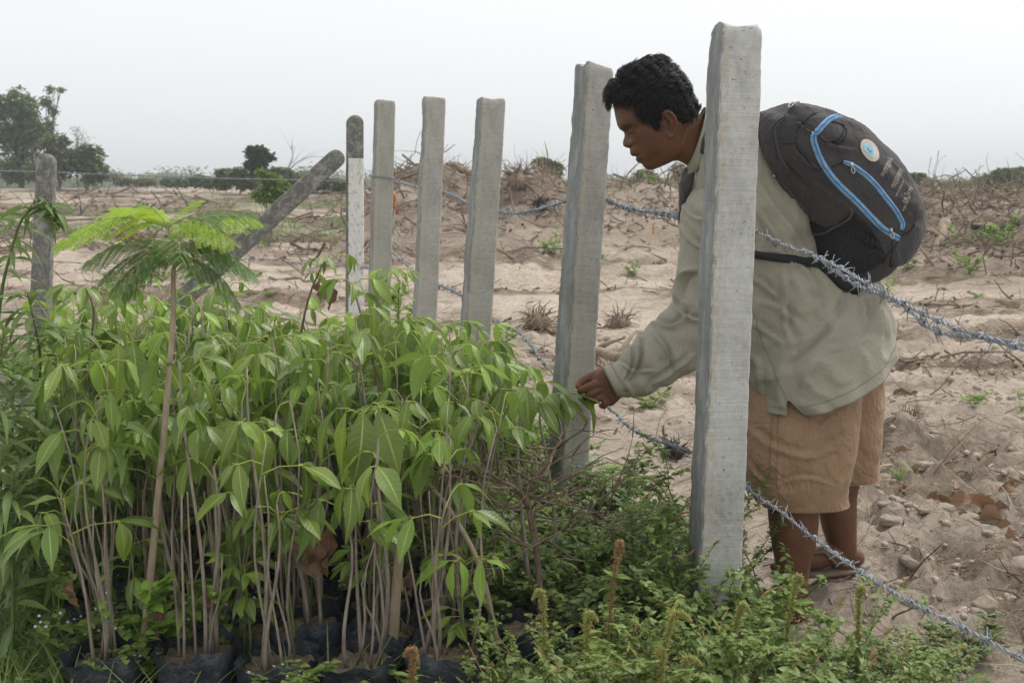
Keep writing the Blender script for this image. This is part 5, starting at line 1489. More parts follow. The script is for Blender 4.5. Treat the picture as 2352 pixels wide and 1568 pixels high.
WEEDD = leaf_mat('dull_weed_leaf', (0.09, 0.155, 0.04), (0.155, 0.23, 0.055), (0.11, 0.16, 0.06), (0.15, 0.22, 0.08), 6, 0.3, 0.5)
FEATH = leaf_mat('feathery_leaf', (0.055, 0.13, 0.028), (0.09, 0.18, 0.032), (0.09, 0.17, 0.04), (0.1, 0.2, 0.04), 1, 0.36, 0.5, veinw=0.0)
FEATHY = leaf_mat('young_feathery_leaf', (0.24, 0.40, 0.02), (0.34, 0.50, 0.03), (0.28, 0.42, 0.04), (0.3, 0.45, 0.04), 1, 0.45, 0.5, veinw=0.0)
DRYL = leaf_mat('dry_brown_leaf', (0.13, 0.065, 0.035), (0.24, 0.14, 0.08), (0.30, 0.20, 0.13), (0.30, 0.19, 0.12), 9, 0.15, 0.7)
SEEDH = simple('yellow_green_seed_head', (0.24, 0.25, 0.06), (0.38, 0.36, 0.12), 120, 0.8, 0.6, 0.003)
SEEDB = simple('brown_seed_head', (0.24, 0.14, 0.055), (0.36, 0.23, 0.10), 120, 0.8, 0.6, 0.003)
LILAC = simple('lilac_flower', (0.42, 0.38, 0.62), (0.60, 0.56, 0.80), 200, 0.8, 0.4)
BAGM_m, bnt, bout = new_mat('black_polybag')
_tc = bnt.nodes.new('ShaderNodeTexCoord').outputs['Object']
_n1 = noise_node(bnt, _tc, 18, 6, 0.65, None, 0.6); _n2 = noise_node(bnt, _tc, 60, 4, 0.6)
_col = ramp_node(bnt, [(0.35, (0.016, 0.020, 0.028)), (0.55, (0.034, 0.042, 0.056)), (0.78, (0.10, 0.095, 0.085))], _n2)
pbr(bnt, bout, _col, 0.36, bump_chain(bnt, [(_n1, 0.9, 0.014), (_n2, 0.3, 0.003)]), 0.5)
BAGM = BAGM_m
SOIL = simple('pot_soil', (0.10, 0.075, 0.055), (0.26, 0.20, 0.15), 70, 0.95, 0.9, 0.006)

def leaf_geo(length, width, droop=0.3, fold=0.25, wave=0.0, tip=2.0, nu=8, seed=0, twist=0.0, base=0.35, serr=0.0):
    """one leaf along +x from the origin, blade in xy, up +z; ovate with a drawn-out tip"""
    rr = random.Random(seed); V = []; UV = []
    cols = (-1, -0.5, 0, 0.5, 1)
    for i in range(nu + 1):
        u = i / nu
        w = width / 2 * (math.sin(math.pi * u ** base_pow(base)) ** 0.9 if 0 < u < 1 else 0.0)
        w *= 1 - 0.25 * u ** 3
        if i == nu: w = 0.0004
        if i == 0: w = 0.0012
        if serr: w *= 1 + serr * (1 if i % 2 else -1)
        ang = droop * u * u + (droop * 0.25 * math.sin(u * 5 + seed) * 0.3)
        x = length * (u - 0.12 * droop * u ** 3); z = -length * droop * u * u * 0.5
        for c in cols:
            yy = c * w
            zz = z + abs(c) * w * fold + wave * w * math.sin(u * 11 + seed + (2 if c > 0 else 0)) * abs(c)
            t = twist * u
            V.append((x, yy * math.cos(t) - (zz - z) * math.sin(t), z + yy * math.sin(t) + (zz - z) * math.cos(t))); UV.append((u, c * 0.5 + 0.5))
    F = []
    for i in range(nu):
        for j in range(4):
            a = i * 5 + j; F.append((a, a + 5, a + 6, a + 1))
    return V, F, UV
def base_pow(b): return 1.0 - b * 0.35
def leaf_mesh(name, mat, *a, **k):
    V, F, UV = leaf_geo(*a, **k); mb = MB(); mb.add(V, F, 0, UV); return mb.mesh(name, [mat])
SAPL = [leaf_mesh('leaf', LEAF, 0.112, 0.031 + 0.007 * (i % 3), 0.35 + 0.22 * (i % 4), 0.22, 0.12, seed=i, twist=(-0.5, 0.2, 0.6)[i % 3]) for i in range(9)]
SAPY = [leaf_mesh('leaf', LEAFY, 0.10, 0.030 + 0.004 * (i % 3), 0.3 + 0.2 * (i % 3), 0.25, 0.14, seed=i + 20, twist=(-0.4, 0.3, 0.0)[i % 3]) for i in range(4)]
SAPYEL = leaf_mesh('leaf', LEAFYEL, 0.10, 0.034, 0.5, 0.4, 0.15, seed=33)
DRYM = [leaf_mesh('dry_leaf', DRYL, 0.14, 0.050, 0.7, 1.0, 1.1, seed=41 + i, twist=1.6, nu=16, serr=0.06) for i in range(3)]
LANM = [leaf_mesh('leaf', LANCE, 0.13, 0.020 + 0.003 * (i % 3), 0.6 + 0.3 * (i % 4), 0.18, 0.12, seed=60 + i, twist=(-0.6, 0.4, 0.9)[i % 3], nu=9, serr=0.05 if i % 2 else 0) for i in range(8)]

def place_leaf(me, parent, p, d, up=Vector((0, 0, 1)), s=1.0, roll=0.0, name='leaf'):
    d = d.normalized(); sd_ = up.cross(d)
    if sd_.length < 1e-3: sd_ = Vector((1, 0, 0)).cross(d)
    sd_.normalize(); u = d.cross(sd_)
    M = Matrix((d, sd_, u)).transposed().to_4x4()
    return ob(name, me, parent=parent, mat4=Matrix.Translation(p) @ M @ Matrix.Rotation(roll, 4, 'X') @ Matrix.Scale(s, 4))
def rdir(r, az=None, el=0.0):
    az = r.uniform(0, 2 * math.pi) if az is None else az
    return Vector((math.cos(az) * math.cos(el), math.sin(az) * math.cos(el), math.sin(el)))
def whorl(mb, root, tip, az, r, nleaf, lm, parent, scale=1.0, plen=0.07, el=0.5, leaves_out=None):
    """a stalk from the stem ending in a fan of drooping leaflets"""
    d = rdir(r, az, el)
    e = tip + d * plen * scale; mid = tip + d * plen * 0.5 * scale + Vector((0, 0, 0.008))
    mb.tube([tip, mid, e], [0.0018 * scale, 0.0014, 0.0012], 4, mat=1, cap=False)
    for k in range(nleaf):
        a2 = az + (k - (nleaf - 1) / 2) * (1.9 / max(nleaf - 1, 1)) + r.uniform(-0.2, 0.2)
        dd = rdir(r, a2, r.uniform(-1.25, 0.05))
        q = e + rdir(r, a2, 0.1) * 0.014 * scale
        mb.tube([e, q], [0.0011, 0.0009], 3, mat=1, cap=False)
        place_leaf(r.choice(lm), parent, q, dd, s=scale * r.uniform(0.5, 1.08), roll=r.uniform(-0.5, 0.5))

# polythene bags: three shapes shared
def bag_meshes(seed):
    r = random.Random(seed); w = 0.077; h = 0.160; n = 36; rows = 14
    V = []
    for i in range(rows):
        z = h * i / (rows - 1)
        for j in range(n):
            t = 2 * math.pi * j / n; c, s = math.cos(t), math.sin(t); k = (abs(c) ** 8 + abs(s) ** 8) ** (-1 / 8)
            ww = w * (0.97 + 0.03 * math.sin(z * 40 + seed)) * (1 + 0.035 * math.sin(5 * t + seed + z * 25)) * k
            fold = 0.004 * math.sin(t * 9 + z * 60 + seed)
            zz = z + (0.008 * math.sin(3 * t + seed) + 0.006 * math.sin(7 * t + seed * 2)) * (i / (rows - 1)) ** 4
            flare = 1 + 0.10 * max(0, (i - rows + 3)) / 2 * math.sin(2 * t + seed)
            V.append(((ww * c + fold * c) * flare, (ww * s + fold * s) * flare, zz))
    F = [(i * n + j, i * n + (j + 1) % n, (i + 1) * n + (j + 1) % n, (i + 1) * n + j) for i in range(rows - 1) for j in range(n)]
    mb = MB(); mb.add(V, F); bag = mb.mesh('grow_bag', [BAGM])
    V = [(0, 0, h - 0.028)]; F = []
    for q in range(1, 4):
        for j in range(n):
            t = 2 * math.pi * j / n; c, s = math.cos(t), math.sin(t); k = (abs(c) ** 4 + abs(s) ** 4) ** -0.25
            V.append((w * 0.97 * k * c * q / 3, w * 0.97 * k * s * q / 3, h - 0.03 + 0.006 * math.sin(j * 2.1 + q + seed)))
    F += [(0, 1 + j, 1 + (j + 1) % n) for j in range(n)]
    for q in range(2):
        F += [(1 + q * n + j, 1 + (q + 1) * n + j, 1 + (q + 1) * n + (j + 1) % n, 1 + q * n + (j + 1) % n) for j in range(n)]
    mb = MB(); mb.add(V, F); soil = mb.mesh('soil', [SOIL])
    return bag, soil
BAGS = [bag_meshes(i) for i in range(4)]
def sapling(x, y, height, r, label, group, nst=2, bag=True, lean=0.07, leafy=1.0, lm=None, young=False, low=False, spread=0.30, extra=1):
    gz = g1(x, y)
    e = empty('nursery_sapling', (x, y, gz), label, 'sapling', group)
    if bag:
        b, s = r.choice(BAGS)
        bo = ob('grow_bag', b, parent=e, mat4=Matrix.Rotation(r.uniform(-0.25, 0.25) + r.choice((0, 1.571, 3.14)), 4, 'Z') @ Matrix.Diagonal((1, 1, r.uniform(0.9, 1.1), 1)))
        ob('soil', s, parent=bo)
    lm = lm or SAPL
    for k in range(nst):
        h = height * (1 if k == 0 else r.uniform(0.62, 0.98))
        mb = MB()
        bx, by = r.uniform(-0.04, 0.04), r.uniform(-0.04, 0.04)
        lx, ly = r.gauss(0, lean), r.gauss(0, lean * 0.8)
        cv = r.uniform(-0.04, 0.04)
        z0 = 0.13 if bag else 0
        pts = []
        for i in range(9):
            t = i / 8
            pts.append(Vector((bx + lx * t * h + cv * math.sin(t * 5 + k) * 0.5, by + ly * t * h + cv * math.cos(t * 4) * 0.4, z0 + (h - z0) * t)))
        r0 = r.uniform(0.0032, 0.0060)
        mb.tube(pts, [r0 * (1 - 0.6 * i / 8) for i in range(9)], 6)
        top = pts[-1]
        nw = int(round(r.uniform(4.5, 7.5) * leafy))
        for w in range(nw):
            t = 1 - spread * w / max(nw, 1) * r.uniform(0.7, 1.2)
            q = t * 8; i = min(int(q), 7); p = pts[i].lerp(pts[i + 1], q - i)
            ymat = SAPY if (w < 2 and r.random() < 0.45) or young else lm
            whorl(mb, None, p, w * 2.4 + r.uniform(-0.5, 0.5) + k, r, r.choice((3, 3, 4, 5)) if w else 3, ymat, e, scale=r.uniform(0.8, 1.12) * (0.8 if w == 0 else 1), plen=r.uniform(0.04, 0.085), el=r.uniform(0.15, 0.8))
        if k < 2 and bag:
            for w in range(extra):
                a_, b_ = r.uniform(-0.05, 0.05), r.uniform(-0.05, 0.05); hh = h * r.uniform(.6, .95); lx2, ly2 = r.gauss(0, .07), r.gauss(0, .07); c2 = r.uniform(-.02, .02)
                mb.tube([Vector((a_ + lx2 * hh * q / 5 + c2 * math.sin(q * 1.3), b_ + ly2 * hh * q / 5, z0 + (hh - z0) * q / 5)) for q in range(6)], [.0034, .0031, .0027, .0023, .0019, .0013], 5)
        if low and k == 0:
            for w in range(2):
                t = r.uniform(0.2, 0.5); q = t * 8; i = int(q); p = pts[i].lerp(pts[i + 1], q - i)
                whorl(mb, None, p, r.uniform(3.6, 5.8), r, 4, lm, e, scale=0.75, plen=0.04, el=0.4)
        ob('stem', mb.mesh('stem', [STEM, PETI]), parent=e)
    return e
# rows of bags receding from the camera
GS = 'saplings in black bags packed together in the nursery rows'
rs = random.Random(12)
def where(px):
    for lim, t in ((190, 'below the lone left post'), (330, 'just left of the feathery stem'), (470, 'just right of the feathery stem'), (620, 'below the foot of the leaning brace'), (760, 'between the brace and the corner post'), (850, 'below the whitewashed corner post'),
                   (930, 'below the looped post'), (1020, 'below the flat-topped post'), (1150, 'below the flaking post'), (1400, 'beside the post by the hand'), (1580, 'left of the near post'), (1720, 'at the foot of the near post'),
                   (1850, 'before the man\'s near shin'), (1980, 'before the man\'s far foot'), (2100, 'right of the man\'s feet')):
        if px < lim: return t
    return 'towards the bottom right corner'
ordn = ['first', 'second', 'third', 'fourth', 'fifth', 'sixth', 'seventh', 'eighth', 'ninth', 'tenth']
yrow = 2.37; rown = 0
while yrow < 4.35:
    xl = XG(170 if rown < 3 else 150, yrow); xr = XG(1120 - 10 * rown if rown < 5 else 1160, yrow)
    n = max(3, int((xr - xl) / 0.158))
    for i in range(n):
        x = xl + (xr - xl) * (i + 0.5) / n + rs.uniform(-0.015, 0.015); y = yrow + rs.uniform(-0.015, 0.015)
        px = FW / 2 + x / (y * CA + CAMH * SA) * FPX
        # silhouette of the canopy in the photograph, as metres of height at this distance
        topy = np.interp(px, [100, 180, 300, 480, 620, 700, 860, 960, 1060, 1150, 1250], [770, 690, 680, 672, 690, 700, 715, 735, 740, 800, 880])
        hmax = CAMH + PY(px, topy, y).z - CAMH
        h = min(max(hmax - 0.02, 0.45), 1.0) * rs.uniform(0.86, 1.0)
        if rown == 0: h = rs.uniform(0.70, 0.86)
        elif rown == 1: h = rs.uniform(0.72, 0.88)
        h *= rs.choice((1, 1, 1.05, 0.92, 0.84, 1.08))
        if rown == 0: lab = 'front-row sapling, the %s black bag from the left along the bottom edge' % ordn[min(i, 9)]
        elif rown == 1: lab = 'second-row sapling, bag directly behind the %s front bag from the left' % ordn[min(i, 9)]
        else: lab = 'broad-leaved sapling in the %s bag rows, %s' % ('middle' if rown < 6 else 'rearmost', where(px))
        sapling(x, y, h, rs, lab, GS, nst=(3 if rown < 2 else 4), low=(rown < 3 and rs.random() < 0.35), leafy=(0.6, 0.65, 0.75)[rown] if rown < 3 else 0.8, extra=2 if rown < 4 else 1, spread=0.24 if rown < 3 else 0.32)
    yrow += 0.165; rown += 1
print('rows', rown)
# drooping branch tips right of the rows, towards the man's hand
def branch_plant(path, label, name, r, stemmat=STEM, r0=0.007, whorls=(), cat='sapling', lm=SAPL, group=None, scale=1.0, twigs=0):
    """path: (px,py,Y) from the ground up; whorls: list of (t, azimuth, n, scale)"""
    P_ = [PY(*p) for p in path]; P_[0].z = g1(P_[0].x, P_[0].y) + 0.0
    e = empty(name, P_[0], label, cat, group)
    S = [Vector(s) - P_[0] for s in spline([tuple(p) for p in P_], 26)]
    mb = MB(); mb.tube(S, [r0 * (1 - 0.72 * i / 25) for i in range(26)], 7)
    for (t, az, n, sc) in whorls:
        q = t * 25; i = min(int(q), 24); p = S[i].lerp(S[i + 1], q - i)
        whorl(mb, None, p, az, r, n, lm, e, scale=sc, plen=0.055, el=0.35)
    for k in range(twigs):
        t = r.uniform(0.35, 1); q = t * 25; i = min(int(q), 24); p = S[i].lerp(S[i + 1], q - i)
        d = rdir(r, None, r.uniform(-0.1, 0.7)); pts = [p]
        for z in range(4):
            d = (d + Vector((r.gauss(0, .3), r.gauss(0, .3), r.gauss(0, .25)))).normalized(); pts.append(pts[-1] + d * r.uniform(0.03, 0.07))
            if r.random() < 0.6:
                d2 = (d + Vector((r.gauss(0, .7), r.gauss(0, .7), r.gauss(0, .5)))).normalized(); mb.tube([pts[-1], pts[-1] + d2 * 0.05, pts[-1] + d2 * 0.09 + Vector((0, 0, -0.01))], [0.0016, 0.001, 0.0006], 4)
        mb.tube(pts, [0.003, 0.0026, 0.002, 0.0015, 0.0008], 5)
    ob('stem', mb.mesh('stem', [stemmat, PETI]), parent=e)
    return e
rb = random.Random(5)
branch_plant([(1160, 1500, 2.5), (1110, 1330, 2.52), (1040, 1180, 2.55), (960, 1080, 2.6), (930, 1010, 2.62)], 'pale-stemmed sapling curving up from the last bag at the right end of the front row', 'nursery_sapling', rb, STEM2, 0.0085, [(1, 3.6, 4, 1.0), (.97, 5, 4, 1.1), (.93, 0.5, 4, 1), (.88, 2, 3, .9)])
branch_plant([(1290, 1400, 2.85), (1275, 1200, 2.92), (1255, 1050, 2.98), (1240, 950, 3.02), (1272, 912, 3.04)], 'sapling whose topmost leaves the man is touching', 'nursery_sapling', rb, STEM, 0.006,
             [(1, -0.2, 3, 1.1), (1, -1.3, 3, 1.0), (.97, 4.2, 3, 1.0), (.95, 3.2, 3, 0.9), (.9, 5.2, 3, 1.0)])
branch_plant([(1262, 1500, 2.7), (1215, 1330, 2.72), (1195, 1130, 2.75), (1190, 1000, 2.8), (1210, 900, 2.85)], 'leafy sapling standing between the nursery rows and the post by the hand', 'nursery_sapling', rb, STEM, 0.008,
             [(1, 0.6, 4, 1), (1, 4.6, 4, 1), (.96, 3.2, 4, 1), (.9, 5.4, 4, 0.9), (.87, 1.6, 3, .8)])
branch_plant([(1030, 1500, 2.55), (1010, 1300, 2.56), (1035, 1150, 2.6), (1120, 900, 2.7), (1100, 800, 2.8)], 'sapling with small dark leaves rising in the middle right of the rows', 'nursery_sapling', rb, STEM, 0.007,
             [(1, 0.6, 5, .8), (1, 4.6, 5, .8), (.96, 3.2, 4, .7), (.92, 5.4, 4, 0.8), (.87, 1.6, 4, .7), (.82, 4, 4, .8)])
branch_plant([(880, 1490, 2.6), (900, 1200, 2.65), (880, 950, 2.75), (850, 800, 2.8), (820, 690, 2.85), (812, 655, 2.87)], 'tall thin sapling with its tip alone above the canopy left of the corner post', 'nursery_sapling', rb, TWIG, 0.006,
             [(1, 3.0, 4, .75), (1, 0.3, 4, .8), (.96, 4.8, 3, .7), (.80, 1.2, 3, .8)])
branch_plant([(690, 1480, 2.8), (680, 1100, 2.9), (675, 900, 3.0), (700, 720, 3.0), (735, 620, 3.0), (760, 598, 3.0)], 'spindly sapling with two small leaf fans in front of the corner post', 'nursery_sapling', rb, TWIG, 0.0055,
             [(1, 0.2, 4, .7), (1, 4.4, 3, .65), (.9, 3.0, 3, .55), (.86, 5, 4, .55), (.75, 2.0, 3, .6)])
branch_plant([(180, 1480, 2.75), (210, 1100, 2.9), (205, 850, 3.0), (215, 720, 3.0), (200, 668, 3.0)], 'sapling with grey-green drooping leaves in front of the lone left post', 'nursery_sapling', rb, TWIG, 0.0055,
             [(1, 3.4, 4, .9), (1, 0.2, 4, .9), (.97, 4.8, 4, .8), (.93, 1.8, 3, .8)])
branch_plant([(1165, 1500, 2.55), (1130, 1420, 2.5), (1090, 1360, 2.45), (1068, 1290, 2.42)], 'low young sapling with a pale star of leaves near the bottom centre', 'nursery_sapling', rb, GSTEM, 0.004,
             [(1, 3.3, 3, 1.0), (1, 4.4, 3, 1.1), (1, 5.5, 3, 1.05), (.95, 0.2, 3, .9), (.95, 2.4, 3, .9)], lm=SAPY)
branch_plant([(350, 1480, 2.5), (330, 1200, 2.5), (340, 1080, 2.5), (335, 1000, 2.5)], 'young sapling with a bright low leaf fan beside the tall feathery stem', 'nursery_sapling', rb, TWIG, 0.005,
             [(1, 3.4, 4, 1.0), (1, 4.7, 4, .95), (1, 6.0, 3, .9), (.93, 1.0, 3, .8)], lm=SAPY)
branch_plant([(690, 1490, 2.45), (660, 1330, 2.46), (640, 1240, 2.46), (640, 1190, 2.46)], 'small-leaved seedling low among the stems left of the big dead leaf', 'nursery_sapling', rb, GSTEM, 0.004,
             [(1, 3.3, 5, .75), (1, 5.0, 5, .75), (.9, 0.4, 4, .7), (.8, 4.0, 4, .75), (.7, 5.4, 4, .7)])
# hero fans in front
def hero_fan(px, py, Y, label, lens, mats=SAPL, stem_to=None, scale=1.15):
    p = PY(px, py, Y)
    bx, by = (p.x + 0.02, Y + 0.10)
    base = Vector((bx, by, g1(bx, by)))
    e = empty('nursery_sapling', base, label, 'sapling', GS)
    mb = MB(); S = [Vector((0, 0, 0)), Vector((0.01, -0.02, (p.z - base.z) * 0.5)), p - base]
    S = [Vector(s) for s in spline([tuple(s) for s in S], 12)]
    mb.tube(S, [0.0055 - 0.0003 * i for i in range(12)], 6)
    for k, (az, el, ln) in enumerate(lens):
        d0 = rdir(rb, az, 0.35); q = p - base + d0 * 0.05 * scale; mb.tube([p - base, p - base + d0 * 0.03 + Vector((0, 0, .008)), q], 0.0013, 4, mat=1)
        place_leaf(rb.choice(mats), e, q, rdir(rb, az + rb.uniform(-.15, .15), el), s=ln * scale, roll=rb.uniform(-.4, .4))
    ob('stem', mb.mesh('stem', [STEM, PETI]), parent=e)
hero_fan(830, 955, 2.46, 'sapling in the middle with one leaf turned yellow', [(4.9, -1.1, 1.25), (4.2, -1.2, 1.15), (5.6, -1.0, 1.2), (3.4, -.8, 1), (0, -.7, 1)], stem_to=None)
hero_fan(620, 790, 2.8, 'sapling with long bright leaves near the centre of the canopy', [(4.9, -1.1, 1.3), (4.0, -.9, 1.3), (5.6, -.8, 1.35), (3.2, -.4, 1.1), (0.1, -.5, 1.1)])
hero_fan(280, 800, 2.7, 'sapling with big hanging leaves behind the feathery stem', [(4.9, -1.25, 1.25), (4.1, -1.1, 1.2), (5.5, -1.2, 1.1), (3.3, -.7, 1.1), (0, -.8, 1)])
hero_fan(925, 745, 3.1, 'sapling with an umbrella of rounded leaves in front of the flat-topped post', [(4.9, -1.0, 1.2), (4.1, -.9, 1.2), (5.6, -.7, 1.3), (3.2, -.6, 1.2), (0.1, -.6, 1.3)])
hero_fan(555, 990, 2.5, 'sapling with a broad leaf pointing straight down left of centre', [(4.8, -1.35, 1.3), (4.0, -.8, 1.1), (5.6, -1.1, 1.1), (3.3, -.5, 1)])
e_ = empty('yellow_leaf_base', (0, 0, 0)); bpy.data.objects.remove(e_)

# the tall feathery sapling
def feathery():
    path = [(322, 1530, 2.42), (338, 1400, 2.42), (362, 1150, 2.42), (385, 900, 2.42), (398, 730, 2.42), (398, 640, 2.42), (402, 590, 2.42), (392, 545, 2.42), (384, 520, 2.42)]
    P_ = [PY(*p) for p in path]; root = P_[0].copy(); root.z = g1(root.x, root.y)
    e = empty('feathery_sapling', root, 'tall feathery-leaved sapling with a bright green crown rising above all others', 'sapling')
    S = [Vector(s) - root for s in spline([tuple(p) for p in P_], 40)]
    mb = MB(); mb.tube(S, [0.0095 - 0.0072 * i / 39 for i in range(40)], 9)
    ob('stem', mb.mesh('stem', [STEM2]), parent=e)
    # pinna template: 2 rows of tiny oblong leaflets
    def frond(length, npin, mat, droop, r, name):
        V = []; F = []; UV = []
        def leaflet(p, d, n, L_, w):
            s = n.cross(d).normalized(); o = len(V)
            for u, ww in ((0, .35), (.3, 1), (.75, .95), (1, .3)):
                for sg in (-1, 1): V.append(tuple(p + d * L_ * u + s * (w / 2 * ww * sg))); UV.append((u, .3))
            for i in range(3): F.append((o + 2 * i, o + 2 * i + 2, o + 2 * i + 3, o + 2 * i + 1))
        mb = MB(); R_ = []
        for i in range(13):
            u = i / 12; R_.append(Vector((length * u, 0, 0.10 * length * math.sin(u * 2.2) - droop * length * u ** 2.2)))
        mb.tube(R_, [0.0016 - 0.001 * i / 12 for i in range(13)], 5, mat=1)
        for k in range(npin):
            u = 0.16 + 0.84 * k / (npin - 1); q = u * 12; i = min(int(q), 11); p = R_[i].lerp(R_[i + 1], q - i); t = (R_[i + 1] - R_[i]).normalized()
            PL = length * 0.46 * math.sin(math.pi * (0.22 + 0.66 * u)) * r.uniform(0.85, 1.1)
            for sg in (-1, 1):
                d = (t * (0.45 + 0.45 * u) + Vector((0, sg, 0)) * 0.85 + Vector((0, 0, -0.18 - 0.2 * r.random()))).normalized()
                n = Vector((0, 0, 1)); n = (n - d * n.dot(d)).normalized(); s = n.cross(d)
                nl = 16
                pts = []
                for m_ in range(nl + 1):
                    z = m_ / nl; pts.append(p + d * PL * z - Vector((0, 0, 1)) * PL * 0.22 * z * z)
                mb.tube([pts[0], pts[nl // 2], pts[-1]], 0.0006, 3, mat=1)
                for m_ in range(1, nl + 1):
                    z = m_ / nl; LL = 0.0125 * (math.sin(math.pi * (0.15 + 0.75 * z)) * 0.6 + 0.45) * length / 0.2
                    dd = (pts[m_] - pts[m_ - 1]).normalized()
                    for s2 in (-1, 1):
                        leaflet(pts[m_], (s * s2 * 0.93 + dd * 0.42 + Vector((0, 0, -0.08))).normalized(), n, LL, PL / nl * 0.80)
        mb.add(V, F, 0, UV)
        return mb.mesh(name, [mat, PETI])
    rf = random.Random(8)
    fr_d = [frond(0.20, 8, FEATH, 0.25 + 0.15 * i, rf, 'frond') for i in range(3)]
    fr_y = [frond(0.20, 8, FEATHY, 0.15 + 0.12 * i, rf, 'frond') for i in range(3)]
    def put(me, t, az, el, s, roll=0.0):
        q = t * 39; i = min(int(q), 38); p = S[i].lerp(S[i + 1], q - i)
        place_leaf(me, e, p, rdir(rf, az, el * 0.75), s=s * 0.84, roll=roll, name='frond')
    # az: 0 = right, pi = left, -pi/2 = towards the camera
    for (t, az, el, s, y) in [(.985, 0.1, .45, 1.0, 0), (.985, -.5, .2, .95, 1), (.99, 3.3, .9, .62, 1), (1.0, 2.6, 1.1, .5, 1), (1, 0.4, 1.0, .5, 1), (1, -1.8, .8, .55, 1), (.975, 3.14, .25, 1.28, 1), (.97, 2.7, .5, .95, 1),
                              (.93, 0.0, .28, 1.05, 1), (.87, 1.2, .4, .9, 0), (.86, -1.1, .15, .8, 0), (.83, 3.3, .15, .95, 0), (.82, -.25, .05, .95, 0), (.81, 2.2, .2, .9, 0), (.80, -2.1, -.05, .75, 0), (.79, .35, .0, .95, 0),
                              (.78, 3.0, -.05, .95, 0), (.77, -.9, -.1, .7, 0), (.76, 3.7, -.2, .8, 0), (.75, .1, -.3, .85, 0), (.74, -2.6, -.35, .7, 0), (.75, 1.6, 0, .8, 0)]:
        put(rf.choice(fr_y if y else fr_d), t, az, el, s, rf.uniform(-.25, .25))
feathery()

# tall lance-leaved weeds at the left edge
def lance_weed(path, label, r, n=70, sc=1.0, seedtop=False, r0=0.006, bare=0.0):
    P_ = [PY(*p) for p in path]; root = P_[0].copy(); root.z = g1(root.x, root.y)
    e = empty('lance_leaved_weed', root, label, 'weed', 'tall lance-leaved weeds at the left edge')
    S = [Vector(s) - root for s in spline([tuple(root)] + [tuple(p) for p in P_[1:]], 36)]
    mb = MB(); mb.tube(S, [r0 * (1 - .7 * i / 35) for i in range(36)], 6)
    ob('stem', mb.mesh('stem', [GSTEM]), parent=e)
    for k in range(n):
        t = bare + (1 - bare) * (k / n); q = t * 35; i = min(int(q), 34); p = S[i].lerp(S[i + 1], q - i)
        ax = (S[i + 1] - S[i]).normalized()
        az = k * 2.4 + r.uniform(-.3, .3)
        d = rdir(r, az, r.uniform(-0.1, 0.7) if t > .85 else r.uniform(-0.5, 0.35)) + ax * (0.5 if t > 0.85 else 0.15)
        place_leaf(r.choice(LANM), e, p, d, s=sc * r.uniform(0.65, 1.15) * (1 - 0.45 * max(0, t - .8) / .2), roll=r.uniform(-.4, .4))
    if seedtop:
        V = []; F = []; rr = r
        mb = MB()
        for k in range(70):
            t = r.uniform(.66, 1); q = t * 35; i = min(int(q), 34); p = S[i].lerp(S[i + 1], q - i) + Vector((r.gauss(0, .010), r.gauss(0, .010), r.gauss(-.004, .010)))
            mb.tube([p, p + Vector((r.gauss(0, .003), r.gauss(0, .003), .007))], [.0025, .0035], 4)
        so = mb.mesh('buds', [GSTEM]); o_ = ob('buds', so, parent=e); o_['kind'] = 'stuff'
    return e
rl = random.Random(31)
lance_weed([(-60, 1450, 2.9), (-30, 1000, 3.0), (0, 700, 3.0), (22, 590, 3.0), (50, 505, 3.0), (90, 470, 3.0), (120, 478, 3.0), (132, 520, 3.0)], 'tallest lance-leaved weed, its budding tip arching over the lone left post', rl, 60, .75, True, .006, .1)
lance_weed([(60, 1450, 2.75), (70, 1100, 2.8), (92, 850, 2.8), (78, 740, 2.8), (62, 670, 2.8)], 'lance-leaved weed with an upright tip just below the lone left post', rl, 85, .95)
lance_weed([(-30, 1480, 2.6), (-20, 1150, 2.6), (-10, 900, 2.65), (10, 760, 2.7)], 'lance-leaved weed cut by the left edge of the photo at mid height', rl, 85, 1.0)
lance_weed([(130, 1480, 2.62), (118, 1250, 2.62), (110, 1080, 2.62), (108, 1000, 2.6)], 'lance-leaved weed ending in a drooping rosette at the left', rl, 80, 1.0)
lance_weed([(215, 1470, 2.75), (225, 1300, 2.75), (228, 1190, 2.75), (232, 1120, 2.75)], 'shorter lance-leaved weed beside the leftmost nursery stems', rl, 60, .9)
lance_weed([(20, 1480, 2.5), (30, 1330, 2.5), (20, 1180, 2.5), (35, 1080, 2.5)], 'lance-leaved weed standing lowest in the left corner thicket', rl, 70, .95)
for k in range(13):
    x0 = rl.uniform(-60, 270); Y = rl.uniform(2.7, 3.5); yb = 1400 - (Y - 2.7) * 200; top = rl.uniform(800, 1080)
    lance_weed([(x0, yb, Y), (x0 + rl.uniform(-20, 20), (yb + top) / 2, Y), (x0 + rl.uniform(-40, 40), top, Y)], 'dark lance-leaved weed %s of the left thicket, %s' % ('at the front' if Y < 3.0 else 'in the depth' if Y < 3.25 else 'at the back', 'against the photo\'s left edge' if x0 < 60 else 'below the lone left post' if x0 < 160 else 'beside the saplings'), rl, 75, 1.0)

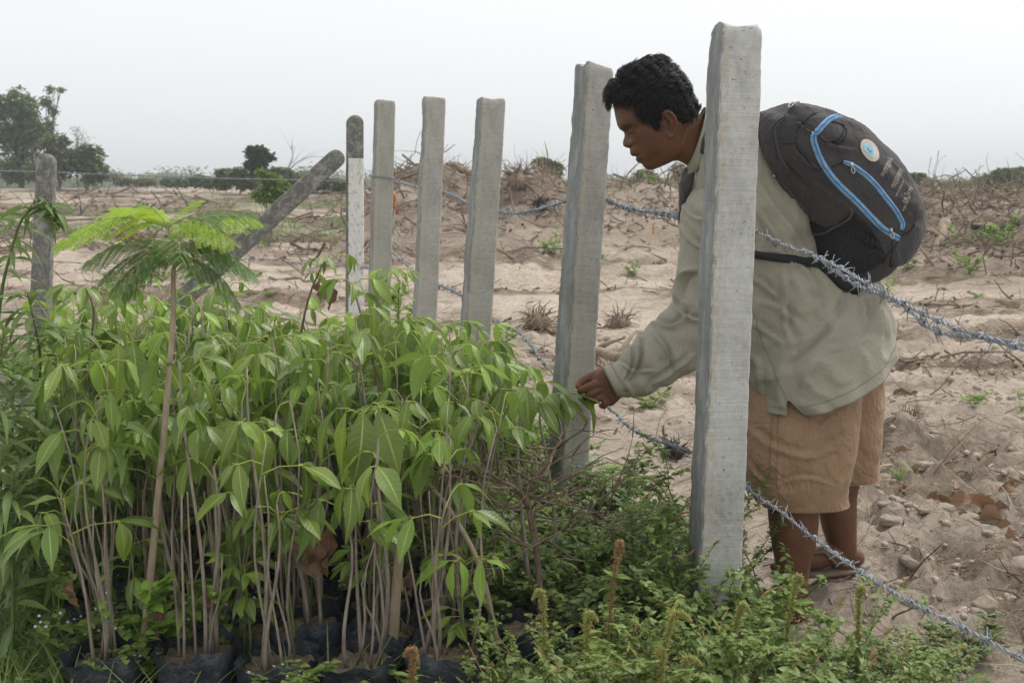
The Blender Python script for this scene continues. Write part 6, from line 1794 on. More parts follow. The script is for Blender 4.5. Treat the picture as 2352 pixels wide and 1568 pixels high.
# small seedlings with spread leaflets low among the stems
for i, (px, py, Y, lab) in enumerate([(545, 1215, 2.46, 'low seedling with spread leaflets right of the feathery stem'), (560, 1300, 2.44, 'lower seedling with spread leaflets near the bottom left centre'), (300, 1250, 2.48, 'low seedling with one broad leaf left of the feathery stem'),
                                     (830, 1240, 2.6, 'low seedling with broad leaves right of the big dead leaf'), (1060, 1380, 2.46, 'low seedling before the pale curved sapling'), (480, 1130, 2.7, 'low seedling half way up the stems left of centre'),
                                     (700, 1120, 2.6, 'seedling with level leaves under the canopy at the centre'), (990, 1210, 2.7, 'seedling among the stems behind the cut stem'), (430, 1340, 2.46, 'low seedling at the foot of the feathery stem')]):
    p = PY(px, py, Y); base = Vector((p.x, Y, g1(p.x, Y))); e = empty('nursery_sapling', base, lab, 'sapling', GS); mb = MB(); t = p - base
    mb.tube([Vector(), t * .5 + Vector((.01, 0, 0)), t], [.0035, .0028, .002], 5)
    for k in range(6):
        az = k * 1.05 + rb.random(); d = rdir(rb, az, .2); q = t * (1 - .05 * k) + d * .03; mb.tube([t * (1 - .05 * k), q], .001, 3, mat=1)
        for z in (-.6, 0, .6): place_leaf(rb.choice(SAPL if i % 3 else SAPY), e, q, rdir(rb, az + z, rb.uniform(-.6, .15)), s=rb.uniform(.45, .75), roll=rb.uniform(-.5, .5))
    ob('stem', mb.mesh('stem', [GSTEM, PETI]), parent=e)
# ------------------------------------------------------------ weeds
def weed_proto(kind, seed):
    r = random.Random(seed); st = MB(); lv = MB(); sp = MB()
    small = [leaf_geo(1.0, 0.42 + .08 * i, 0.5, 0.2, 0.1, nu=4, seed=i) for i in range(3)]
    ovate = [leaf_geo(1.0, 0.62, 0.45, 0.18, 0.1, nu=5, seed=i, base=0.8) for i in range(3)]
    def leaf(p, d, L_, tmpl, roll=0):
        V, F, UV = r.choice(tmpl); d = d.normalized(); s = Vector((0, 0, 1)).cross(d)
        if s.length < 1e-3: s = Vector((1, 0, 0))
        s.normalize(); u = d.cross(s)
        c, sn = math.cos(roll), math.sin(roll); s, u = s * c + u * sn, u * c - s * sn
        lv.add([p + (d * v[0] + s * v[1] + u * v[2]) * L_ for v in V], F, 0, UV)
    def branch(p, d, L_, rad, depth):
        n = 7; pts = [p]
        for i in range(n):
            d = (d + Vector((r.gauss(0, .12), r.gauss(0, .12), r.gauss(0.03, .08)))).normalized(); pts.append(pts[-1] + d * L_ / n)
        st.tube(pts, [rad * (1 - .65 * i / n) for i in range(n + 1)], 5)
        if kind == 'spike':
            for i in range(1, n + 1):
                for q in range(5 if depth else 3):
                    a = r.uniform(0, 6.28)
                    leaf(pts[i - 1].lerp(pts[i], r.random()), rdir(r, a, r.uniform(-.4, .6)), r.uniform(.012, .025) * (1.5 if depth == 0 else 1), small, r.uniform(-.6, .6))
            if r.random() < .26:
                e = pts[-1]; dd = d; sl = r.uniform(.02, .055); q = [e]
                for i in range(5): dd = (dd + Vector((r.gauss(0, .1), r.gauss(0, .1), -.12))).normalized(); q.append(q[-1] + dd * sl / 5)
                sp.tube(q, [.0018, .0028, .003, .0026, .002, .0008], 6)
                for i in range(26):
                    z = r.random() * 4.9; k = int(z); c = q[k].lerp(q[k + 1], z - k); o = Vector((r.gauss(0, 1), r.gauss(0, 1), r.gauss(0, 1))).normalized()
                    sp.tube([c + o * .002, c + o * .0048 + dd * .002], [.0013, .0006], 3)
        elif kind == 'flower':
            for i in range(1, n + 1, 2):
                for sgn in (0, math.pi):
                    leaf(pts[i], rdir(r, i * 1.57 + sgn + r.uniform(-.3, .3), r.uniform(-.1, .5)), r.uniform(.03, .05) * (1 - .05 * i), ovate, r.uniform(-.3, .3))
            for q in range(r.choice((0, 0, 1, 2))):
                c = pts[-1] + Vector((r.gauss(0, .010), r.gauss(0, .010), r.uniform(.006, .02)))
                st.tube([pts[-1], c], .0008, 3)
                ell(sp, c, .0036, .0036, .003, k=4)
        else:
            for i in range(1, n + 1):
                for q in range(3): leaf(pts[i - 1].lerp(pts[i], r.random()), rdir(r, None, r.uniform(-.3, .7)), r.uniform(.022, .042), ovate if kind == 'broad' else small, r.uniform(-.5, .5))
        if depth < 2:
            for k in range(r.randint(3, 5) if depth == 0 else 2):
                i = r.randint(1, n - 1); a = r.uniform(0, 6.28)
                branch(pts[i], (d * .6 + rdir(r, a, .35)).normalized(), L_ * r.uniform(.35, .6), rad * .6, depth + 1)
    nb = {'spike': 3, 'flower': 3, 'broad': 3, 'fine': 4}[kind]
    for k in range(nb):
        branch(Vector((r.gauss(0, .01), r.gauss(0, .01), -.01)), (rdir(r, k * 6.28 / nb + r.random(), r.uniform(.75, 1.3))), r.uniform(.30, .42) if kind != 'flower' else .26, .0034, 0 if k < 2 else 1)
    return st, lv, sp
WP = {}
for kind, mats, cnt in (('spike', [(RSTEM, WEEDL, SEEDH), (RSTEM, WEEDD, SEEDH), (GSTEM, WEEDL, SEEDB), (RSTEM, WEEDL, SEEDH)], 4), ('flower', [(GSTEM, BRIGHT, LILAC), (GSTEM, WEEDL, LILAC), (GSTEM, BRIGHT, LILAC)], 3),
                        ('broad', [(GSTEM, WEEDL, None), (GSTEM, BRIGHT, None)], 2), ('fine', [(RSTEM, WEEDD, None), (GSTEM, WEEDL, None), (TWIG, WEEDL, None)], 3)):
    WP[kind] = []
    for i in range(cnt):
        st, lv, sp = weed_proto(kind, 100 + i * 7 + len(kind))
        WP[kind].append((st.mesh('stem', [mats[i][0]]), lv.mesh('foliage', [mats[i][1]]), sp.mesh('seed_heads' if kind == 'spike' else 'flowers', [mats[i][2]], False) if mats[i][2] else None))
NAMES = {'spike': 'spiky_seed_weed', 'flower': 'lilac_flowered_weed', 'broad': 'broad_leaved_weed', 'fine': 'small_leaved_weed'}
rw = random.Random(77)
def put_weed(kind, x, y, h, label, group, variant=None, lean=0.15):
    st, lv, sp = WP[kind][variant if variant is not None else rw.randrange(len(WP[kind]))]
    s = h / 0.42
    e = empty(NAMES[kind], (x, y, g1(x, y)), label, 'weed', group)
    M = Matrix.Rotation(rw.uniform(0, 6.28), 4, 'Z') @ Matrix.Rotation(rw.gauss(0, lean), 4, 'X') @ Matrix.Diagonal((s ** .5, s ** .5, s, 1))
    if s > 1: M = M
    ob('stem', st, parent=e, mat4=M); f = ob('foliage', lv, parent=e, mat4=M); f['kind'] = 'stuff'
    if sp: q = ob('seed_head' if kind == 'spike' else 'flower', sp, parent=e, mat4=M); q['kind'] = 'stuff'
    return e
GW = 'weeds growing along the foot of the fence'
# right foreground: outline of the weed tops in the photograph
for k in range(88):
    Y = rw.uniform(2.02, 2.66); px = rw.uniform(1180, 2290)
    x = XG(px, Y)
    topy = np.interp(px, [1180, 1300, 1450, 1560, 1650, 1720, 1800, 1900, 2000, 2080, 2160, 2300], [1500, 1400, 1385, 1420, 1450, 1440, 1415, 1440, 1450, 1465, 1510, 1575]) + rw.uniform(0, 110)
    h = PY(px, topy, Y).z
    if h < 0.08: 
        if rw.random() < .5: continue
        h = 0.09
    kd = rw.choice(('spike', 'spike', 'fine', 'spike'))
    put_weed(kd, x, Y, min(h * 1.05, .5), '%s weed in the bottom green tangle, %s' % ({'spike': 'seeding', 'fine': 'plain leafy'}[kd], where(px)), GW)
for k in range(120):
    Y = rw.uniform(2.7, 3.9); px = rw.uniform(1060, 1600); x = XG(px, Y)
    topy = np.interp(px, [1060, 1200, 1330, 1420, 1500, 1600], [1150, 1090, 1120, 1150, 1180, 1160]) + rw.uniform(0, 150)
    h = min(max(PY(px, topy, Y).z, .10), .42)
    kd = rw.choice(('fine', 'fine', 'spike', 'flower'))
    put_weed(kd, x, Y, h, '%s weed of the %s thicket, %s' % ({'spike': 'seeding', 'fine': 'small-leaved', 'flower': 'lilac-flowered'}[kd], 'front' if Y < 3.1 else 'middle' if Y < 3.5 else 'far', where(px)), GW)
for (px, Y, h, kd, v, lab) in [(1735, 2.86, .50, 'spike', 2, 'brown seeding weed tight against the right side of the near post'), (1775, 2.9, .36, 'spike', 2, 'short brown-topped weed just right of the near post'),
                               (1620, 2.55, .30, 'broad', 0, 'broad-leaved weed growing up the foot of the near post'), (1650, 2.58, .33, 'broad', 0, 'second broad-leaved weed against the near post'),
                               (1540, 2.15, .40, 'spike', 0, 'tall yellow-spiked weed left of the near post at the bottom edge'), (1610, 2.05, .36, 'spike', 0, 'yellow-spiked weed at the bottom edge below the near post'),
                               (1440, 2.6, .42, 'spike', 2, 'weed with a rusty brown seed plume left of the near post'), (1370, 3.75, .34, 'flower', 0, 'bright lilac-flowered weed right of the post by the hand'),
                               (1400, 3.7, .30, 'flower', 2, 'bright lilac-flowered weed over the sinking wire'), (1440, 3.6, .26, 'flower', 0, 'pale green lilac-flowered weed beside the sand'),
                               (1485, 3.45, .26, 'spike', 0, 'weed with an arching spike against the sand left of the near post'), (1540, 3.4, .27, 'spike', 1, 'weed against the sand just left of the near post'),
                               (600, 2.16, .30, 'flower', 1, 'lilac-flowered weed before the middle black bags'), (540, 2.12, .24, 'flower', 1, 'small lilac-flowered weed at the bottom edge left of centre'), (780, 2.14, .26, 'flower', 1, 'lilac-flowered weed in front of the bag with pale soil'),
                               (420, 2.45, .42, 'flower', 1, 'tall lilac-flowered weed among the left stems'), (270, 2.45, .44, 'flower', 1, 'lilac-flowered weed left of the feathery sapling\'s foot'), (200, 2.40, .33, 'flower', 1, 'lilac-flowered weed by the leftmost black bag'),
                               (720, 2.2, .2, 'broad', 0, 'low broad-leaved weed at the bottom edge under the dead leaf'), (940, 2.12, .17, 'spike', 2, 'small brown-spiked weed at the bottom edge under the cut stem'), (1090, 2.12, .2, 'spike', 2, 'brown-spiked weed before the last black bag')]:
    put_weed(kd, XG(px, Y), Y, h, lab, GW, v, .05)
for k in range(46):      # glowing low yellow-green patch and weeds at the fence foot further on
    Y = rw.uniform(3.5, 4.9); px = rw.uniform(930, 1330) if Y > 4 else rw.uniform(1150, 1440)
    put_weed(rw.choice(('flower', 'fine')), XG(px, Y), Y, rw.uniform(.16, .34), 'weed at the far side of the rows, %s' % where(px), GW)
for k in range(60):
    Y = rw.uniform(4.6, 7.2); px = rw.uniform(-40, 420)
    put_weed(rw.choice(('flower', 'fine', 'broad')), XG(px, Y), Y, rw.uniform(.16, .30), 'weed in the low green strip behind the left saplings', 'weeds in the green strip behind the left saplings')
for k in range(70):
    Y = rw.uniform(2.5, 4.6); px = rw.uniform(150, 1150)
    put_weed(rw.choice(('flower', 'fine', 'broad')), XG(px, Y), Y, rw.uniform(.22, .42), 'weed growing between the black bags, %s' % where(px), 'weeds among the black bags')
for k in range(9):
    Y = rw.uniform(2.06, 2.16); px = 90 + k * 118 + rw.uniform(-25, 25)
    put_weed(rw.choice(('flower', 'fine', 'flower')), XG(px, Y), Y, rw.uniform(.13, .24), 'low weed in front of the black bags, %s' % where(px), 'weeds in front of the black bags', None if k % 2 else 1)
# bright yellow-green leaves by the looped post
e = put_weed('broad', XG(900, 6.3), 6.3, .55, 'yellow-green sprout at the foot of the looped post', GW, 1, .02)
e = put_weed('broad', XG(935, 6.2), 6.2, .50, 'yellow-green sprout just right of the looped post', GW, 1, .02)
branch_plant([(915, 760, 4.6), (915, 700, 4.6), (918, 650, 4.6), (905, 628, 4.6)], 'young sapling with glowing yellow-green leaves between the looped and flat-topped posts', 'nursery_sapling', rb, GSTEM, .006,
             [(1, .2, 4, .9), (1, 1.6, 3, .9), (1, 3.2, 4, .9), (1, 4.8, 4, .95), (.8, .8, 4, .8), (.7, 3.4, 4, .8), (.6, 5, 3, .8)], lm=SAPY)

# big upright seed plumes at the bottom edge
def plume(px, py, Y, tip, h0, label, mat, seed):
    r = random.Random(seed); A = PY(px, py, Y); A.z = g1(A.x, A.y); T = PY(tip[0], tip[1], Y); e = empty('plumed_weed', A, label, 'weed', GW)
    S = [Vector(q) for q in spline([(0, 0, 0), tuple((T - A) * .5 + Vector((-.01, 0, .03))), tuple(T - A), tuple((T - A) + Vector((h0, 0, -.006)))], 26)]
    mb = MB(); mb.tube(S, [.0038 - .0001 * i for i in range(26)], 6); ob('stem', mb.mesh('stem', [GSTEM]), parent=e)
    mb = MB()
    for k in range(620):
        z = 8 + 16.9 * r.random(); i = int(z); c = S[i].lerp(S[i + 1], z - i); o = Vector((r.gauss(0, 1), r.gauss(0, 1), r.gauss(.3, 1))).normalized(); w = .0105 * math.sin(min(1, (25.2 - z) / 9) * 1.57) + .002
        mb.tube([c, c + o * w * r.uniform(.6, 1.1)], [.0016, .0007], 3)
    q = ob('seed_plume', mb.mesh('seed_plume', [mat]), parent=e); q['kind'] = 'stuff'
    for k in range(7):
        i = r.randint(2, 14); place_leaf(r.choice(SAPL), e, S[i], rdir(r, None, r.uniform(-.2, .5)), s=r.uniform(.3, .5))
for i, (px, py, Y, tip, h0, lab, m_) in enumerate([(1500, 1640, 2.02, (1545, 1420), .035, 'tallest arching yellow seed plume left of the near post\'s foot', SEEDH), (1545, 1650, 2.0, (1520, 1500), -.01, 'upright yellow seed plume under the tallest one', SEEDH), (1590, 1640, 2.0, (1575, 1520), .03, 'short yellow seed plume right of the tallest one', SEEDH),
        (1480, 1640, 2.05, (1470, 1530), -.02, 'short pale seed plume left of the tallest one', SEEDH), (1290, 1600, 2.2, (1245, 1370), -.02, 'thin pale seed plume above the lone black bags', SEEDH), (1400, 1600, 2.3, (1420, 1260), .01, 'thin brown seed plume between the lone bags and the near post', SEEDB), (960, 1640, 2.1, (950, 1500), -.02, 'brownish seed plume in front of the bags at the centre', SEEDB),
        (1380, 1620, 2.12, (1350, 1420), .02, 'thin green-yellow seed plume over the front weeds', SEEDH), (1680, 1620, 2.2, (1700, 1400), .02, 'thin seed plume in front of the near post\'s foot', SEEDH), (1800, 1600, 2.25, (1830, 1335), .01, 'thin seed plume before the man\'s near shin', SEEDH), (1990, 1600, 2.25, (1975, 1360), .01, 'thin seed plume before the man\'s far heel', SEEDH)]):
    plume(px, py, Y, tip, h0, lab, m_, 300 + i)

# ground cover: leaves nobody could count
def ground_cover():
    N_ = 26000; x = []; y = []
    R_ = np.random.RandomState(4)
    for (a, b, c, d, n) in [(-1.9, .75, 2.0, 4.9, 12500), (.05, .62, 2.0, 3.9, 5500), (-3.4, -.6, 4.8, 8.3, 6500), (.55, 1.05, 2.0, 2.55, 1500)]:
        xx = R_.uniform(a, b, n); yy = R_.uniform(c, d, n)
        keep = fbm(xx * 2.2, yy * 2.2, seed=301) > .44
        x.append(xx[keep]); y.append(yy[keep])
    x = np.concatenate(x); y = np.concatenate(y)
    # keep the trodden sand beyond the fence line clear
    line = (0.62 - (y - 2.75) * 0.31); k = (x < line + .1 + .1 * fbm(x * 3, y * 3, seed=4)) | (y < 2.45); x, y = x[k], y[k]
    n = len(x); z = gh(x, y) + R_.uniform(.004, .09, n) * (0.3 + fbm(x * 4, y * 4, seed=7))
    az = R_.uniform(0, 6.28, n); el = R_.uniform(-.5, .6, n)
    D = np.stack([np.cos(az) * np.cos(el), np.sin(az) * np.cos(el), np.sin(el)], 1)
    V, F, UV = leaf_geo(1.0, .55, .4, .2, .1, nu=3)
    M = basis(D, roll=R_.uniform(-.5, .5, n), scale=R_.uniform(.018, .042, n))
    a, b, c = bake(V, F, M, np.stack([x, y, z], 1), UV)
    mi = np.repeat((R_.rand(n) < .35).astype(int), len(F))
    me = np_mesh('ground_cover', a, b, [WEEDD, BRIGHT], uv=c, mi=mi)
    tag(ob('ground_cover', me), kind='stuff')
ground_cover()
# grass blades
GRASS = leaf_mat('grass_blade', (0.10, 0.18, 0.035), (0.20, 0.28, 0.06), (0.16, 0.24, 0.06), (0.22, 0.30, 0.09), 1, .35, .5, veinw=0)
STRAW = leaf_mat('straw_blade', (0.30, 0.24, 0.14), (0.46, 0.38, 0.24), (0.4, 0.33, 0.2), (0.45, 0.37, 0.24), 1, .2, .7, veinw=0)
def grass_tuft(n, h, spread, seed, mat, w=.0035):
    r = random.Random(seed); mb = MB()
    for k in range(n):
        a = r.uniform(0, 6.28); b = Vector((r.gauss(0, spread * .3), r.gauss(0, spread * .3), 0)); d = rdir(r, a, r.uniform(.7, 1.45)); L_ = h * r.uniform(.5, 1.1)
        s = Vector((-math.sin(a), math.cos(a), 0)); V = []; UV = []
        for i in range(5):
            u = i / 4; p = b + d * L_ * u + rdir(r, a, 0) * L_ * .35 * u * u - Vector((0, 0, L_ * .22 * u * u)); ww = w * (1 - u) ** .7 + .0004
            V += [p - s * ww, p + s * ww]; UV += [(u, .3), (u, .6)]
        mb.add(V, [(2 * i, 2 * i + 1, 2 * i + 3, 2 * i + 2) for i in range(4)], 0, UV)
    return mb.mesh('blades', [mat])
GT = [grass_tuft(34, .22, .05, i, GRASS) for i in range(4)]; ST = [grass_tuft(30, .14, .06, i + 9, STRAW, .002) for i in range(3)]
def put_grass(me, x, y, s, label, group, name='grass_tuft'):
    o = ob(name, me, mat4=Matrix.Translation((x, y, g1(x, y) - .004)) @ Matrix.Rotation(rw.uniform(0, 6.28), 4, 'Z') @ Matrix.Scale(s, 4))
    tag(o, label, 'grass tuft', group)
for k in range(46):
    Y = rw.uniform(2.15, 2.75); px = rw.uniform(-40, 240) if k < 34 else rw.uniform(240, 1150)
    put_grass(rw.choice(GT), XG(px, Y), Y, rw.uniform(.7, 1.25), 'green grass tuft at the bottom left by the black bags', 'grass tufts at the bottom left')
for (px, py, s) in [(2062, 1175, .45), (2340, 935, .35), (2345, 990, .3), (2270, 1100, .2), (2190, 1240, .2), (2090, 1155, .3)]:
    Y = CAMH / ((py - 432) / FPX); put_grass(rw.choice(GT), XG(px, Y), Y, s, 'small green grass sprout in the turned sand right of the man', 'grass sprouts right of the man')

# ------------------------------------------------------------ litter on the field
def sticks(N_, xr, yr, lr, rr_, seed, mask=True, lift=.01, steep=.25, mat=None, name='stick_litter', hfun=None, near_pow=1.0):
    R_ = np.random.RandomState(seed)
    y = yr[0] * (yr[1] / yr[0]) ** R_.rand(N_ * 5); hw = .5 * y + .5
    x = (R_.rand(N_ * 5) * 2 - 1) * hw
    ok = (x > xr[0]) & (x < xr[1])
    if mask: ok &= R_.rand(N_ * 5) < (debris_mask(x, y) ** 1.5 + .02)
    # not inside the nursery
    ok &= ~((x < .62 - (y - 2.75) * .31) & (y < 5))
    x, y = x[ok][:N_], y[ok][:N_]; n = len(x)
    L_ = (lr[0] + (lr[1] - lr[0]) * R_.rand(n) ** 2.5) * (0.6 + y / 12); r0 = (rr_[0] + (rr_[1] - rr_[0]) * R_.rand(n) ** 3) * (0.7 + y / 10)
    az = R_.uniform(0, 6.28, n); el = R_.normal(0, steep, n)
    d = np.stack([np.cos(az) * np.cos(el), np.sin(az) * np.cos(el), np.sin(el)], 1)
    p0 = np.stack([x, y, gh(x, y) + lift * R_.rand(n) + r0 * .6], 1)
    K = 4; P_ = []; dd = d
    s = np.stack([-np.sin(az), np.cos(az), np.zeros(n)], 1)
    cur = p0 - d * L_[:, None] / 2
    for k in range(K):
        P_.append(cur); dd = dd + R_.normal(0, .28, (n, 3)); dd /= np.linalg.norm(dd, axis=1, keepdims=True); cur = cur + dd * (L_ / (K - 1))[:, None]
    V = np.zeros((n, K, 3, 3)); u = np.cross(s, d)
    for k in range(K):
        rad = r0 * (1 - .7 * k / (K - 1))
        for j in range(3):
            a = 2.094 * j; V[:, k, j] = P_[k] + (s * math.cos(a) + u * math.sin(a)) * rad[:, None]
    base = (np.arange(n) * K * 3)[:, None, None]
    F = []
    for k in range(K - 1):
        for j in range(3): F.append([k * 3 + j, k * 3 + (j + 1) % 3, (k + 1) * 3 + (j + 1) % 3, (k + 1) * 3 + j])
    F = (np.array(F)[None] + base).reshape(-1, 4)
    return tag(ob(name, np_mesh(name, V.reshape(-1, 3), F, [mat], smooth=False)), kind='stuff')
DEBM = simple('dead_wood_litter', (0.09, 0.065, 0.045), (0.30, 0.23, 0.165), 3, .9, .3, .004)
DEBP = simple('bleached_straw_litter', (0.30, 0.235, 0.165), (0.52, 0.43, 0.32), 4, .9, .2, .002)
sticks(5200, (-40, 40), (4.2, 30), (.03, .42), (.002, .0105), 11, mat=DEBM, name='twig_litter')
sticks(2600, (-40, 40), (4.0, 22), (.03, .25), (.002, .007), 12, mat=DEBP, name='straw_litter')
sticks(1500, (-30, -1.5), (17, 38), (.05, .5), (.004, .014), 17, mat=DEBM, name='twig_litter', steep=.35)
sticks(1800, (.35, 4), (2.4, 6.2), (.02, .22), (.0009, .0032), 13, mat=DEBP, name='straw_litter', lift=.02, steep=.4, mask=False)
sticks(900, (.35, 4), (2.6, 6.5), (.03, .30), (.0012, .005), 14, mat=DEBM, name='twig_litter', lift=.015, steep=.35, mask=False)
# pushed-up roots and branches on the bank
def bank():
    R_ = np.random.RandomState(9)
    N_ = 2600; x = R_.uniform(-2.9, 9.5, N_ * 3); y = R_.normal(17.6, 1.7, N_ * 3)
    k = (ridge_amp(x) * np.exp(-((y - 18.4) / 2.6) ** 2) > R_.rand(N_ * 3) * .9) & ((x > 4) | (R_.rand(N_ * 3) < .55)); x, y = x[k][:N_], y[k][:N_]
    x2 = R_.uniform(3.9, 9.5, 900); y2 = R_.normal(14.2, 1.0, 900); x = np.r_[x, x2]; y = np.r_[y, y2]
    n = len(x); mb = MB(); r = random.Random(3)
    for i in range(n):
        p = Vector((x[i], y[i], 0)); p.z = 0
        L_ = .15 + .9 * r.random() ** 3; d = rdir(r, None, r.gauss(.15, .4)); pts = []
        q = p
        for k in range(5):
            pts.append(q); d = (d + Vector((r.gauss(0, .3), r.gauss(0, .3), r.gauss(-.02, .22)))).normalized(); q = q + d * L_ / 4
        mb.tube(pts, [(.008 + .022 * r.random() ** 3) * (1 - .18 * k) for k in range(5)], 3, cap=False)
    me = mb.mesh('root_tangle', [DEBM]); V = mcoords(me); bx = np.repeat(np.c_[x, y], 15, axis=0)
    V[:, 2] += gh(bx[:, 0], bx[:, 1]) + .02; set_coords(me, V)
    tag(ob('root_tangle', me), kind='stuff')
bank()
# clods
def clod_mesh(seed, k=2, mat=None):
    bm = bmesh.new(); bmesh.ops.create_icosphere(bm, subdivisions=4 if k > 1 else 2, radius=1)
    V = np.array([tuple(v.co) for v in bm.verts])
    d = 0.55 + .75 * fbm(V[:, 0] * 1.1 + seed * 7, V[:, 1] * 1.1, V[:, 2] * 1.1, seed=seed, oct=5, gain=.62)
    V = np.sign(V) * np.abs(V) ** .8 * d[:, None] * np.array([1.3, .95, .62])
    for v, c in zip(bm.verts, V): v.co = c
    me = bpy.data.meshes.new('clod'); bm.to_mesh(me); bm.free(); me.materials.append(mat)
    me.polygons.foreach_set('use_smooth', [True] * len(me.polygons)); return me
cm, cnt_, cout = new_mat('dry_soil_clod')
_tc = cnt_.nodes.new('ShaderNodeTexCoord').outputs['Object']; _a = noise_node(cnt_, _tc, 2.2, 6, .65); _b = noise_node(cnt_, _tc, 12, 5, .75)
pbr(cnt_, cout, ramp_node(cnt_, [(.3, (.27, .22, .175)), (.5, (.41, .34, .28)), (.7, (.54, .46, .385))], math_node(cnt_, 'ADD', math_node(cnt_, 'MULTIPLY', _a, .6), math_node(cnt_, 'MULTIPLY', _b, .4))), .97, bump_chain(cnt_, [(_a, .7, .010), (_b, .8, .004)]), .1)
CL = [clod_mesh(i, mat=cm) for i in range(6)]
rc = random.Random(19)
k = 0
while k < 90:
    py = rc.uniform(960, 1560); px = rc.uniform(1960, 2420); Y = CAMH / ((py - 432) / FPX) ; Y = Y * .985
    x = XG(px, Y)
    s = (.010 + .036 * rc.random() ** 2.6)
    o = ob('soil_clod', rc.choice(CL), mat4=Matrix.Translation((x, Y, g1(x, Y) - s * .05)) @ Matrix.Rotation(rc.uniform(0, 6.28), 4, 'Z') @ Matrix.Rotation(rc.uniform(-.5, .5), 4, 'X') @ Matrix.Scale(s, 4))
    tag(o, 'dry grey-tan soil clod on the churned ground right of the man', 'soil clod', 'soil clods right of the man'); k += 1
def crumbs():
    R_ = np.random.RandomState(6); n = 5200
    y = 2.3 * (9.0 / 2.3) ** R_.rand(n); x = (R_.rand(n) * 2 - 1) * (.5 * y + .4)
    k = (x > .62 - (y - 2.75) * .31) & ((R_.rand(n) < .5) | (x > .9)); x, y = x[k], y[k]; n = len(x)
    V, F = [], []
    bm = bmesh.new(); bmesh.ops.create_icosphere(bm, subdivisions=1, radius=1); V = np.array([tuple(v.co) for v in bm.verts]); F = np.array([[v.index for v in f.verts] for f in bm.faces]); bm.free()
    V = V * (0.75 + .5 * fbm(V[:, 0] * 2, V[:, 1] * 2, V[:, 2] * 2, seed=3))[:, None]
    az = R_.uniform(0, 6.28, n); D = np.stack([np.cos(az), np.sin(az), R_.uniform(-.4, .4, n)], 1)
    s = (.003 + .014 * R_.rand(n) ** 3) * (.6 + y / 6)
    a, b, _ = bake(V * np.array([1.2, .9, .7]), F, basis(D, scale=s), np.stack([x, y, gh(x, y) + s * .2], 1))
    tag(ob('soil_crumbs', np_mesh('soil_crumbs', a, b, [cm])), kind='stuff')
crumbs()

# logs, stumps and dead leaves
WOOD = simple('weathered_log', (0.16, 0.12, 0.085), (0.36, 0.28, 0.20), 12, .9, .7, .01, stretch=(1, 1, 1))
BURN = simple('charred_wood', (0.012, 0.011, 0.010), (0.05, 0.045, 0.04), 15, .85, .8, .01)
CUT = simple('split_wood', (0.42, 0.28, 0.16), (0.58, 0.44, 0.29), 25, .85, .5, .004)
def log(p0, p1, r0, r1, label, mat, name='log', group=None, wob=.03, stubs=2, seed=0, k=12, cat='log'):
    r = random.Random(seed); n = 12; A, B = Vector(p0), Vector(p1); pts = []
    for i in range(n):
        t = i / (n - 1); q = A.lerp(B, t) + Vector((r.gauss(0, wob), r.gauss(0, wob), r.gauss(0, wob))) * (A - B).length * .15; pts.append(q - A)
    mb = MB(); mb.tube(pts, [(r0 + (r1 - r0) * i / (n - 1)) * r.uniform(.9, 1.1) for i in range(n)], k)
    for s in range(stubs):
        i = r.randint(2, n - 3); d = rdir(r, None, r.uniform(.1, 1)); L_ = (A - B).length * r.uniform(.15, .4)
        mb.tube([pts[i], pts[i] + d * L_ * .5, pts[i] + d * L_ + Vector((0, 0, -.02))], [r1 * .6, r1 * .45, r1 * .2], 6)
    return tag(ob(name, mb.mesh(name, [mat]), loc=A), label, cat, group)
def on_slope(px, py, Y, dz=0): 
    p = PY(px, py, Y); return p
log(PY(2170, 512, 15.2), PY(2148, 590, 14.3), .075, .062, 'thick pale-ended log lying down the debris bank right of the backpack', WOOD, seed=1)
log(PY(2335, 512, 15.4), PY(2222, 555, 15.0), .05, .035, 'charred black log on the debris bank at the right edge', BURN, seed=2, stubs=1)
log(PY(2230, 520, 16.2), PY(2300, 527, 16.0), .04, .04, 'dark log lying level near the top of the debris bank', BURN, seed=3, stubs=1)
log(PY(1350, 800, 6.0), PY(1440, 826, 5.4), .022, .028, 'brown branch lying on the sand above the man\'s reaching hand', WOOD, seed=4, cat='branch', name='fallen_branch')
log(PY(1035, 374, 17.6), PY(1082, 398, 17.4), .035, .05, 'grey dead branch sticking out of the mound left of the flaking post', WOOD, seed=5, stubs=0, cat='branch', name='dead_branch')
log(PY(2336, 700, 9.2), PY(2290, 690, 9.4), .035, .02, 'short brown stub of wood at the right edge above the wires', WOOD, seed=6, cat='branch', name='fallen_branch')
log(PY(2104, 1118, 4.22), PY(2062, 1072, 4.30), .030, .033, 'split block of weathered wood leaning in the clods right of the shorts', WOOD, seed=7, stubs=0, cat='wood block', name='wood_block')
log(PY(2215, 1270, 3.5), PY(2300, 1345, 3.2), .006, .004, 'bleached stick lying across the clods at the right', simple('bleached_stick', (.34, .27, .19), (.48, .4, .3), 20, .9), seed=8, stubs=3, cat='stick', name='stick')
log(PY(1900, 1250, 3.9), PY(2010, 1262, 3.85), .004, .003, 'thin stick behind the man\'s ankles', WOOD, seed=9, stubs=2, cat='stick', name='stick')
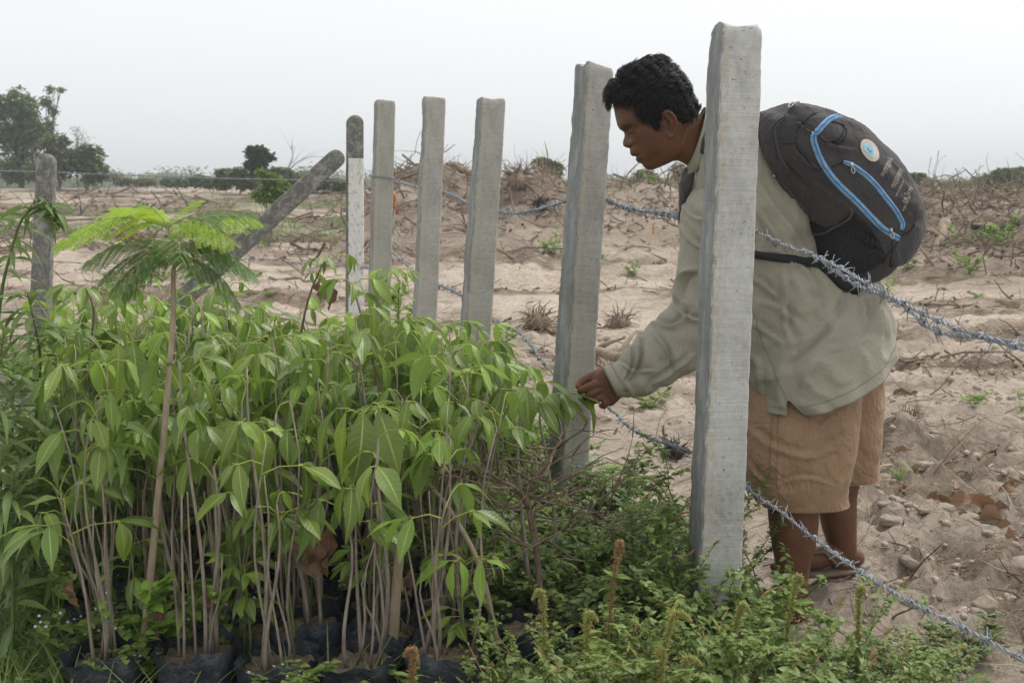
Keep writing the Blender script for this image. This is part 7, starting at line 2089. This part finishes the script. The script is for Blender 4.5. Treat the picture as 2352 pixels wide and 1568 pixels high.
for i, (a, b, Y, lab) in enumerate([((1150, 690), (1262, 705), 8.4, 'long dry branch lying on the sand left of the post by the hand'), ((1500, 535), (1502, 510), 13.5, 'upright white stick below the chin wire'), ((1540, 545), (1700, 575), 13.0, 'dark branch on the sand left of the near post'),
                               ((300, 600), (420, 560), 12.0, 'bare branch lying behind the feathery sapling'), ((1120, 640), (1255, 690), 7.6, 'thin forked branch on the sand between two posts'), ((620, 560), (800, 505), 12.2, 'dark fallen branch behind the leaning brace'),
                               ((1300, 640), (1400, 610), 9.0, 'dark branch right of the post by the hand'), ((2115, 630), (2230, 640), 10.5, 'grey branch lying under the backpack at the right'), ((2060, 780), (2160, 800), 6.9, 'dark stick on the sand under the double wire')]):
    A_ = PY(a[0], a[1], Y); B_ = PY(b[0], b[1], Y * .98)
    if abs(a[1] - b[1]) < 80 and i != 1:
        A_.z = max(g1(A_.x, A_.y) + .02, 0); B_.z = g1(B_.x, B_.y) + .03
    log(A_, B_, .018, .010, lab, WOOD if i != 1 else CUT, seed=20 + i, stubs=3, cat='branch', name='fallen_branch', wob=.12, k=6)
def root_ball(px, py, Y, s, label, mat=BURN, n=60):
    x = XG(px, Y); r = random.Random(px); c = Vector((x, Y, g1(x, Y) + s * .25)); mb = MB()
    ell(mb, Vector((0, 0, 0)), s * .55, s * .5, s * .4, k=6)
    for i in range(n):
        d = rdir(r, None, r.uniform(-.5, 1.2)); q = d * s * .35; pts = [q]
        for k_ in range(4): d = (d + Vector((r.gauss(0, .4), r.gauss(0, .4), r.gauss(-.1, .3)))).normalized(); pts.append(pts[-1] + d * s * r.uniform(.12, .3))
        mb.tube(pts, [s * .035, s * .03, s * .022, s * .015, s * .006], 4, cap=False)
    tag(ob('root_ball', mb.mesh('root_ball', [mat]), loc=c), label, 'root ball')
root_ball(1547, 1010, 4.75, .085, 'dark charred root ball on the sand behind the middle wire')
root_ball(1425, 640, 9.3, .16, 'brown tangle of roots on the sand right of the post by the hand', DEBM)
root_ball(1235, 690, 8.6, .18, 'brown twig tangle against the left side of the post by the hand', DEBM)
root_ball(300, 475, 23.5, .42, 'reddish brown heap of dry brush far off behind the feathery treetop', simple('red_brown_brush', (.16, .07, .035), (.30, .15, .08), 5, .9), 90)
root_ball(1190, 430, 17.4, .34, 'root tangle added to darken the crevice of the mound right of the flaking post', DEBM, 60)  # root shape added where the mound only has a dark crevice
root_ball(1240, 445, 17.0, .22, 'dark lump of roots on the mound just left of the post by the face', BURN, 50)
root_ball(2085, 1010, 4.62, .075, 'clump of sandy roots on a small hump right of the shorts', DEBM, 90)
def dry_leaf(px, py, s, az, el, roll, label, i, Y=None, lift=.012):
    Y = Y or CAMH / ((py - 432) / FPX) * .985; x = XG(px, Y)
    r = random.Random(i); o = place_leaf(DRYM[i % 3], None, Vector((x, Y, g1(x, Y) + lift)), rdir(r, az, el), s=s, roll=roll, name='dead_leaf'); 
    tag(o, label, 'dead leaf', 'large dead leaves on the clods right of the man')
for i, (px, py, s, az, el, roll, lab) in enumerate([(2120, 1195, 1.0, .3, .15, .5, 'leftmost curled leaf of the dead-leaf pile'), (2180, 1200, 1.5, .1, .2, .3, 'broad tan dead leaf on top of the pile'), (2235, 1215, 1.5, .4, .1, -.5, 'dark-ribbed dead leaf in the middle of the pile'),
                                                    (2290, 1190, 1.2, .6, .3, .8, 'upright folded dead leaf at the back of the pile'), (2280, 1255, 1.4, -.6, .05, .2, 'long dead leaf pointing down from the pile'), (2300, 1295, 1.2, -.9, .1, -.3, 'curled dead leaf below the pile'),
                                                    (2340, 1310, 1.1, -.2, .1, .6, 'dead leaf cut by the right edge'), (2060, 1175, .5, .5, .3, 1.0, 'small torn dead leaf above the pile'), (2050, 925, 1.0, -.3, .35, .9, 'folded dead leaf standing alone right of the shorts'),
                                                    (2030, 1108, .7, 2.4, .4, .4, 'pale curled leaf touching the far hem of the shorts'), (2045, 1120, .6, .4, .5, -.6, 'small cream curled leaf beside the wood block'), (2130, 785, .6, .1, .1, .2, 'dead leaf on the far sand under the wires')]):
    dry_leaf(px, py, s, az, el, roll, lab, i)
# hanging dead leaves among the stems
for (px, py, Y, s, az, lab) in [(735, 1260, 2.44, 1.25, 4.6, 'biggest rust-brown dead leaf hanging among the stems at the bottom centre'), (715, 1275, 2.46, 1.1, 4.2, 'rust-brown dead leaf hanging left of the biggest one'), (752, 1270, 2.47, 1.0, 5.1, 'narrow dead leaf hanging right of the biggest one'),
                                (592, 1320, 2.5, .6, 4.7, 'small dead leaf caught between stems left of centre'), (487, 1395, 2.42, .7, 4.4, 'curled dead leaf low on a stem by the bags'), (168, 1360, 2.4, .6, 4.7, 'pale grey dead leaf hanging at the bottom left'),
                                (370, 1430, 2.4, .7, 4.6, 'dead leaf stuck to the foot of the feathery sapling'), (945, 1340, 2.5, .6, 4.7, 'dark dead leaf hanging beside the cut stem'), (735, 665, 2.9, .45, 4.7, 'shrivelled dead leaf left of the corner post'), (765, 690, 2.9, .5, 4.9, 'shrivelled dark leaf just left of the corner post')]:
    r = random.Random(px); o = place_leaf(DRYM[px % 3], None, PY(px, py - 60 * s, Y), rdir(r, az, -1.35), s=s * .9, roll=r.uniform(-.6, .6), name='dead_leaf'); tag(o, lab, 'dead leaf', 'dead leaves hanging among the stems')
# cut thick stem, bare shrub, climbing twig
def cutstem():
    A = PY(885, 1510, 2.45); B = PY(921, 1232, 2.45); A.z = g1(A.x, A.y)
    mb = MB(); d = B - A; mb.tube([Vector(), d * .3 + Vector((.004, 0, 0)), d * .7, d * .985, d], [.0135, .012, .011, .0105, .009], 12)
    tag(ob('cut_stem', mb.mesh('cut_stem', [STEM2]), loc=A), 'thick pale sawn-off stem standing among the saplings at bottom centre', 'cut stem')
cutstem()
branch_plant([(1250, 1500, 2.62), (1235, 1300, 2.6), (1205, 1140, 2.6), (1090, 1090, 2.6), (980, 1075, 2.6)], 'bare twiggy shrub reaching left across the front of the post by the hand', 'bare_shrub', rb, TWIG, .0095, cat='shrub', twigs=26)
branch_plant([(1250, 1400, 2.62), (1235, 1300, 2.6), (1212, 1135, 2.6), (1260, 1060, 2.62), (1290, 1010, 2.65)], 'bare twiggy shrub branch rising in front of the post by the hand', 'bare_shrub', rb, TWIG, .008, cat='shrub', twigs=18)
branch_plant([(1050, 1420, 2.5), (1120, 1340, 2.55), (1250, 1240, 2.6), (1400, 1180, 2.7)], 'thin bare shrub leaning right through the weeds', 'bare_shrub', rb, TWIG, .005, cat='shrub', twigs=16)
# blue pipe pieces and blue sheet
PIPE = simple('pale_blue_plastic', (.22, .50, .58), (.28, .56, .64), 20, .4, 0)
SHEET = simple('blue_plastic_sheet', (.06, .26, .50), (.10, .34, .60), 20, .4, .5, .01)
for (a, b, Y, r_, lab) in [((618, 1082), (700, 1085), 3.9, .011, 'pale blue pipe lying behind the stems left of centre'), ((770, 880), (835, 888), 5.2, .012, 'pale blue pipe glimpsed under the leaves in the middle'), ((130, 975), (200, 990), 4.6, .010, 'thin blue pipe glimpsed behind the left weeds')]:
    A = PY(*a, Y); B = PY(*b, Y); mb = MB(); mb.tube([Vector(), (B - A) * .5, B - A], r_, 12); tag(ob('plastic_pipe', mb.mesh('plastic_pipe', [PIPE]), loc=A), lab, 'pipe')
mb = MB(); rsh = random.Random(2); V = []; nn_ = 9
for i in range(nn_):
    for j in range(5): V.append((.014 * j - .028 + rsh.gauss(0, .003), rsh.gauss(0, .008), .15 - .012 * i))
mb.add(V, [(i * 5 + j, i * 5 + j + 1, i * 5 + j + 6, i * 5 + j + 5) for i in range(nn_ - 1) for j in range(4)])
tag(ob('plastic_sheet', mb.mesh('plastic_sheet', [SHEET]), loc=(XG(1335, 2.62), 2.62, g1(XG(1335, 2.62), 2.62))), 'scrap of blue plastic sheet showing through the weeds at bottom centre right', 'plastic sheet')
bb, ss = BAGS[1]
for (px, Y, lab) in [(1230, 2.55, 'lone black bag half hidden in weeds right of the nursery rows'), (1290, 2.68, 'second lone black bag behind it in the weeds'), (1360, 2.75, 'weed-covered black bag nearest the near post')]:
    x = XG(px, Y); e = empty('grow_bag', (x, Y, g1(x, Y)), lab, 'grow bag'); bo = ob('bag_wall', bb, parent=e, mat4=Matrix.Rotation(.3, 4, 'Z')); ob('soil', ss, parent=e, mat4=Matrix.Rotation(.3, 4, 'Z'))

# ------------------------------------------------------------ far trees and shrubs
def far_leaf(name, a, b):
    m, nt, out = new_mat(name)
    geo = nt.nodes.new('ShaderNodeNewGeometry'); oi = nt.nodes.new('ShaderNodeObjectInfo')
    col = ramp_node(nt, [(0, a), (1, b)], geo.outputs['Random Per Island'])
    p = pbr(nt, out, col, .7, None, .2); t = nt.nodes.new('ShaderNodeBsdfTranslucent'); nt.links.new(col, t.inputs[0])
    ms = nt.nodes.new('ShaderNodeMixShader'); ms.inputs[0].default_value = .3; nt.links.new(p.outputs[0], ms.inputs[1]); nt.links.new(t.outputs[0], ms.inputs[2]); nt.links.new(ms.outputs[0], out.inputs[0]); return m
FL1 = far_leaf('far_green_leaf', (.075, .125, .042), (.17, .24, .075)); FL2 = far_leaf('far_olive_leaf', (.095, .12, .048), (.20, .23, .09)); FL3 = far_leaf('far_dark_leaf', (.03, .06, .026), (.07, .11, .045)); FL4 = far_leaf('far_bright_leaf', (.11, .19, .03), (.23, .33, .05))
FDRY = far_leaf('far_dry_leaf', (.20, .17, .12), (.36, .31, .23))
BARK = simple('far_bark', (.10, .085, .07), (.22, .19, .16), 4, .9, 0)
def tree(px, Y, blobs, label, mat, n, size, name='tree', group=None, trunk=.09, seed=0, cat='tree', base_py=None, gap=.52, limbs=5, multi=1):
    """blobs: (px, py, rx px, ry px) of the crown"""
    R_ = np.random.RandomState(seed + 1); r = random.Random(seed); x0 = XG(px, Y)
    if base_py: gz = PY(px, base_py, Y).z; gz = min(gz, g1(x0, Y) + .3)
    else: gz = g1(x0, Y)
    root = Vector((x0, Y, gz)); e = empty(name, root, label, cat, group); mb = MB(); P_ = []; S = (PY(1, 0, Y) - PY(0, 0, Y)).length
    tot = sum(b[2] * b[3] for b in blobs)
    bl = [(PY(b[0], b[1], Y) - root, b[2] * S, b[3] * S) for b in blobs]
    for m_ in range(multi):
        base = Vector((r.gauss(0, .15) * (multi > 1), r.gauss(0, .15) * (multi > 1), -.1))
        for (c, rx, rz) in bl[m_::multi]:
            mid = base.lerp(c, .5) + Vector((r.gauss(0, .12) * rx, r.gauss(0, .2), r.gauss(0, .1) * rz)); mid.x = base.x * .4 + mid.x * .6
            pts = [Vector(s) for s in spline([tuple(base), tuple(mid), tuple(c)], 8)]
            mb.tube(pts, [trunk * (1 - .75 * i / 7) * (.6 if m_ or multi > 1 else .8) for i in range(8)], 6)
            for k in range(limbs):
                q = pts[r.randint(3, 7)]; t = c + Vector((r.uniform(-1, 1) * rx, r.uniform(-1, 1) * rx * .7, r.uniform(-.7, 1) * rz)) * .9
                mb.tube([q, q.lerp(t, .5) + Vector((0, 0, .08 * rz)), t], [trunk * .3, trunk * .2, trunk * .06], 4)
    for (c, rx, rz), b in zip(bl, blobs):
        k = int(n * (b[2] * b[3]) / tot * 2.2); g = R_.normal(0, .5, (k, 3)); g = g[np.linalg.norm(g, axis=1) < 1.15]
        p = np.array(c)[None] + g * np.array([rx, max(rx, rz) * .8, rz]); f = fbm(p[:, 0] / (rx * .33) + 9, p[:, 1] / (rx * .33), p[:, 2] / (rx * .30), seed=seed + 3, oct=2); P_.append(p[f > gap])
    ob('trunk', mb.mesh('trunk', [BARK]), parent=e)
    P_ = np.concatenate(P_); k = len(P_)
    if k:
        az = R_.uniform(0, 6.28, k); el = R_.uniform(-.9, .7, k); D = np.stack([np.cos(az) * np.cos(el), np.sin(az) * np.cos(el), np.sin(el)], 1)
        TV = np.array([(0, 0, 0), (.45, -.28, .03), (1, 0, -.08), (.45, .28, .03)]); a_, b_, _ = bake(TV, np.array([[0, 1, 2, 3]]), basis(D, roll=R_.uniform(-1, 1, k), scale=size * R_.uniform(.6, 1.4, k)), P_)
        o = ob('crown', np_mesh('crown', a_, b_, [mat], smooth=False), parent=e); o['kind'] = 'stuff'
    return e
GT1 = 'trees standing beyond the field at the left'
tree(55, 44, [(45, 250, 40, 45), (20, 320, 45, 45), (75, 310, 38, 50), (45, 385, 55, 35), (0, 250, 26, 30)], 'tallest dense green tree at the left edge beyond the field', FL1, 9000, .17, group=GT1, seed=1, trunk=.10)
tree(112, 42, [(114, 206, 14, 10), (138, 207, 12, 7), (106, 235, 18, 14), (124, 255, 12, 14), (116, 290, 12, 20)], 'thin airy tree with tufted tips rising right of the tallest left tree', FL2, 620, .11, group=GT1, seed=2, trunk=.05, gap=.42)
tree(140, 40, [(125, 340, 38, 36), (150, 375, 42, 34), (105, 390, 40, 30)], 'brownish green bushy tree between the left trees', FL2, 6500, .15, group=GT1, seed=3, trunk=.06)
tree(205, 40, [(205, 360, 34, 28), (215, 395, 34, 28), (180, 370, 26, 24)], 'round grey-green tree at the right end of the left group', FL1, 5500, .15, group=GT1, seed=4, trunk=.06)
tree(185, 43, [(190, 320, 30, 22), (175, 300, 20, 16)], 'leafless pale tree showing between the left trees', FDRY, 160, .06, group=GT1, seed=5, trunk=.035, limbs=14)
GS2 = 'shrubs along the far side of the field'
for i, (px, bl, m_, n, sz, lab, Y) in enumerate([
    (592, [(590, 348, 24, 10), (600, 362, 30, 8), (585, 378, 22, 10), (596, 395, 18, 16)], FL3, 4200, .15, 'dark layered tree standing alone above the middle shrubs', 36),
    (548, [(548, 405, 26, 18), (565, 420, 26, 14)], FL2, 2600, .14, 'olive shrub left of the dark layered tree', 37), (512, [(512, 400, 16, 12), (512, 420, 20, 14)], FL1, 1700, .13, 'feathery green shrub between the far low bushes', 38),
    (650, [(640, 408, 34, 22), (670, 415, 30, 18)], FL2, 3600, .14, 'brownish shrub right of the dark layered tree', 37), (720, [(705, 415, 28, 18), (735, 420, 26, 14)], FL1, 2600, .14, 'low green shrub behind the leaning brace', 38),
    (780, [(770, 425, 26, 12), (800, 430, 20, 12)], FL2, 1900, .13, 'low shrub left of the corner post', 38), (455, [(455, 415, 26, 12), (480, 420, 22, 12)], FL1, 1900, .14, 'low far green bush left of the feathery shrub', 44),
    (400, [(395, 418, 30, 9), (430, 420, 22, 9)], FL2, 1700, .14, 'low far bush above the feathery treetop', 48), (330, [(330, 418, 30, 8), (290, 418, 25, 8)], FL2, 1700, .14, 'far low bush right of the left trees', 50), (262, [(262, 405, 22, 14)], FDRY, 500, .10, 'dry twiggy bush right of the left trees', 46),
    (940, [(935, 415, 22, 14), (920, 408, 14, 9)], FL1, 3500, .13, 'green bush between the looped and flat-topped posts', 34), (1060, [(1040, 392, 26, 14), (1066, 404, 20, 12)], FL2, 1100, .12, 'pale bush on the mound left of the flaking post', 21),
    (1262, [(1245, 375, 24, 12), (1270, 390, 24, 16), (1255, 400, 26, 14)], FL2, 3000, .10, 'grey-green sparse bush left of the post by the face', 24), (1484, [(1482, 408, 20, 15), (1495, 424, 22, 14)], FL1, 5000, .11, 'dark green bush seen under the man\'s chin', 25),
    (1460, [(1455, 422, 10, 8)], FL1, 400, .10, 'tiny bush just left of the bush under the chin', 25), (1575, [(1560, 395, 24, 20), (1585, 415, 20, 20)], FDRY, 1300, .07, 'bare grey twiggy bush behind the man\'s throat', 25),
    (2110, [(2105, 418, 22, 18), (2088, 415, 14, 12)], FL1, 4500, .12, 'green bush just right of the backpack', 30), (2140, [(2135, 425, 20, 16)], FDRY, 260, .07, 'bare twiggy bush right of the backpack', 28),
    (2300, [(2265, 424, 32, 18), (2305, 412, 34, 22), (2348, 414, 34, 26)], FL1, 15000, .16, 'rounded green trees at the right edge beyond the bank', 42), (2200, [(2190, 428, 26, 10), (2225, 430, 24, 10)], FL2, 4000, .14, 'low far bush above the debris bank', 46),
    (1640, [(1640, 430, 24, 12)], FL2, 800, .12, 'low bush behind the near post', 30)]):
    tree(px, Y, bl, lab, m_, n, sz, name='shrub' if i else 'tree', group=GS2, seed=30 + i, trunk=.03, cat='shrub' if i else 'tree', gap=.44, multi=2 if i else 1)
tree(622, 21, [(620, 412, 20, 14), (640, 430, 26, 16), (612, 448, 32, 16), (640, 458, 26, 10), (600, 400, 9, 10)], 'bright yellow-green leafy bush in front of the far shrubs', FL4, 1800, .10, name='shrub', group=GS2, seed=60, trunk=.02, cat='shrub', gap=.42, multi=3)
def bare(path, label, seed, Y, r0=.02, n=10):
    r = random.Random(seed); P_ = [PY(a, b, Y) for a, b in path]; root = P_[0].copy(); mb = MB()
    S = [Vector(s) - root for s in spline([tuple(p) for p in P_], 14)]; mb.tube(S, [r0 * (1 - .85 * i / 13) for i in range(14)], 4)
    for k in range(n):
        i = r.randint(4, 12); d = (S[i + 1] - S[i]).normalized(); d = (d + Vector((r.uniform(-.6, .9), 0, r.uniform(-.2, .3)))).normalized(); L_ = .25 + .5 * r.random()
        mb.tube([S[i], S[i] + d * L_ * .5, S[i] + d * L_ + Vector((0, 0, -.06))], [r0 * .25, r0 * .15, r0 * .05], 3)
    tag(ob('bare_branch', mb.mesh('bare_branch', [TWIG]), loc=root), label, 'bare branch')
bare([(640, 440), (655, 400), (672, 365), (668, 335)], 'bare arching stem rising from the far shrubs', 3, 30, .022, 8)
bare([(645, 435), (670, 385), (705, 362), (745, 360)], 'bare stem bending right over the far shrubs', 4, 30, .016, 8)
# leafless wisps and dry grass on the mounds
def wisps():
    mb = MB(); r = random.Random(8)
    for k in range(420):
        px = r.choice((r.uniform(1150, 1320), r.uniform(1150, 1250), r.uniform(1020, 1090), r.uniform(1395, 1600), r.uniform(2100, 2350))); Y = r.uniform(17, 20); x = XG(px, Y); p = Vector((x, Y, g1(x, Y)))
        h = r.uniform(.12, .5); d = Vector((r.gauss(0, .18), r.gauss(0, .18), 1)); q = p + d * h * .6; mb.tube([p, q, q + Vector((r.gauss(0, .1), 0, .7)) * h * .4], [.004, .003, .001], 3, cap=False)
    tag(ob('dry_grass', mb.mesh('dry_grass', [DEBP])), kind='stuff')
wisps()
# far tree line, one mass
def treeline():
    R_ = np.random.RandomState(3); P_ = []
    for i in range(300):
        px = R_.uniform(-500, 2900); Y = R_.uniform(120, 200); x = XG(px, Y); h = R_.uniform(1.2, 3.0) * (1 if px < 900 else .7); w = R_.uniform(2, 6)
        g = R_.normal(0, .45, (420, 3)); g = g[np.linalg.norm(g, axis=1) < .95]; P_.append(np.array([x, Y, g1(x, Y) + h * .45]) + g * np.array([w, w, h * .55]))
    P_ = np.concatenate(P_); k = len(P_); az = R_.uniform(0, 6.28, k); D = np.stack([np.cos(az), np.sin(az), R_.uniform(-.6, .6, k)], 1)
    TV = np.array([(0, 0, 0), (.45, -.28, .03), (1, 0, -.08), (.45, .28, .03)]); a_, b_, _ = bake(TV, np.array([[0, 1, 2, 3]]), basis(D, roll=R_.uniform(-1, 1, k), scale=R_.uniform(.25, .6, k)), P_)
    tag(ob('treeline', np_mesh('treeline', a_, b_, [FL1], smooth=False)), kind='stuff')
treeline()
# sprouts scattered over the field
for k in range(80):
    Y = 5.5 * (30 / 5.5) ** rw.random(); px = rw.uniform(-40, 2400)
    if fbm([px / 300.], [Y / 3.], seed=77)[0] < .46: continue
    x = XG(px, Y); 
    if Y < 8 and px < 1000: continue
    put_weed('broad', x, Y, rw.uniform(.07, .20), 'small green sprout scattered on the open sand', 'green sprouts scattered on the sand', 1)
for (px, py, Y, s) in [(355, 455, 24, .5), (250, 470, 24, .4), (20, 445, 26, .5), (330, 480, 20, .35), (1270, 505, 15, .32), (1455, 500, 14, .2), (2215, 540, 14.6, .35), (2280, 560, 14.2, .4), (2225, 600, 12.5, .28), (2310, 520, 15.2, .45), (2080, 575, 12.8, .2), (1490, 440, 18.5, .2)]:
    x = XG(px, Y); put_weed('broad', x, Y, s, 'green bush sprouting among the debris of the far field', 'green bushes sprouting on the field', 1)
def field_grass():
    R_ = np.random.RandomState(8); n = 9000; y = R_.uniform(22, 34, n); x = R_.uniform(-18, -1, n); k = green_mask(x, y) * sstep(.45, .6, fbm(x * .9, y * .9, seed=5)) > R_.rand(n) * .6; x, y = x[k], y[k]; n = len(x)
    az = R_.uniform(0, 6.28, n); el = R_.uniform(.5, 1.4, n); D = np.stack([np.cos(az) * np.cos(el), np.sin(az) * np.cos(el), np.sin(el)], 1)
    TV = np.array([(0, -.05, 0), (.6, -.035, 0), (1, 0, -.05), (.6, .035, 0), (0, .05, 0)]); a_, b_, _ = bake(TV, np.array([[0, 1, 2, 3, 4]]), basis(D, scale=R_.uniform(.08, .28, n)), np.stack([x, y, gh(x, y)], 1))
    tag(ob('field_grass', np_mesh('field_grass', a_, b_, [FL4], smooth=False)), kind='stuff')
field_grass()

# ------------------------------------------------------------ hazy air
def haze():
    x0, x1, y0, y1, z0, z1 = -330, 330, -8, 330, -2.5, 8.0
    V = [(x, y, z) for z in (z0, z1) for y in (y0, y1) for x in (x0, x1)]
    F = [(0, 2, 3, 1), (4, 5, 7, 6), (0, 1, 5, 4), (1, 3, 7, 5), (3, 2, 6, 7), (2, 0, 4, 6)]
    m, nt, out = new_mat('hazy_air'); v = nt.nodes.new('ShaderNodeVolumePrincipled'); v.inputs['Color'].default_value = (.93, .96, 1, 1); v.inputs['Density'].default_value = HAZE_D
    nt.links.new(v.outputs[0], out.inputs[1])
    me = bpy.data.meshes.new('haze'); me.from_pydata(V, [], F); me.materials.append(m); tag(ob('haze', me), kind='stuff')
HAZE_D = 0.0022
haze()
